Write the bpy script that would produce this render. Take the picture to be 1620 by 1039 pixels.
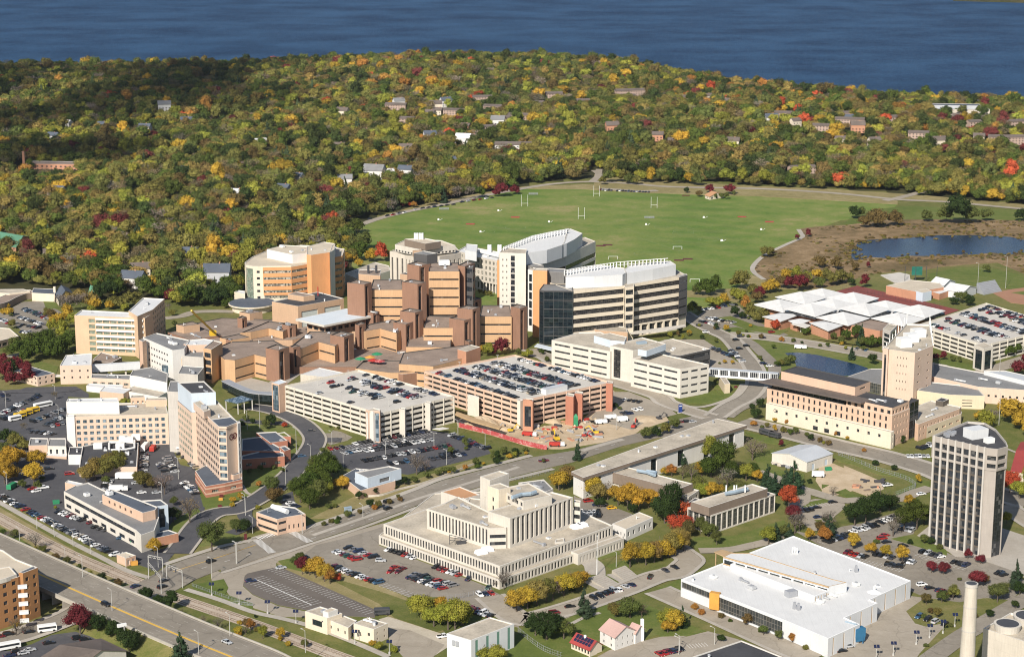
import bpy, math, random
import numpy as np
from mathutils import Vector, Matrix
random.seed(11); rng = np.random.default_rng(5)
S = bpy.context.scene; C = S.collection
for o in list(bpy.data.objects): bpy.data.objects.remove(o)
# ------------------------------------------------------------------ camera, sky, sun, exposure
HC, FPX, TH = 290.0, 3000.0, math.radians(13.1)
cam_d = bpy.data.cameras.new('camera'); cam = bpy.data.objects.new('camera', cam_d); C.objects.link(cam)
cam.location = (0, 0, HC); cam.rotation_euler = (math.pi/2 - TH, 0, 0)
cam_d.sensor_width = 36; cam_d.lens = 36*FPX/1620; cam_d.clip_start = 5; cam_d.clip_end = 40000
S.camera = cam
SUN_EL, SUN_AZ = math.radians(35), math.radians(21)   # azimuth: shadows fall this much right of straight away
wd = bpy.data.worlds.new('World'); S.world = wd; wd.use_nodes = True
nt = wd.node_tree; bg = nt.nodes['Background']; sky = nt.nodes.new('ShaderNodeTexSky')
sky.sky_type = 'NISHITA'; sky.sun_disc = False; sky.sun_elevation = SUN_EL
sky.sun_rotation = math.pi + SUN_AZ; sky.altitude = 300; sky.dust_density = 1.0
nt.links.new(sky.outputs[0], bg.inputs[0]); bg.inputs[1].default_value = 0.078
sl = bpy.data.lights.new('sun', 'SUN'); sl.energy = 5.0; sl.angle = math.radians(0.5); sl.color = (1, 0.935, 0.84)
so = bpy.data.objects.new('sun', sl); C.objects.link(so)
sdir = Vector((math.sin(SUN_AZ)*math.cos(SUN_EL), math.cos(SUN_AZ)*math.cos(SUN_EL), -math.sin(SUN_EL)))
so.rotation_euler = sdir.to_track_quat('-Z', 'Y').to_euler(); so.location = (0, 0, 600)
S.view_settings.view_transform = 'Standard'; S.view_settings.look = 'None'
S.view_settings.exposure = 0.38; S.view_settings.gamma = 1.0
S.render.engine = 'CYCLES'; S.cycles.filter_width = 1.1
# ------------------------------------------------------------------ photo coordinates -> world
CT, ST = math.cos(TH), math.sin(TH)
def P(px, py, z=0.0):
    x = px-810; y = -(py-519.5)
    d1 = FPX*CT + y*ST; d2 = -FPX*ST + y*CT
    t = (z-HC)/d2
    return (x*t, d1*t)
def proj(x, y, z=0.0):
    dz = z-HC
    f = y*CT - dz*ST; u = y*ST + dz*CT
    return (810 + FPX*x/f, 519.5 - FPX*u/f)
def sc(py):                                  # photo pixels per metre on the ground at that row
    a = TH + math.atan((py-519.5)/FPX); return FPX*math.sin(a)/HC
def hh(x, yt, yb):                           # height of a vertical edge seen from yb (ground) up to yt
    X, Y = P(x, yb); a = TH + math.atan((yt-519.5)/FPX)
    return HC - Y*math.tan(a)
ZO = {'A': (0,340,3.995), 'B': (350,340,3.995), 'C': (700,340,3.995), 'D': (1050,340,2.842), 'E': (0,560,3.995),
      'F': (350,560,3.995), 'G': (700,560,3.995), 'H': (1050,560,3.996), 'I': (1300,600,3.4625), 'J': (0,780,4.0125),
      'K': (350,780,4.0125), 'L': (700,780,4.0125), 'M': (1050,780,2.842), 'N': (0,80,2.025), 'O': (800,80,1.9756),
      'Q': (580,300,5.0625), 'R': (900,280,5.0625), 'X': (0,0,1.0)}
def Zp(k, p):
    ox, oy, s = ZO[k]; return (ox+p[0]/s, oy+p[1]/s)
def ZZ(s):
    """'J 0,10 20,30 K 5,6' -> list of photo pixels"""
    out = []; k = 'X'
    for tok in s.split():
        if ',' in tok: a, b = tok.split(','); out.append(Zp(k, (float(a), float(b))))
        else: k = tok
    return out
def PW(s, z=0.0): return [P(x, y, z) for x, y in ZZ(s)]
def area(p): return 0.5*sum(p[i][0]*p[(i+1) % len(p)][1]-p[(i+1) % len(p)][0]*p[i][1] for i in range(len(p)))
def ccw(p): return p if area(p) > 0 else p[::-1]
def inside(poly, x, y):
    c = False; n = len(poly); j = n-1
    for i in range(n):
        xi, yi = poly[i]; xj, yj = poly[j]
        if (yi > y) != (yj > y) and x < (xj-xi)*(y-yi)/(yj-yi)+xi: c = not c
        j = i
    return c
def inside_np(poly, X, Y):
    c = np.zeros(X.shape, bool); n = len(poly); j = n-1
    for i in range(n):
        xi, yi = poly[i]; xj, yj = poly[j]
        if yi != yj:
            m = ((yi > Y) != (yj > Y)) & (X < (xj-xi)*(Y-yi)/(yj-yi)+xi); c ^= m
        j = i
    return c
def para(L, F, R): return [L, F, R, (L[0]+R[0]-F[0], L[1]+R[1]-F[1])]
def sm(a, b, x):
    t = min(1, max(0, (x-a)/(b-a))); return t*t*(3-2*t)
# ------------------------------------------------------------------ terrain height
HILLS = []
for (px, py, amp, rx, ry) in [(790,128,19,420,230), (500,150,11,500,260), (120,170,12,420,260), (180,300,9,220,160),
                              (1500,205,8,330,150), (1050,200,10,300,170), (430,250,6,200,160)]:
    x, y = P(px, py); HILLS.append((x, y, amp, rx, ry))
SHORE = [P(x, y) for x, y in [(-900,104),(-100,104),(150,107),(300,108),(450,109),(600,104),(700,99),(780,97),(850,98),(900,103),(1000,119),(1150,137),
                              (1300,149),(1450,157),(1620,163),(1720,167),(2300,180)]]
SHX = np.array([p[0] for p in SHORE]); SHY = np.array([p[1] for p in SHORE])
def hgt(x, y):
    s = np.interp(x, SHX, SHY)
    e = math.exp(1)
    h = 0.0
    for (hx, hy, a, rx, ry) in HILLS: h = h + a*np.exp(-((x-hx)/rx)**2-((y-hy)/ry)**2)
    k = np.clip((y-1900)/260, 0, 1); h = h*k*k*(3-2*k)
    k2 = np.clip((s-y)/90, 0, 1); h = (h+1.0)*k2-1.0-4.0*np.clip((y-s)/40, 0, 1)
    return np.where(y < 1560, 0.0, np.where(y < 1900, np.minimum(h, 0), h)) if isinstance(h, np.ndarray) else (0.0 if y < 1560 else float(h))
# ------------------------------------------------------------------ materials
MATS = {}
def nodes(name):
    m = bpy.data.materials.new(name); m.use_nodes = True; t = m.node_tree
    b = t.nodes['Principled BSDF']; MATS[name] = m
    return m, t, b
def ramp(t, fac, stops):
    r = t.nodes.new('ShaderNodeValToRGB'); e = r.color_ramp.elements
    e[0].position, e[0].color = stops[0][0], (*stops[0][1], 1); e[1].position, e[1].color = stops[-1][0], (*stops[-1][1], 1)
    for p, c in stops[1:-1]:
        q = e.new(p); q.color = (*c, 1)
    t.links.new(fac, r.inputs[0]); return r.outputs[0]
def noise(t, scale, detail=4, rough=.55, vec=None, dim=None):
    n = t.nodes.new('ShaderNodeTexNoise'); n.inputs['Scale'].default_value = scale; n.inputs['Detail'].default_value = detail
    n.inputs['Roughness'].default_value = rough
    if vec is None:
        g = t.nodes.new('ShaderNodeNewGeometry'); vec = g.outputs['Position']
    t.links.new(vec, n.inputs['Vector']); return n.outputs['Fac']
def mixc(t, fac, a, b, mode='MIX'):
    m = t.nodes.new('ShaderNodeMix'); m.data_type = 'RGBA'; m.blend_type = mode
    for sock, v in ((m.inputs['Factor'], fac), (m.inputs['A'], a), (m.inputs['B'], b)):
        if hasattr(v, 'is_output'): t.links.new(v, sock)
        elif isinstance(v, tuple): sock.default_value = (*v, 1)
        else: sock.default_value = v
    return m.outputs['Result']
def mth(t, op, a, b=None):
    m = t.nodes.new('ShaderNodeMath'); m.operation = op
    for i, v in enumerate((a, b)):
        if v is None: continue
        if hasattr(v, 'is_output'): t.links.new(v, m.inputs[i])
        else: m.inputs[i].default_value = v
    return m.outputs[0]
def sh(c, k): return tuple(min(1, max(0, v*k)) for v in c)
def plain(name, c, rough=.85, amp=.14, scale=.25, metal=0.0, fine=2.2, spec=.3):
    """base colour with two scales of grain and blotches"""
    m, t, b = nodes(name)
    n1 = noise(t, scale, 5, .6); n2 = noise(t, fine, 3, .6)
    f = mth(t, 'ADD', mth(t, 'MULTIPLY', n1, .65), mth(t, 'MULTIPLY', n2, .35))
    col = ramp(t, f, [(.32, sh(c, 1-amp*1.6)), (.5, c), (.68, sh(c, 1+amp*1.3))])
    t.links.new(col, b.inputs['Base Color']); b.inputs['Roughness'].default_value = rough
    b.inputs['Metallic'].default_value = metal; b.inputs['Specular IOR Level'].default_value = spec
    return m
def uvsplit(t):
    u = t.nodes.new('ShaderNodeUVMap'); s = t.nodes.new('ShaderNodeSeparateXYZ'); t.links.new(u.outputs[0], s.inputs[0])
    return s.outputs[0], s.outputs[1]
def panel(name, c, pw=1.6, ph=1.3, line=.72, amp=.1, rough=.85, lw=.05, tone=.07, spec=.3):
    """wall of panels or blocks: joints every pw x ph metres (UV in metres) and a small change of tone from panel to panel, streaks"""
    m, t, b = nodes(name); u, v = uvsplit(t)
    fu = mth(t, 'FRACT', mth(t, 'DIVIDE', u, pw)); fv = mth(t, 'FRACT', mth(t, 'DIVIDE', v, ph))
    ju = mth(t, 'LESS_THAN', fu, lw/pw*1.6); jv = mth(t, 'LESS_THAN', fv, lw/ph*1.6); j = mth(t, 'MAXIMUM', ju, jv)
    cu = mth(t, 'FLOOR', mth(t, 'DIVIDE', u, pw)); cv = mth(t, 'FLOOR', mth(t, 'DIVIDE', v, ph))
    cx = t.nodes.new('ShaderNodeCombineXYZ'); t.links.new(cu, cx.inputs[0]); t.links.new(cv, cx.inputs[1])
    w = t.nodes.new('ShaderNodeTexWhiteNoise'); w.noise_dimensions = '2D'; t.links.new(cx.outputs[0], w.inputs['Vector'])
    n1 = noise(t, .12, 4); 
    st = t.nodes.new('ShaderNodeCombineXYZ'); t.links.new(mth(t, 'MULTIPLY', u, 1.4), st.inputs[0]); t.links.new(mth(t, 'MULTIPLY', v, .12), st.inputs[1])
    n2 = noise(t, 1.0, 4, .6, st.outputs[0])
    f = mth(t, 'ADD', mth(t, 'MULTIPLY', n1, .5), mth(t, 'MULTIPLY', n2, .5))
    col = ramp(t, f, [(.3, sh(c, 1-amp*1.9)), (.5, c), (.7, sh(c, 1+amp*1.2))])
    col = mixc(t, mth(t, 'MULTIPLY', w.outputs['Value'], tone*2), col, sh(c, .72))
    col = mixc(t, mth(t, 'MULTIPLY', j, .75), col, sh(c, line))
    t.links.new(col, b.inputs['Base Color']); b.inputs['Roughness'].default_value = rough; b.inputs['Specular IOR Level'].default_value = spec
    return m
def glass(name, dark=(.018,.024,.03), blind=(.30,.28,.24), p=.22, pw=1.5, ph=2.2, frame=(.10,.10,.10), rough=.12, lw=.1):
    """window glass: panes, thin frames, some blinds pulled"""
    m, t, b = nodes(name); u, v = uvsplit(t)
    cu = mth(t, 'FLOOR', mth(t, 'DIVIDE', u, pw)); cv = mth(t, 'FLOOR', mth(t, 'DIVIDE', v, ph))
    cx = t.nodes.new('ShaderNodeCombineXYZ'); t.links.new(cu, cx.inputs[0]); t.links.new(cv, cx.inputs[1])
    w = t.nodes.new('ShaderNodeTexWhiteNoise'); w.noise_dimensions = '2D'; t.links.new(cx.outputs[0], w.inputs['Vector'])
    f = ramp(t, w.outputs['Value'], [(0, dark), (1-p-.02, sh(dark, 1.9)), (1-p, blind), (1, sh(blind, .6))])
    fu = mth(t, 'FRACT', mth(t, 'DIVIDE', u, pw)); fv = mth(t, 'FRACT', mth(t, 'DIVIDE', v, ph))
    j = mth(t, 'MAXIMUM', mth(t, 'LESS_THAN', fu, lw/pw), mth(t, 'LESS_THAN', fv, lw/ph))
    col = mixc(t, j, f, frame)
    t.links.new(col, b.inputs['Base Color']); b.inputs['Roughness'].default_value = rough
    b.inputs['Specular IOR Level'].default_value = .6
    return m
def ground_mat(name, stops, s1=.012, s2=.15, rough=.95, fine=1.2, stripes=None, cracks=0):
    m, t, b = nodes(name)
    n1 = noise(t, s1, 6, .62); n2 = noise(t, s2, 4, .6); n3 = noise(t, fine, 3, .6)
    f = mth(t, 'ADD', mth(t, 'ADD', mth(t, 'MULTIPLY', n1, .5), mth(t, 'MULTIPLY', n2, .3)), mth(t, 'MULTIPLY', n3, .2))
    col = ramp(t, f, stops)
    if stripes:
        ang, per, k = stripes
        g = t.nodes.new('ShaderNodeNewGeometry'); s = t.nodes.new('ShaderNodeSeparateXYZ'); t.links.new(g.outputs['Position'], s.inputs[0])
        q = mth(t, 'ADD', mth(t, 'MULTIPLY', s.outputs[0], math.cos(ang)/per), mth(t, 'MULTIPLY', s.outputs[1], math.sin(ang)/per))
        q = mth(t, 'SINE', q); q = mth(t, 'MULTIPLY', mth(t, 'ADD', q, 1.0), .5*k)
        col = mixc(t, q, col, stops[-1][1])
    if cracks:
        g = t.nodes.new('ShaderNodeNewGeometry'); nz = t.nodes.new('ShaderNodeTexNoise'); nz.inputs['Scale'].default_value = .2; t.links.new(g.outputs['Position'], nz.inputs['Vector'])
        ad = t.nodes.new('ShaderNodeVectorMath'); ad.operation = 'MULTIPLY_ADD'; t.links.new(nz.outputs['Color'], ad.inputs[0]); ad.inputs[1].default_value = (6, 6, 0); t.links.new(g.outputs['Position'], ad.inputs[2])
        for sc_, fe, w_, k_ in ((.07, 'DISTANCE_TO_EDGE', .018, .3), (.028, 'F1', 0, .45)):
            v = t.nodes.new('ShaderNodeTexVoronoi'); v.feature = fe; v.inputs['Scale'].default_value = sc_; v.voronoi_dimensions = '2D'; t.links.new(ad.outputs[0], v.inputs['Vector'])
            if w_: col = mixc(t, mth(t, 'MULTIPLY', mth(t, 'LESS_THAN', v.outputs['Distance'], w_), k_*cracks), col, sh(stops[0][1], .45))
            else: col = mixc(t, mth(t, 'MULTIPLY', v.outputs['Color'], k_), col, stops[0][1])
    t.links.new(col, b.inputs['Base Color']); b.inputs['Roughness'].default_value = rough; b.inputs['Specular IOR Level'].default_value = .15
    return m
ground_mat('grass', [(.3,(.060,.075,.020)),(.45,(.105,.120,.030)),(.57,(.17,.155,.055)),(.68,(.25,.20,.095))])
ground_mat('lawn', [(.3,(.060,.085,.018)),(.48,(.105,.135,.030)),(.66,(.19,.18,.065))])
ground_mat('field', [(.34,(.070,.122,.022)),(.45,(.104,.168,.030)),(.54,(.160,.200,.048)),(.62,(.27,.235,.10))], s1=.009, s2=.05, stripes=(1.15,5.0,.16), fine=.35)
ground_mat('dry', [(.3,(.12,.115,.04)),(.5,(.24,.20,.09)),(.68,(.38,.31,.18))])
ground_mat('marsh', [(.34,(.05,.05,.018)),(.44,(.13,.095,.045)),(.54,(.22,.15,.08)),(.66,(.36,.26,.15))], s1=.018, s2=.09, fine=.5)
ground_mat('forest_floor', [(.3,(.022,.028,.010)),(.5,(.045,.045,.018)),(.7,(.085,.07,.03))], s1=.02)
ground_mat('dirt', [(.3,(.30,.22,.13)),(.5,(.46,.36,.24)),(.7,(.60,.49,.36))], s1=.04, s2=.2)
ground_mat('gravel', [(.3,(.33,.29,.22)),(.5,(.44,.39,.31)),(.7,(.54,.49,.40))], s1=.04, s2=.3)
ground_mat('ballast', [(.3,(.28,.22,.17)),(.5,(.40,.33,.26)),(.7,(.50,.43,.35))], s1=.05, s2=.5)
ground_mat('asphalt_dark', [(.3,(.060,.060,.066)),(.5,(.088,.087,.093)),(.68,(.135,.130,.130))], s1=.03, s2=.2, cracks=.5)
ground_mat('asphalt', [(.28,(.175,.152,.122)),(.5,(.25,.222,.182)),(.70,(.34,.305,.255))], s1=.03, s2=.22, cracks=1)
ground_mat('asphalt_brown', [(.3,(.105,.090,.078)),(.5,(.135,.117,.102)),(.7,(.165,.147,.130))], s1=.03, s2=.2)
ground_mat('asphalt_pale', [(.28,(.25,.215,.168)),(.5,(.34,.298,.24)),(.70,(.43,.38,.315))], s1=.03, s2=.22, cracks=.8)
ground_mat('concrete', [(.3,(.31,.275,.23)),(.5,(.38,.345,.295)),(.7,(.47,.43,.375))], s1=.03, s2=.3)
ground_mat('infield', [(.3,(.27,.14,.085)),(.7,(.36,.20,.13))]); ground_mat('court_red', [(.3,(.22,.05,.045)),(.5,(.20,.06,.052)),(.7,(.24,.08,.068))])
ground_mat('court_green', [(.3,(.05,.12,.07)),(.7,(.07,.16,.09))])
plain('fold_roof', (.54,.54,.53), .8, .08); plain('line_paint', (.20,.26,.13), .9, .15); plain('blue_sign', (.02,.05,.22), .5, .05)
plain('paint_white', (.72,.71,.68), .7, .06); plain('paint_yellow', (.62,.38,.07), .7, .06)
ground_mat('red_mat', [(.35,(.34,.05,.05)),(.50,(.40,.08,.08)),(.60,(.55,.3,.28)),(.7,(.6,.5,.45))], s1=.3, s2=.9)
def water(name, a, b_, rough, scale, bump, spec=.5):
    m, t, b = nodes(name)
    n1 = noise(t, scale*.045, 5, .6); n3 = noise(t, scale*2, 6, .7)
    mp = t.nodes.new('ShaderNodeMapping'); g = t.nodes.new('ShaderNodeNewGeometry'); t.links.new(g.outputs['Position'], mp.inputs[0])
    mp.inputs['Scale'].default_value = (1.6, .55, 1)
    n2 = noise(t, scale*2.2, 8, .74, mp.outputs[0])
    f = mth(t, 'ADD', mth(t, 'MULTIPLY', n1, .4), mth(t, 'MULTIPLY', n2, .6))
    col = ramp(t, f, [(.41, a), (.58, b_)]); t.links.new(col, b.inputs['Base Color'])
    b.inputs['Roughness'].default_value = rough; b.inputs['Specular IOR Level'].default_value = spec
    bp = t.nodes.new('ShaderNodeBump'); bp.inputs['Strength'].default_value = bump; bp.inputs['Distance'].default_value = 2.0
    t.links.new(n2, bp.inputs['Height']); t.links.new(bp.outputs[0], b.inputs['Normal'])
water('lake', (.004,.022,.064), (.030,.084,.172), .6, .12, 1.0, .06)
water('pond', (.003,.012,.034), (.010,.034,.09), .2, .3, .2, .3)
# walls
panel('orange_panel', (.52,.33,.185), 1.5, 4.4, .8, .08)
panel('tan_panel', (.46,.31,.20), 1.5, 4.4, .8, .08)
panel('brown_brick', (.265,.150,.100), 1.2, .8, .85, .1)
panel('orange_brick', (.60,.30,.135), 1.2, .8, .9, .07)
panel('pink_brick', (.60,.455,.355), 1.2, .8, .92, .07)
panel('salmon', (.58,.40,.29), 2.0, 1.0, .9, .07)
panel('slab_tan', (.58,.41,.27), 1.2, .8, .92, .07)
panel('flat_brick', (.42,.31,.25), 1.2, .8, .85, .1)
panel('red_brick', (.40,.17,.11), 1.2, .8, .85, .1)
panel('rust_brick', (.46,.235,.145), 1.0, .6, .9, .1)
panel('cream', (.64,.56,.44), 1.6, 1.0, .9, .07)
panel('cream_light', (.60,.56,.49), 2.4, 1.6, .86, .07)
panel('yellow_stone', (.62,.52,.37), 1.6, 1.0, .9, .06)
panel('white_wall', (.64,.62,.585), 1.8, 3.6, .88, .05)
panel('white_metal', (.62,.63,.635), .6, 8., .84, .04, .5)
panel('blue_white', (.52,.59,.66), 1.0, 5., .88, .05, .5)
panel('concrete_wall', (.52,.47,.40), 2.4, 3.6, .8, .1)
panel('pale_concrete', (.55,.51,.445), 2.4, 3.6, .86, .09)
panel('deck_white', (.61,.565,.48), 6., 3.2, .84, .07)
panel('deck_pink', (.60,.43,.32), 6., 3.2, .84, .08)
panel('tower_concrete', (.34,.305,.27), 2.4, 3.6, .85, .09)
panel('grey_concrete', (.46,.43,.39), 3., 4., .82, .09)
panel('grey_panel', (.16,.155,.15), 1.6, .9, .7, .1, .6)
panel('dark_panel', (.085,.082,.082), 1.6, 1., .7, .1, .5)
panel('grey_green', (.50,.54,.50), 1.2, 5., .86, .06)
panel('bronze', (.10,.085,.07), 1.2, 3., .8, .06, .5)
panel('brown_wall', (.20,.155,.12), 2., 1., .85, .1)
panel('apartment_orange', (.36,.18,.075), 1., .6, .86, .08)
# roofs
for n, c, a in [('roof_gravel', (.42,.37,.295), .24), ('roof_brown', (.26,.20,.16), .2), ('roof_dark', (.055,.055,.060), .16),
                ('roof_grey', (.20,.20,.20), .14), ('roof_tan', (.52,.45,.35), .1), ('roof_slate', (.085,.10,.125), .12), ('roof_metal', (.46,.48,.50), .06),
                ('roof_pink', (.47,.31,.27), .08), ('roof_green', (.10,.24,.15), .1), ('roof_orange', (.46,.25,.13), .1), ('roof_shingle', (.13,.105,.09), .15),
                ('roof_silver', (.55,.60,.64), .07), ('roof_red', (.30,.05,.045), .1), ('deck_floor', (.50,.47,.42), .09)]:
    plain(n, c, .9 if 'metal' not in n else .5, a, .09, fine=1.0)
panel('roof_white', (.62,.62,.61), 3.2, 14., .9, .05, .7, .09, .04); plain('coping', (.60,.57,.52), .8, .05); plain('coping_dark', (.07,.065,.06), .8, .05)
plain('metal_grey', (.30,.31,.33), .5, .08); plain('metal_blue', (.27,.34,.40), .5, .08); plain('metal_white', (.72,.72,.70), .5, .05)
plain('metal_dark', (.06,.06,.065), .5, .08); plain('blue_paint', (.03,.13,.24), .5, .1); plain('cloud_vapour', (.8,.8,.8), 1, .02); plain('orange_paint', (.55,.28,.06), .5, .1)
plain('yellow_paint', (.62,.40,.03), .5, .1); plain('red_paint', (.40,.04,.03), .5, .1); plain('wood', (.42,.29,.16), .8, .12)
plain('trunk', (.10,.080,.062), .9, .2); plain('rubber', (.02,.02,.02), .8, .1); plain('white_paint', (.78,.78,.77), .6, .04)
plain('pole_grey', (.42,.41,.38), .6, .05); plain('sign_dark', (.10,.02,.02), .6, .05); plain('green_paint', (.03,.22,.10), .6, .05)
plain('solar', (.015,.02,.05), .2, .1); plain('tie_wood', (.20,.155,.115), .9, .2); plain('parapet', (.36,.335,.29), .8, .1); plain('old_paint', (.40,.375,.33), .8, .1); plain('net_green', (.015,.12,.09), .8, .15)
plain('stripe_green', (.13,.24,.19), .6, .06); plain('plaster_grey', (.42,.43,.44), .8, .06)
glass('glass', p=.15); glass('glass_blue', (.03,.05,.065), (.22,.28,.32), .3, 1.4, 2.5, (.25,.27,.28))
glass('glass_green', (.10,.13,.10), (.26,.28,.22), .35, 1.5, 1.2, (.30,.31,.26)); glass('glass_dark', (.013,.016,.02), (.10,.10,.10), .12, 1.5, 2.0, (.05,.05,.05))
glass('glass_curtain', (.006,.010,.013), (.018,.028,.032), .3, 3.0, 2.2, (.05,.06,.06), .06); glass('glass_cream', (.05,.055,.05), (.40,.38,.32), .3, 1.0, 1.2, (.45,.42,.35))
glass('glass_mullion', (.03,.033,.033), (.08,.08,.07), .2, 1.5, 2.2, (.20,.185,.16), .15, .14)
glass('glass_band', (.014,.014,.016), (.075,.07,.065), .2, 1.4, 1.1, (.075,.07,.065), .15, .16)

m = bpy.data.materials.new('haze'); m.use_nodes = True; t = m.node_tree; t.nodes.remove(t.nodes['Principled BSDF']); v = t.nodes.new('ShaderNodeVolumePrincipled')
v.inputs['Color'].default_value = (.80, .88, 1, 1); v.inputs['Density'].default_value = .000016; v.inputs['Anisotropy'].default_value = .2; t.links.new(v.outputs[0], t.nodes['Material Output'].inputs['Volume']); MATS['haze'] = m
# ------------------------------------------------------------------ mesh helpers
class MB:
    def __init__(s): s.v = []; s.f = []; s.uv = []; s.m = []
    def face(s, pts, uv=None, m=0):
        n = len(s.v); s.v += pts; s.f.append(tuple(range(n, n+len(pts)))); s.m.append(m)
        if uv is None:
            a = Vector(pts[1])-Vector(pts[0]); nrm = None
            for i in range(2, len(pts)):
                nrm = a.cross(Vector(pts[i])-Vector(pts[0]))
                if nrm.length > 1e-9: break
            if nrm is None or nrm.length < 1e-9: uv = [(0, 0)]*len(pts)
            elif abs(nrm.normalized().z) > .7: uv = [(p[0], p[1]) for p in pts]
            else:
                t = Vector((-nrm.y, nrm.x, 0)).normalized(); uv = [(p[0]*t.x+p[1]*t.y, p[2]) for p in pts]
        s.uv += uv
    def box(s, cx, cy, z0, z1, lx, ly, rot=0, m=0, top=1.0):
        c, q = math.cos(rot), math.sin(rot)
        def w(a, b, z, k=1): return (cx+c*a*k-q*b*k, cy+q*a*k+c*b*k, z)
        b = [(-lx/2,-ly/2),(lx/2,-ly/2),(lx/2,ly/2),(-lx/2,ly/2)]
        lo = [w(*p, z0) for p in b]; hi = [w(*p, z1, top) for p in b]
        for i in range(4): s.face([lo[i], lo[(i+1) % 4], hi[(i+1) % 4], hi[i]], m=m)
        s.face(hi, m=m); s.face(lo[::-1], m=m)
    def prism(s, poly, z0, z1, m=0, mt=None, bottom=True):
        poly = ccw(poly); n = len(poly)
        for i in range(n):
            a, b = poly[i], poly[(i+1) % n]; s.face([(*a, z0), (*b, z0), (*b, z1), (*a, z1)], m=m)
        s.face([(*p, z1) for p in poly], m=m if mt is None else mt)
        if bottom: s.face([(*p, z0) for p in poly[::-1]], m=m)
    def cyl(s, x, y, z0, z1, r0, r1=None, n=10, m=0, cap=True):
        r1 = r0 if r1 is None else r1
        a = [(x+r0*math.cos(2*math.pi*i/n), y+r0*math.sin(2*math.pi*i/n), z0) for i in range(n)]
        b = [(x+r1*math.cos(2*math.pi*i/n), y+r1*math.sin(2*math.pi*i/n), z1) for i in range(n)]
        for i in range(n): s.face([a[i], a[(i+1) % n], b[(i+1) % n], b[i]], m=m)
        if cap: s.face(b, m=m); s.face(a[::-1], m=m)
    def bar(s, p, q, r, m=0, n=5):
        p = Vector(p); q = Vector(q); d = (q-p); 
        if d.length < 1e-6: return
        d.normalize(); u = d.orthogonal().normalized(); w = d.cross(u)
        A = [tuple(p+u*r*math.cos(2*math.pi*i/n)+w*r*math.sin(2*math.pi*i/n)) for i in range(n)]
        B = [tuple(q+u*r*math.cos(2*math.pi*i/n)+w*r*math.sin(2*math.pi*i/n)) for i in range(n)]
        for i in range(n): s.face([A[i], A[(i+1) % n], B[(i+1) % n], B[i]], m=m)
        s.face(B, m=m); s.face(A[::-1], m=m)
    def build(s, name, mats, parent=None, smooth=False, org=(0,0,0)):
        if not s.f: return None
        me = bpy.data.meshes.new(name); o = Vector(org)
        if parent is not None: o = Vector(parent.location)
        vs = [(v[0]-o.x, v[1]-o.y, v[2]-o.z) for v in s.v]
        me.from_pydata(vs, [], s.f)
        if not isinstance(mats, (list, tuple)): mats = [mats]
        for k in mats: me.materials.append(MATS[k] if isinstance(k, str) else k)
        me.polygons.foreach_set('material_index', s.m)
        ul = me.uv_layers.new(name='UVMap'); ul.data.foreach_set('uv', [c for p in s.uv for c in p])
        if smooth: me.polygons.foreach_set('use_smooth', [True]*len(s.f))
        me.update()
        ob = bpy.data.objects.new(name, me); C.objects.link(ob)
        if parent is not None: ob.parent = parent
        else: ob.location = o
        return ob
def tag(o, label=None, cat=None, group=None, kind=None):
    if label: o['label'] = label
    if cat: o['category'] = cat
    if group: o['group'] = group
    if kind: o['kind'] = kind
    return o
def empty(name, x, y, z=0, rz=0):
    o = bpy.data.objects.new(name, None); o.empty_display_size = 1; C.objects.link(o); o.location = (x, y, z); o.rotation_euler = (0, 0, rz); return o
def struct(name, mb, mats, label=None):
    return tag(mb.build(name, mats), kind='structure', label=label)
LANDMARKS = []
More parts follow.
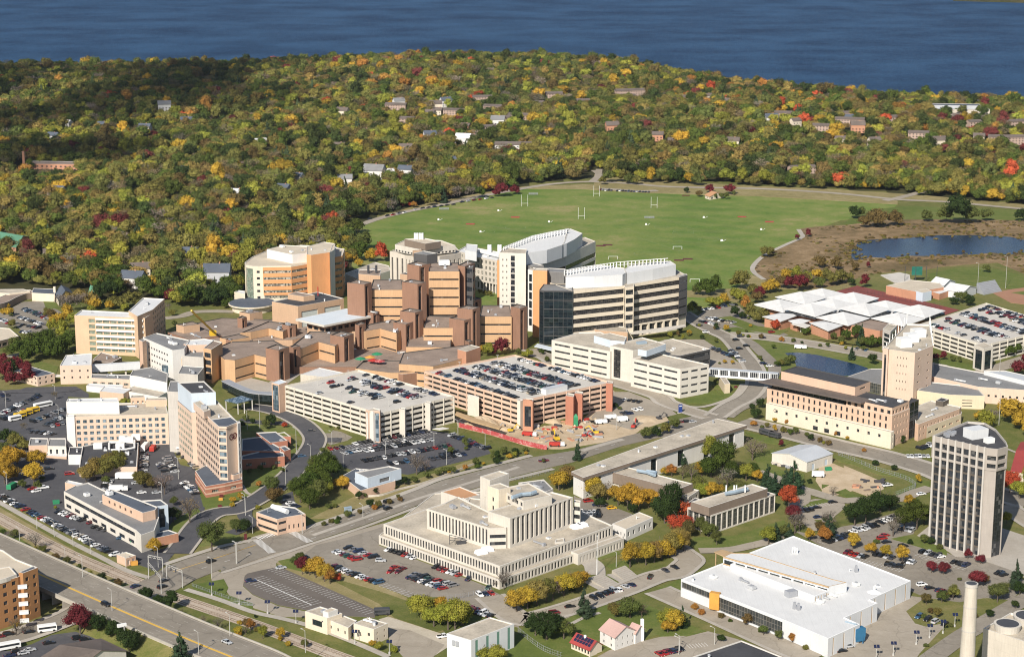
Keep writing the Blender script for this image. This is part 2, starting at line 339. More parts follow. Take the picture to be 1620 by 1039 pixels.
# ------------------------------------------------------------------ buildings
def W(n=0, bw=0, wf=.6, rows=1, wh=1.6, sill=1.0, fh=0, m0=0., m1=None, d=.35, mat='glass', top=0.0, part='window'):
    return dict(n=n, bw=bw, wf=wf, rows=rows, wh=wh, sill=sill, fh=fh, m0=m0, m1=m0 if m1 is None else m1, d=d, mat=mat, top=top, part=part)
def facade(mb, wins, p0, p1, z0, z1, sp, m=0):
    L = math.hypot(p1[0]-p0[0], p1[1]-p0[1])
    if L < .05: return
    tx, ty = (p1[0]-p0[0])/L, (p1[1]-p0[1])/L; nx, ny = ty, -tx
    def w(u, v, d=0): return (p0[0]+tx*u-nx*d, p0[1]+ty*u-ny*d, v)
    def quad(u0, u1, v0, v1, d=0): mb.face([w(u0,v0,d), w(u1,v0,d), w(u1,v1,d), w(u0,v1,d)], [(u0,v0-z0),(u1,v0-z0),(u1,v1-z0),(u0,v1-z0)], m)
    if sp is None: return quad(0, L, z0, z1)
    usable = L-sp['m0']-sp['m1']
    n = sp['n'] or max(1, int(round(usable/sp['bw']))) if (sp['n'] or sp['bw']) else 1
    if usable < .5: return quad(0, L, z0, z1)
    bw = usable/n; U = []
    for i in range(n):
        c = sp['m0']+bw*(i+.5); U.append((c-bw*sp['wf']/2, c+bw*sp['wf']/2))
    if sp['wf'] >= .999: U = [(sp['m0'], L-sp['m1'])]
    fh = sp['fh'] or (z1-z0-sp['top'])/sp['rows']; V = []
    for r in range(sp['rows']):
        a = z0+sp['sill']+fh*r; b = min(a+sp['wh'], z1-.15)
        if b > a+.2: V.append((a, b))
    v = z0; d = sp['d']
    for (a, b) in V:
        if a > v+.01: quad(0, L, v, a)
        u = 0
        for (ua, ub) in U:
            if ua > u+.01: quad(u, ua, a, b)
            mb.face([w(ua,a,0), w(ua,a,d), w(ua,b,d), w(ua,b,0)], [(0,0),(d,0),(d,b-a),(0,b-a)], m)
            mb.face([w(ub,a,d), w(ub,a,0), w(ub,b,0), w(ub,b,d)], [(0,0),(d,0),(d,b-a),(0,b-a)], m)
            mb.face([w(ua,a,0), w(ub,a,0), w(ub,a,d), w(ua,a,d)], None, m)
            mb.face([w(ua,b,d), w(ub,b,d), w(ub,b,0), w(ua,b,0)], None, m)
            wins.append(([w(ua,a,d), w(ub,a,d), w(ub,b,d), w(ua,b,d)], [(ua+p0[0],a),(ub+p0[0],a),(ub+p0[0],b),(ua+p0[0],b)], sp['mat'], sp['part']))
            u = ub
        if L > u+.01: quad(u, L, a, b)
        v = b
    if z1 > v+.01: quad(0, L, v, z1)
def offset(poly, t):
    n = len(poly); out = []
    for i in range(n):
        a, b, c = Vector(poly[i-1]), Vector(poly[i]), Vector(poly[(i+1) % n])
        d1 = (b-a).normalized(); d2 = (c-b).normalized()
        n1 = Vector((-d1.y, d1.x)); n2 = Vector((-d2.y, d2.x)); k = n1+n2
        if k.length < 1e-3: k = n1
        k.normalize(); s = t/max(.35, k.dot(n1)); out.append(tuple(b+k*s))
    return out
unit_cache = {}
class Bld:
    def __init__(s, name, label, cat='building', group=None):
        s.name, s.label, s.cat, s.group = name, label, cat, group; s.e = None; s.wins = []; s.q = []; s.pts = []
    def root(s, poly):
        if s.e is None:
            cx = sum(p[0] for p in poly)/len(poly); cy = sum(p[1] for p in poly)/len(poly)
            s.e = empty(s.name, cx, cy, s.z_base); tag(s.e, s.label, s.cat, s.group)
            LANDMARKS.append((s.label, cx, cy))
        return s.e
    z_base = 0.0
    def mass(s, poly, z0, z1, wall='cream', roof='roof_gravel', sp=None, par=.8, cop='coping', part='wall', units=0, label=None, cm=None):
        if area(poly) < 0: poly = poly[::-1]
        e = s.root(poly); n = len(poly); mb = MB()
        for i in range(n):
            q = sp.get(i, sp.get('*')) if isinstance(sp, dict) and 'rows' not in sp else sp
            qs = q if isinstance(q, list) else [q]
            if len(qs) == 1: facade(mb, s.wins, poly[i], poly[(i+1) % n], z0, z1, qs[0])
            else:                                   # stacked zones: (z fraction metres, spec)
                za = z0
                for (hz, qq) in qs:
                    zb = z1 if hz is None else za+hz
                    facade(mb, s.wins, poly[i], poly[(i+1) % n], za, zb, qq); za = zb
        w = mb.build(part, wall, e)
        if label: w['label'] = label
        rb = MB(); inner = offset(poly, .4)
        if par > 0:
            for i in range(n):
                a, b, c, d = poly[i], poly[(i+1) % n], inner[(i+1) % n], inner[i]
                rb.face([(*a, z1), (*b, z1), (*c, z1), (*d, z1)], m=1)
                rb.face([(*d, z1), (*c, z1), (*c, z1-par), (*d, z1-par)], m=1)
            rb.face([(*p, z1-par) for p in inner], m=0)
        else: rb.face([(*p, z1) for p in poly], m=0)
        rb.build('roof', [roof, cop], e)
        if units: s.units(poly, z1-max(par, 0), units)
        return poly
    def units(s, poly, z, k, kinds=('a','b','c','d','v')):
        xs = [p[0] for p in poly]; ys = [p[1] for p in poly]; inn = offset(poly, 2.5)
        L = max(((poly[i], poly[(i+1) % len(poly)]) for i in range(len(poly))), key=lambda ab: math.dist(*ab))
        rot = math.atan2(L[1][1]-L[0][1], L[1][0]-L[0][0]); done = 0
        R = random.Random(int(abs(xs[0]*7+ys[0]*13)) % 9999)
        for _ in range(k*14):
            x, y = R.uniform(min(xs), max(xs)), R.uniform(min(ys), max(ys))
            if not inside(inn, x, y): continue
            kd = R.choice(kinds); mb = MB(); zz = z
            if kd == 'a':
                a, b, h = R.uniform(2,4), R.uniform(1.6,2.6), R.uniform(1.1,1.9); mb.box(x, y, zz+.25, zz+h, a, b, rot); mb.box(x, y, zz, zz+.25, a*.8, b*.8, rot); mb.cyl(x, y, zz+h, zz+h+.25, b*.3, n=8, m=1); nm = 'air_handler'
            elif kd == 'b':
                mb.cyl(x, y, zz, zz+R.uniform(.8,1.5), .45, .45, 8); mb.cyl(x, y, zz+1.3, zz+1.7, .7, .35, 8, m=1); nm = 'roof_fan'
            elif kd == 'c':
                mb.box(x, y, zz, zz+.6, 1.8, 1.8, rot); mb.box(x, y, zz+.6, zz+.95, 1.6, 1.6, rot, top=.4, m=1); nm = 'skylight'
            elif kd == 'd':
                a = R.uniform(3,7); c, q = math.cos(rot), math.sin(rot)
                mb.box(x, y, zz+.35, zz+.95, a, .7, rot); mb.box(x+c*a/2, y+q*a/2, zz, zz+1.3, 1.2, 1.4, rot, m=1); nm = 'roof_duct'
            else:
                mb.cyl(x, y, zz, zz+R.uniform(.9,2.0), .14, n=6); mb.bar((x, y, zz+.8), (x+1.3, y+.5, zz+.8), .12); nm = 'roof_pipe'
            mb.build(nm, [R.choice(['metal_grey','metal_white','metal_white','plaster_grey']), 'metal_grey'], s.e); done += 1
            if done >= k: break
    def box(s, nm, x, y, z0, z1, lx, ly, rot=0, mat='metal_grey', top=1.0, label=None):
        mb = MB(); mb.box(x, y, z0, z1, lx, ly, rot, top=top); o = mb.build(nm, mat, s.root([(x, y)]))
        if label: o['label'] = label
        return o
    def add(s, nm, mb, mats, label=None):
        e = s.root([mb.v[0][:2]]); o = mb.build(nm, mats, e)
        if label: o['label'] = label
        return o
    def done(s):
        by = {}
        for w in s.wins: by.setdefault(w[3], []).append(w)
        left = 100
        for part, ws in by.items():
            ws.sort(key=lambda w: min(math.hypot(p[0], p[1]) for p in w[0]) - .02*math.dist(w[0][0], w[0][1]))
            k = 100
            for w in ws[:k]:
                mb = MB(); mb.face(w[0], w[1]); mb.build(part, w[2], s.e)
            if len(ws) > k:
                mats = sorted({w[2] for w in ws[k:]}); mb = MB()
                for w in ws[k:]: mb.face(w[0], w[1], mats.index(w[2]))
                o = mb.build(part, mats, s.e); o['kind'] = 'stuff'; o['label'] = 'remaining small windows of the long facades'
        return s.e
def rp(s, h): return PW(s, h)                     # roof outline seen in the photo at height h
def HT(zk, x, yt, yb):
    X, a = Zp(zk, (x, yt)); _, b = Zp(zk, (x, yb)); return hh(X, a, b)
def gable(B, poly, z0, z1, zr, wall, roof, sp=None, over=.5):
    """poly: 4 corners; ridge parallel to edge 0-1"""
    if area(poly) < 0: poly = poly[::-1]
    e = B.root(poly); mb = MB()
    for i in range(4):
        q = sp.get(i) if isinstance(sp, dict) and 'rows' not in sp else sp
        facade(mb, B.wins, poly[i], poly[(i+1) % 4], z0, z1, q)
    mid = lambda a, b, k=.5: (a[0]+(b[0]-a[0])*k, a[1]+(b[1]-a[1])*k)
    r0, r1 = mid(poly[3], poly[0]), mid(poly[1], poly[2])
    mb.face([(*poly[3], z1), (*poly[0], z1), (*r0, zr)]); mb.face([(*poly[1], z1), (*poly[2], z1), (*r1, zr)])
    B.add('wall', mb, wall)
    rb = MB(); o = offset(poly, -over); d = Vector((r1[0]-r0[0], r1[1]-r0[1])).normalized()*over
    a0 = (r0[0]-d.x, r0[1]-d.y); a1 = (r1[0]+d.x, r1[1]+d.y); t = .22; zl = z1-.12
    rb.face([(*o[0], zl+t), (*o[1], zl+t), (*a1, zr+t), (*a0, zr+t)]); rb.face([(*o[2], zl+t), (*o[3], zl+t), (*a0, zr+t), (*a1, zr+t)])
    rb.face([(*o[1], zl), (*o[0], zl), (*a0, zr), (*a1, zr)]); rb.face([(*o[3], zl), (*o[2], zl), (*a1, zr), (*a0, zr)])
    for i in (0, 2): rb.face([(*o[i], zl), (*o[(i+1) % 4], zl), (*o[(i+1) % 4], zl+t), (*o[i], zl+t)])
    for (p, q, r) in ((o[3], o[0], a0), (o[1], o[2], a1)):
        rb.face([(*p, zl), (*r, zr), (*r, zr+t), (*p, zl+t)]); rb.face([(*r, zr), (*q, zl), (*q, zl+t), (*r, zr+t)])
    B.add('roof', rb, roof)
# ------------------------------------------------------------------ ground strips
def strip_poly(pts, w):
    n = len(pts); Lf = []; Rt = []
    for i in range(n):
        a = Vector(pts[max(0, i-1)]); b = Vector(pts[min(n-1, i+1)]); d = (b-a).normalized(); k = Vector((-d.y, d.x))
        ww = w[i] if isinstance(w, (list, tuple)) else w
        Lf.append(tuple(Vector(pts[i])+k*ww/2)); Rt.append(tuple(Vector(pts[i])-k*ww/2))
    return Lf, Rt
def smooth_line(pts, k=5):
    out = []; n = len(pts)
    for i in range(n-1):
        p0, p1, p2, p3 = [Vector(pts[min(n-1, max(0, j))]) for j in (i-1, i, i+1, i+2)]
        for j in range(k):
            t = j/k; out.append(tuple(.5*((2*p1)+(p2-p0)*t+(2*p0-5*p1+4*p2-p3)*t*t+(3*p1-p0-3*p2+p3)*t**3)))
    out.append(tuple(pts[-1])); return out
def clean(pts):
    out = [pts[0]]
    for p in pts[1:]:
        if math.dist(p, out[-1]) < 2.5: continue
        if len(out) > 1:
            a = Vector(out[-1])-Vector(out[-2]); b = Vector(p)-Vector(out[-1])
            if a.angle(b) > 1.9: continue
        out.append(p)
    return out
def strip(mb, pts, w, z, m=0, smooth=True, kerb=0.0):
    if smooth: pts = clean(pts)
    if smooth and len(pts) > 2: pts = smooth_line(pts)
    L, R = strip_poly(pts, w)
    for i in range(len(pts)-1):
        zf = (lambda p: z+hgt(p[0], p[1]) if p[1] > 1560 else z)
        mb.face([(*R[i], zf(R[i])), (*R[i+1], zf(R[i+1])), (*L[i+1], zf(L[i+1])), (*L[i], zf(L[i]))], m=m)
        if kerb:
            mb.face([(*R[i], z-kerb), (*R[i+1], z-kerb), (*R[i+1], z), (*R[i], z)], m=m); mb.face([(*L[i+1], z-kerb), (*L[i], z-kerb), (*L[i], z), (*L[i+1], z)], m=m)
    return pts
def shift(pts, d):
    L, R = strip_poly(pts, 2*abs(d)); return L if d > 0 else R
def dashes(mb, pts, z, on=3, off=9, w=.25, m=0, solid=False):
    pts = smooth_line(pts) if len(pts) > 2 else pts
    if solid: return strip(mb, pts, w, z, m, smooth=False)
    acc = 0
    for a, b in zip(pts, pts[1:]):
        L = math.dist(a, b); d = ((b[0]-a[0])/L, (b[1]-a[1])/L); s = -acc
        while s < L:
            s0, s1 = max(0, s), min(L, s+on)
            if s1 > s0: 
                p, q = (a[0]+d[0]*s0, a[1]+d[1]*s0), (a[0]+d[0]*s1, a[1]+d[1]*s1); strip(mb, [p, q], w, z, m, smooth=False)
            s += on+off
        acc = (L+acc) % (on+off)
# ------------------------------------------------------------------ vehicles
CARCOL = {'black': (.012,.012,.014), 'dark grey': (.05,.05,.055), 'silver': (.42,.43,.44), 'white': (.78,.78,.77), 'red': (.30,.018,.016), 'maroon': (.13,.012,.02),
          'dark blue': (.016,.026,.065), 'blue': (.035,.085,.15), 'tan': (.36,.30,.22), 'dark green': (.015,.06,.045), 'grey': (.20,.20,.21), 'yellow': (.65,.38,.02)}
m, t, b = nodes('car_paint'); oi = t.nodes.new('ShaderNodeObjectInfo'); t.links.new(oi.outputs['Color'], b.inputs['Base Color'])
b.inputs['Roughness'].default_value = .3; b.inputs['Specular IOR Level'].default_value = .5; b.inputs['Coat Weight'].default_value = .3
for k, c in CARCOL.items():
    m, t, b = nodes('car_'+k); b.inputs['Base Color'].default_value = (*c, 1); b.inputs['Roughness'].default_value = .3; b.inputs['Coat Weight'].default_value = .3
m, t, b = nodes('car_glass'); b.inputs['Base Color'].default_value = (.012,.015,.018,1); b.inputs['Roughness'].default_value = .08
def car_mesh(kind, paint='car_paint', wheels=True):
    """x forward; returns dict part -> MB"""
    body, win = MB(), MB()
    if kind == 'sedan': L, Wd, prof, cab = 4.7, 1.82, [(-2.35,.35),(2.35,.35),(2.33,.70),(1.95,.82),(1.1,.93),(-1.6,.98),(-2.28,.92),(-2.35,.6)], [(-1.75,.97,-1.15,1.42),(1.15,.93,.35,1.42)]
    elif kind == 'suv': L, Wd, prof, cab = 4.75, 1.9, [(-2.35,.4),(2.35,.4),(2.33,.85),(1.95,1.0),(1.15,1.1),(-2.1,1.15),(-2.33,1.1),(-2.37,.7)], [(-2.2,1.13,-1.95,1.72),(1.2,1.1,.5,1.70)]
    elif kind == 'van': L, Wd, prof, cab = 5.0, 1.95, [(-2.5,.35),(2.5,.35),(2.48,.8),(2.1,1.0),(1.5,1.15),(-2.4,1.15),(-2.5,1.1),(-2.52,.7)], [(-2.42,1.13,-2.25,1.78),(1.55,1.12,.75,1.76)]
    else: L, Wd, prof, cab = 5.5, 1.95, [(-2.75,.5),(2.75,.5),(2.72,.95),(2.4,1.08),(1.4,1.15),(.0,1.15),(-2.72,1.15),(-2.75,.8)], [(-.75,1.13,-.55,1.78),(1.4,1.12,.75,1.76)]
    h = Wd/2; n = len(prof)
    for i in range(n):
        a, b = prof[i], prof[(i+1) % n]; k0 = h if .5 < a[1] < .9 else h*.96; k1 = h if .5 < b[1] < .9 else h*.96
        body.face([(a[0],k0,a[1]),(b[0],k1,b[1]),(b[0],-k1,b[1]),(a[0],-k0,a[1])])
    body.face([(p[0],-(h if .5 < p[1] < .9 else h*.96),p[1]) for p in prof]); body.face([(p[0],(h if .5 < p[1] < .9 else h*.96),p[1]) for p in prof[::-1]])
    (rx, rz, rtx, rtz), (fx, fz, ftx, ftz) = cab; i0, i1 = h*.94, h*.76
    B4 = [(rx,-i0,rz),(fx,-i0,fz),(fx,i0,fz),(rx,i0,rz)]; T4 = [(rtx,-i1,rtz),(ftx,-i1,ftz),(ftx,i1,ftz),(rtx,i1,rtz)]
    for i in range(4): win.face([B4[i], B4[(i+1) % 4], T4[(i+1) % 4], T4[i]])
    body.face([(p[0],p[1]*1.02,p[2]+.03) for p in T4]); body.face([(p[0],p[1]*1.02,p[2]-.03) for p in T4[::-1]])
    for s in (-1, 1):                                  # pillars
        for xx, zz, tx_, tz in ((rx,rz,rtx,rtz),(fx,fz,ftx,ftz),((rx+fx)/2,(rz+fz)/2,(rtx+ftx)/2,rtz)):
            body.bar((xx, s*i0*1.005, zz), (tx_, s*i1*1.005, tz), .05, n=4)
    if kind == 'pickup':
        body.face([(-2.65,-h*.85,1.16),(-.8,-h*.85,1.16),(-.8,h*.85,1.16),(-2.65,h*.85,1.16)], m=0)
        win.face([(-2.6,-h*.8,1.17),(-.85,-h*.8,1.17),(-.85,h*.8,1.17),(-2.6,h*.8,1.17)])
    wl = []
    for sx in (-1, 1):
        for sy in (-1, 1):
            w = MB(); cx, cy, r = sx*L*.3, sy*(h-.1), .34; nn = 10
            A = [(cx+r*math.cos(2*math.pi*i/nn), cy-.12, r+r*math.sin(2*math.pi*i/nn)) for i in range(nn)]
            Bq = [(p[0], p[1]+.24, p[2]) for p in A]
            for i in range(nn): w.face([A[i], A[(i+1) % nn], Bq[(i+1) % nn], Bq[i]])
            w.face(A); w.face(Bq[::-1]); wl.append(w)
    lights = []; tail = []; zl = prof[2][1]-.08
    for s in (-1, 1):
        q = MB(); q.box(L/2-.02, s*h*.72, zl-.1, zl+.06, .1, .32); lights.append(q)
        q = MB(); q.box(-L/2+.0, s*h*.78, prof[-2][1]-.3, prof[-2][1]-.08, .08, .26); tail.append(q)
    return body, win, wl, lights, tail
CARS = []           # (x, y, z, heading, kind, colour, label, group)
COLW = [('black',30),('dark grey',18),('silver',15),('white',16),('red',6),('maroon',6),('dark blue',8),('blue',3),('tan',3),('dark green',2),('grey',10)]
COLN = [c for c, w in COLW for _ in range(w)]
ORD = ['first','second','third','fourth','fifth','sixth','seventh','eighth','ninth','tenth','eleventh','twelfth','thirteenth','fourteenth','fifteenth','sixteenth','seventeenth','eighteenth','nineteenth','twentieth']
def ordw(i):
    if i < 20: return ORD[i]
    tens = {2:'twenty',3:'thirty',4:'forty',5:'fifty',6:'sixty',7:'seventy',8:'eighty',9:'ninety',10:'hundred'}; a, b = divmod(i+1, 10)
    return (tens[min(a, 10)]+('-'+ORD[b-1]) if b else tens[min(a, 10)].replace('ty', 'tieth').replace('hundred', 'hundredth'))
def row(s, desc, z=0.0, fill=.88, pitch=2.75, ang=90, cols=None, kinds=('sedan','sedan','suv','sedan','suv','van','sedan','pickup'), n=0, grp=None):
    """cars parked side by side from the first to the last point; ang = car heading against the row"""
    p = PW(s, z); a = Vector(p[0]); b = Vector(p[1]); L = (b-a).length; d = (b-a)/L; k = n or max(1, int(L/pitch)); st = L/max(1, k); th = math.atan2(d.y, d.x)+math.radians(ang)
    q = 0; R = random.Random(int(abs(a.x*31+a.y*17)) % 99991)
    for i in range(k):
        if cols is None and R.random() > fill: continue
        c = a+d*(st*(i+.5)); col = cols[i % len(cols)] if cols else R.choice(COLN)
        if col is None: continue
        kd = R.choice(kinds); f = th+(math.pi if R.random() < .5 else 0)+R.uniform(-.03,.03)
        CARS.append([c.x+R.uniform(-.1,.1), c.y+R.uniform(-.35,.35), z, f, kd, col, '%s %s, %s from left, %s' % (col, {'sedan':'sedan','suv':'SUV','van':'minivan','pickup':'pickup'}[kd], ordw(q), desc), grp or 'cars '+desc]); q += 1
def car(s, desc, heading=None, z=0.0, kind='sedan', col='black'):
    p = PW(s, z); 
    if len(p) > 1: heading = math.atan2(p[1][1]-p[0][1], p[1][0]-p[0][0])
    CARS.append([p[0][0], p[0][1], z, heading or 0, kind, col, col+' '+{'sedan':'sedan','suv':'SUV','van':'minivan','pickup':'pickup'}[kind]+' '+desc, None])
def build_cars():
    CARS.sort(key=lambda c: math.hypot(c[0], c[1])+ (0 if c[2] < 1 else 0))
    cache = {}; seen = {}
    for i, (x, y, z, f, kd, col, lab, grp) in enumerate(CARS[:300]):
        detail = i < 90; key = (kd, detail)
        if key not in cache:
            body, win, wl, lights, tail = car_mesh(kd)
            cache[key] = (body, win, wl, lights, tail, {})
        body, win, wl, lights, tail, me = cache[key]
        seen[lab] = seen.get(lab, 0)+1
        if detail:
            e = empty('car', x, y, z, f); tag(e, lab, 'car', grp)
            for nm, parts, mats in (('body', [body], 'car_paint'), ('windows', [win], 'car_glass'), ('wheel', wl, 'rubber'), ('headlight', lights, 'metal_white'), ('tail_light', tail, 'red_paint')):
                for j, mbx in enumerate(parts):
                    if (nm, j) not in me:
                        o = mbx.build(nm, mats); me[(nm, j)] = o.data; bpy.data.objects.remove(o)
                    o = bpy.data.objects.new(nm, me[(nm, j)]); C.objects.link(o); o.parent = e
                    if nm == 'body': o.color = (*CARCOL[col], 1)
        else:
            if 'all' not in me:
                al = MB()
                for mbx, m_ in ((body,0),(win,1),*[(w,2) for w in wl]):
                    for fc in mbx.f: al.face([mbx.v[j] for j in fc], m=m_)
                o = al.build('car', ['car_paint','car_glass','rubber']); me['all'] = o.data; bpy.data.objects.remove(o)
            o = bpy.data.objects.new('car', me['all']); C.objects.link(o); o.location = (x, y, z); o.rotation_euler = (0, 0, f); o.color = (*CARCOL[col], 1)
            tag(o, lab, 'car', grp)
    if len(CARS) > 300:
        names = list(CARCOL); V = []; Fc = []; Mi = []; n0 = 0; tpl = {}
        for (x, y, z, f, kd, col, lab, grp) in CARS[300:]:
            if kd not in tpl:
                body, win, wl, lights, tail = car_mesh(kd); al = MB()
                for mbx, m_ in ((body,0),(win,1),*[(w,2) for w in wl]):
                    for fc in mbx.f: al.face([mbx.v[j] for j in fc], m=m_)
                tpl[kd] = (np.array(al.v), al.f, al.m)
            v, fs, ms = tpl[kd]; c, q = math.cos(f), math.sin(f)
            V.append(np.stack([x+v[:,0]*c-v[:,1]*q, y+v[:,0]*q+v[:,1]*c, z+v[:,2]], 1))
            Fc += [tuple(j+n0 for j in fc) for fc in fs]; n0 += len(v)
            ci = names.index(col); Mi += [ci if m_ == 0 else len(names)+m_-1 for m_ in ms]
        me = bpy.data.meshes.new('distant_cars'); me.from_pydata(np.concatenate(V).tolist(), [], Fc)
        for k in names: me.materials.append(MATS['car_'+k])
        me.materials.append(MATS['car_glass']); me.materials.append(MATS['rubber'])
        me.polygons.foreach_set('material_index', Mi); o = bpy.data.objects.new('distant_cars', me); C.objects.link(o)
        tag(o, 'cars parked farther off on the garage roofs and in the far lots', 'cars', kind='stuff')
# ------------------------------------------------------------------ trees
m, t, b = nodes('foliage')
at = t.nodes.new('ShaderNodeAttribute'); at.attribute_type = 'INSTANCER'; at.attribute_name = 'tint'
lf = t.nodes.new('ShaderNodeAttribute'); lf.attribute_type = 'GEOMETRY'; lf.attribute_name = 'leaf'
k = mth(t, 'ADD', mth(t, 'MULTIPLY', lf.outputs['Fac'], .75), .66)
vm = t.nodes.new('ShaderNodeVectorMath'); vm.operation = 'SCALE'; t.links.new(at.outputs['Color'], vm.inputs[0]); t.links.new(k, vm.inputs['Scale'])
t.links.new(vm.outputs[0], b.inputs['Base Color']); b.inputs['Roughness'].default_value = .8; b.inputs['Specular IOR Level'].default_value = .1
tr = t.nodes.new('ShaderNodeBsdfTranslucent'); t.links.new(vm.outputs[0], tr.inputs['Color'])
ms = t.nodes.new('ShaderNodeMixShader'); ms.inputs[0].default_value = .22
t.links.new(b.outputs[0], ms.inputs[1]); t.links.new(tr.outputs[0], ms.inputs[2]); t.links.new(ms.outputs[0], t.nodes['Material Output'].inputs['Surface'])
TINT = {'g': (.055,.080,.014), 'd': (.028,.046,.012), 'l': (.20,.20,.030), 'y': (.36,.235,.030), 'o': (.32,.155,.035), 'r': (.36,.065,.028), 'm': (.125,.022,.026),
        'b': (.125,.100,.060), 'w': (.135,.125,.032), 'c': (.030,.052,.026), 'k': (.21,.155,.045), 'x': (.17,.14,.115), 'n': (.12,.085,.03), 'h': (.09,.105,.028)}
CNAME = {'g': 'green', 'd': 'dark green', 'l': 'yellow-green', 'y': 'golden yellow', 'o': 'orange', 'r': 'bright red', 'm': 'maroon', 'b': 'thin greyish brown', 'w': 'olive green',
         'c': 'dark conical evergreen', 'k': 'tan and gold', 'x': 'bare grey', 'n': 'brown', 'h': 'mid green'}
def crown_mesh(seed, kind, nleaf, lsz, zlo=.2, core=True):
    R = np.random.default_rng(seed); V = []; Fc = []; LV = []; n0 = 0
    lob = []
    if kind == 'conifer':
        for i in range(9):
            f = i/8; r = .42*(1-f)**.8+.07; 
            for a in range(max(2, int(6*(1-f))+1)):
                th = R.uniform(0, 6.28); lob.append((r*.55*math.cos(th), r*.55*math.sin(th), (.12+f*1.2), r*.62, .14))
    else:
        nl = {'round': 13, 'tall': 12, 'wide': 15, 'sparse': 11}[kind]
        hz = {'round': .36, 'tall': .50, 'wide': .27, 'sparse': .38}[kind]; cz = zlo+hz
        lob.append((0, 0, cz, .30, hz*.75))
        for i in range(nl):
            th = i*2.4+R.uniform(-.4,.4); u = R.uniform(-.75,.95); rr = math.sqrt(max(0, 1-u*u))*.31*R.uniform(.75,1.15)
            r = R.uniform(.13,.22); lob.append((rr*math.cos(th), rr*math.sin(th), cz+u*hz*.66, r, r*R.uniform(.75,.95)))
    tot = sum(l[3]*l[3] for l in lob)
    for (lx, ly, lz, r, rz) in lob:
        shade = R.uniform(.25,.75); nn = max(6, int(nleaf*r*r/tot))
        if core and kind != 'sparse':
            m_ = 6
            ring = [[(lx+r*.68*math.cos(2*math.pi*j/m_)*math.cos(e), ly+r*.68*math.sin(2*math.pi*j/m_)*math.cos(e), lz+rz*.80*math.sin(e)) for j in range(m_)] for e in (-.9,0,.9)]
            for a in range(2):
                for j in range(m_):
                    Fc.append((n0+a*m_+j, n0+a*m_+(j+1) % m_, n0+(a+1)*m_+(j+1) % m_, n0+(a+1)*m_+j)); LV.append(shade)
            Fc.append(tuple(n0+2*m_+j for j in range(m_))); LV.append(shade); V += ring[0]+ring[1]+ring[2]; n0 += 18
        for _ in range(nn):
            d = R.normal(size=3); d /= np.linalg.norm(d)
            if d[2] < -.55: d[2] = -d[2]
            k = R.uniform(.66,1.2) if kind != 'sparse' else R.uniform(.3,1.2)
            p = np.array([lx+d[0]*r*k, ly+d[1]*r*k, lz+d[2]*rz*k])
            nr = d+R.normal(size=3)*.55; nr /= np.linalg.norm(nr)
            a = np.cross(nr, R.normal(size=3)); a /= np.linalg.norm(a); c = np.cross(nr, a); s = lsz*R.uniform(.6,1.35)
            q = [p+a*s, p+c*s*.8, p-a*s*.9, p-c*s*.75]
            V += [tuple(x) for x in q]; Fc.append((n0, n0+1, n0+2, n0+3)); n0 += 4; LV.append(min(1, max(0, shade+R.uniform(-.32,.32))))
    me = bpy.data.meshes.new('crown'); me.from_pydata(V, [], Fc)
    at = me.attributes.new('leaf', 'FLOAT', 'FACE'); at.data.foreach_set('value', LV)
    me.materials.append(MATS['foliage']); return me
def trunk_mesh(seed, kind):
    R = random.Random(seed); mb = MB(); 
    if kind == 'conifer': mb.cyl(0, 0, 0, 1.1, .03, .008, 6)
    else:
        mb.cyl(0, 0, -.05, .38, .034, .02, 7, cap=False)
        nb = 9 if kind == 'sparse' else 6
        for i in range(nb):
            th = i*6.28/nb+R.uniform(-.3,.3); u = R.uniform(.18,.38); z0 = R.uniform(.2,.38); z1 = z0+R.uniform(.2,.55)
            p = (0, 0, z0); q = (u*.5*math.cos(th), u*.5*math.sin(th), (z0+z1)/2+.05); r = (u*math.cos(th), u*math.sin(th), z1)
            mb.bar(p, q, .014, n=4); mb.bar(q, r, .008, n=4)
            if kind == 'sparse':
                for _ in range(4): 
                    mb.bar(q, (r[0]+R.uniform(-.14,.14), r[1]+R.uniform(-.14,.14), r[2]+R.uniform(-.1,.14)), .004, n=3)
    o = mb.build('trunk', 'trunk'); me = o.data; bpy.data.objects.remove(o); return me
VAR = {}
for kd, cnt in (('round',3),('tall',2),('wide',2),('sparse',2),('conifer',2)):
    VAR[kd] = [(crown_mesh(i*7+len(kd), kd, {'sparse':520,'conifer':2200}.get(kd, 3600), {'sparse':.020,'conifer':.025}.get(kd, .0215)), trunk_mesh(i+3, kd)) for i in range(cnt)]
TREES = []
WORLD_TREES = []
def trees(s, dz=0):
    """'J 510,895,m,190 ...': foot of the tree in the photo, colour, crown width in zoomed pixels, optional height factor"""
    k = 'X'
    for tok in s.split():
        if ',' not in tok: k = tok; continue
        q = tok.split(','); x, y, c, w = float(q[0]), float(q[1]), q[2], float(q[3]); hf = float(q[4]) if len(q) > 4 else 1.0
        px, py = Zp(k, (x, y)); X, Y = P(px, py); wm = w/ZO[k][2]/sc(py)
        TREES.append((X, Y, wm, c, hf))
def tree_name(c, wm, kd):
    if wm < 3.4 and kd != 'conifer': return 'shrub'
    return {'conifer': 'evergreen_tree', 'sparse': 'bare_tree'}.get(kd, 'tree')
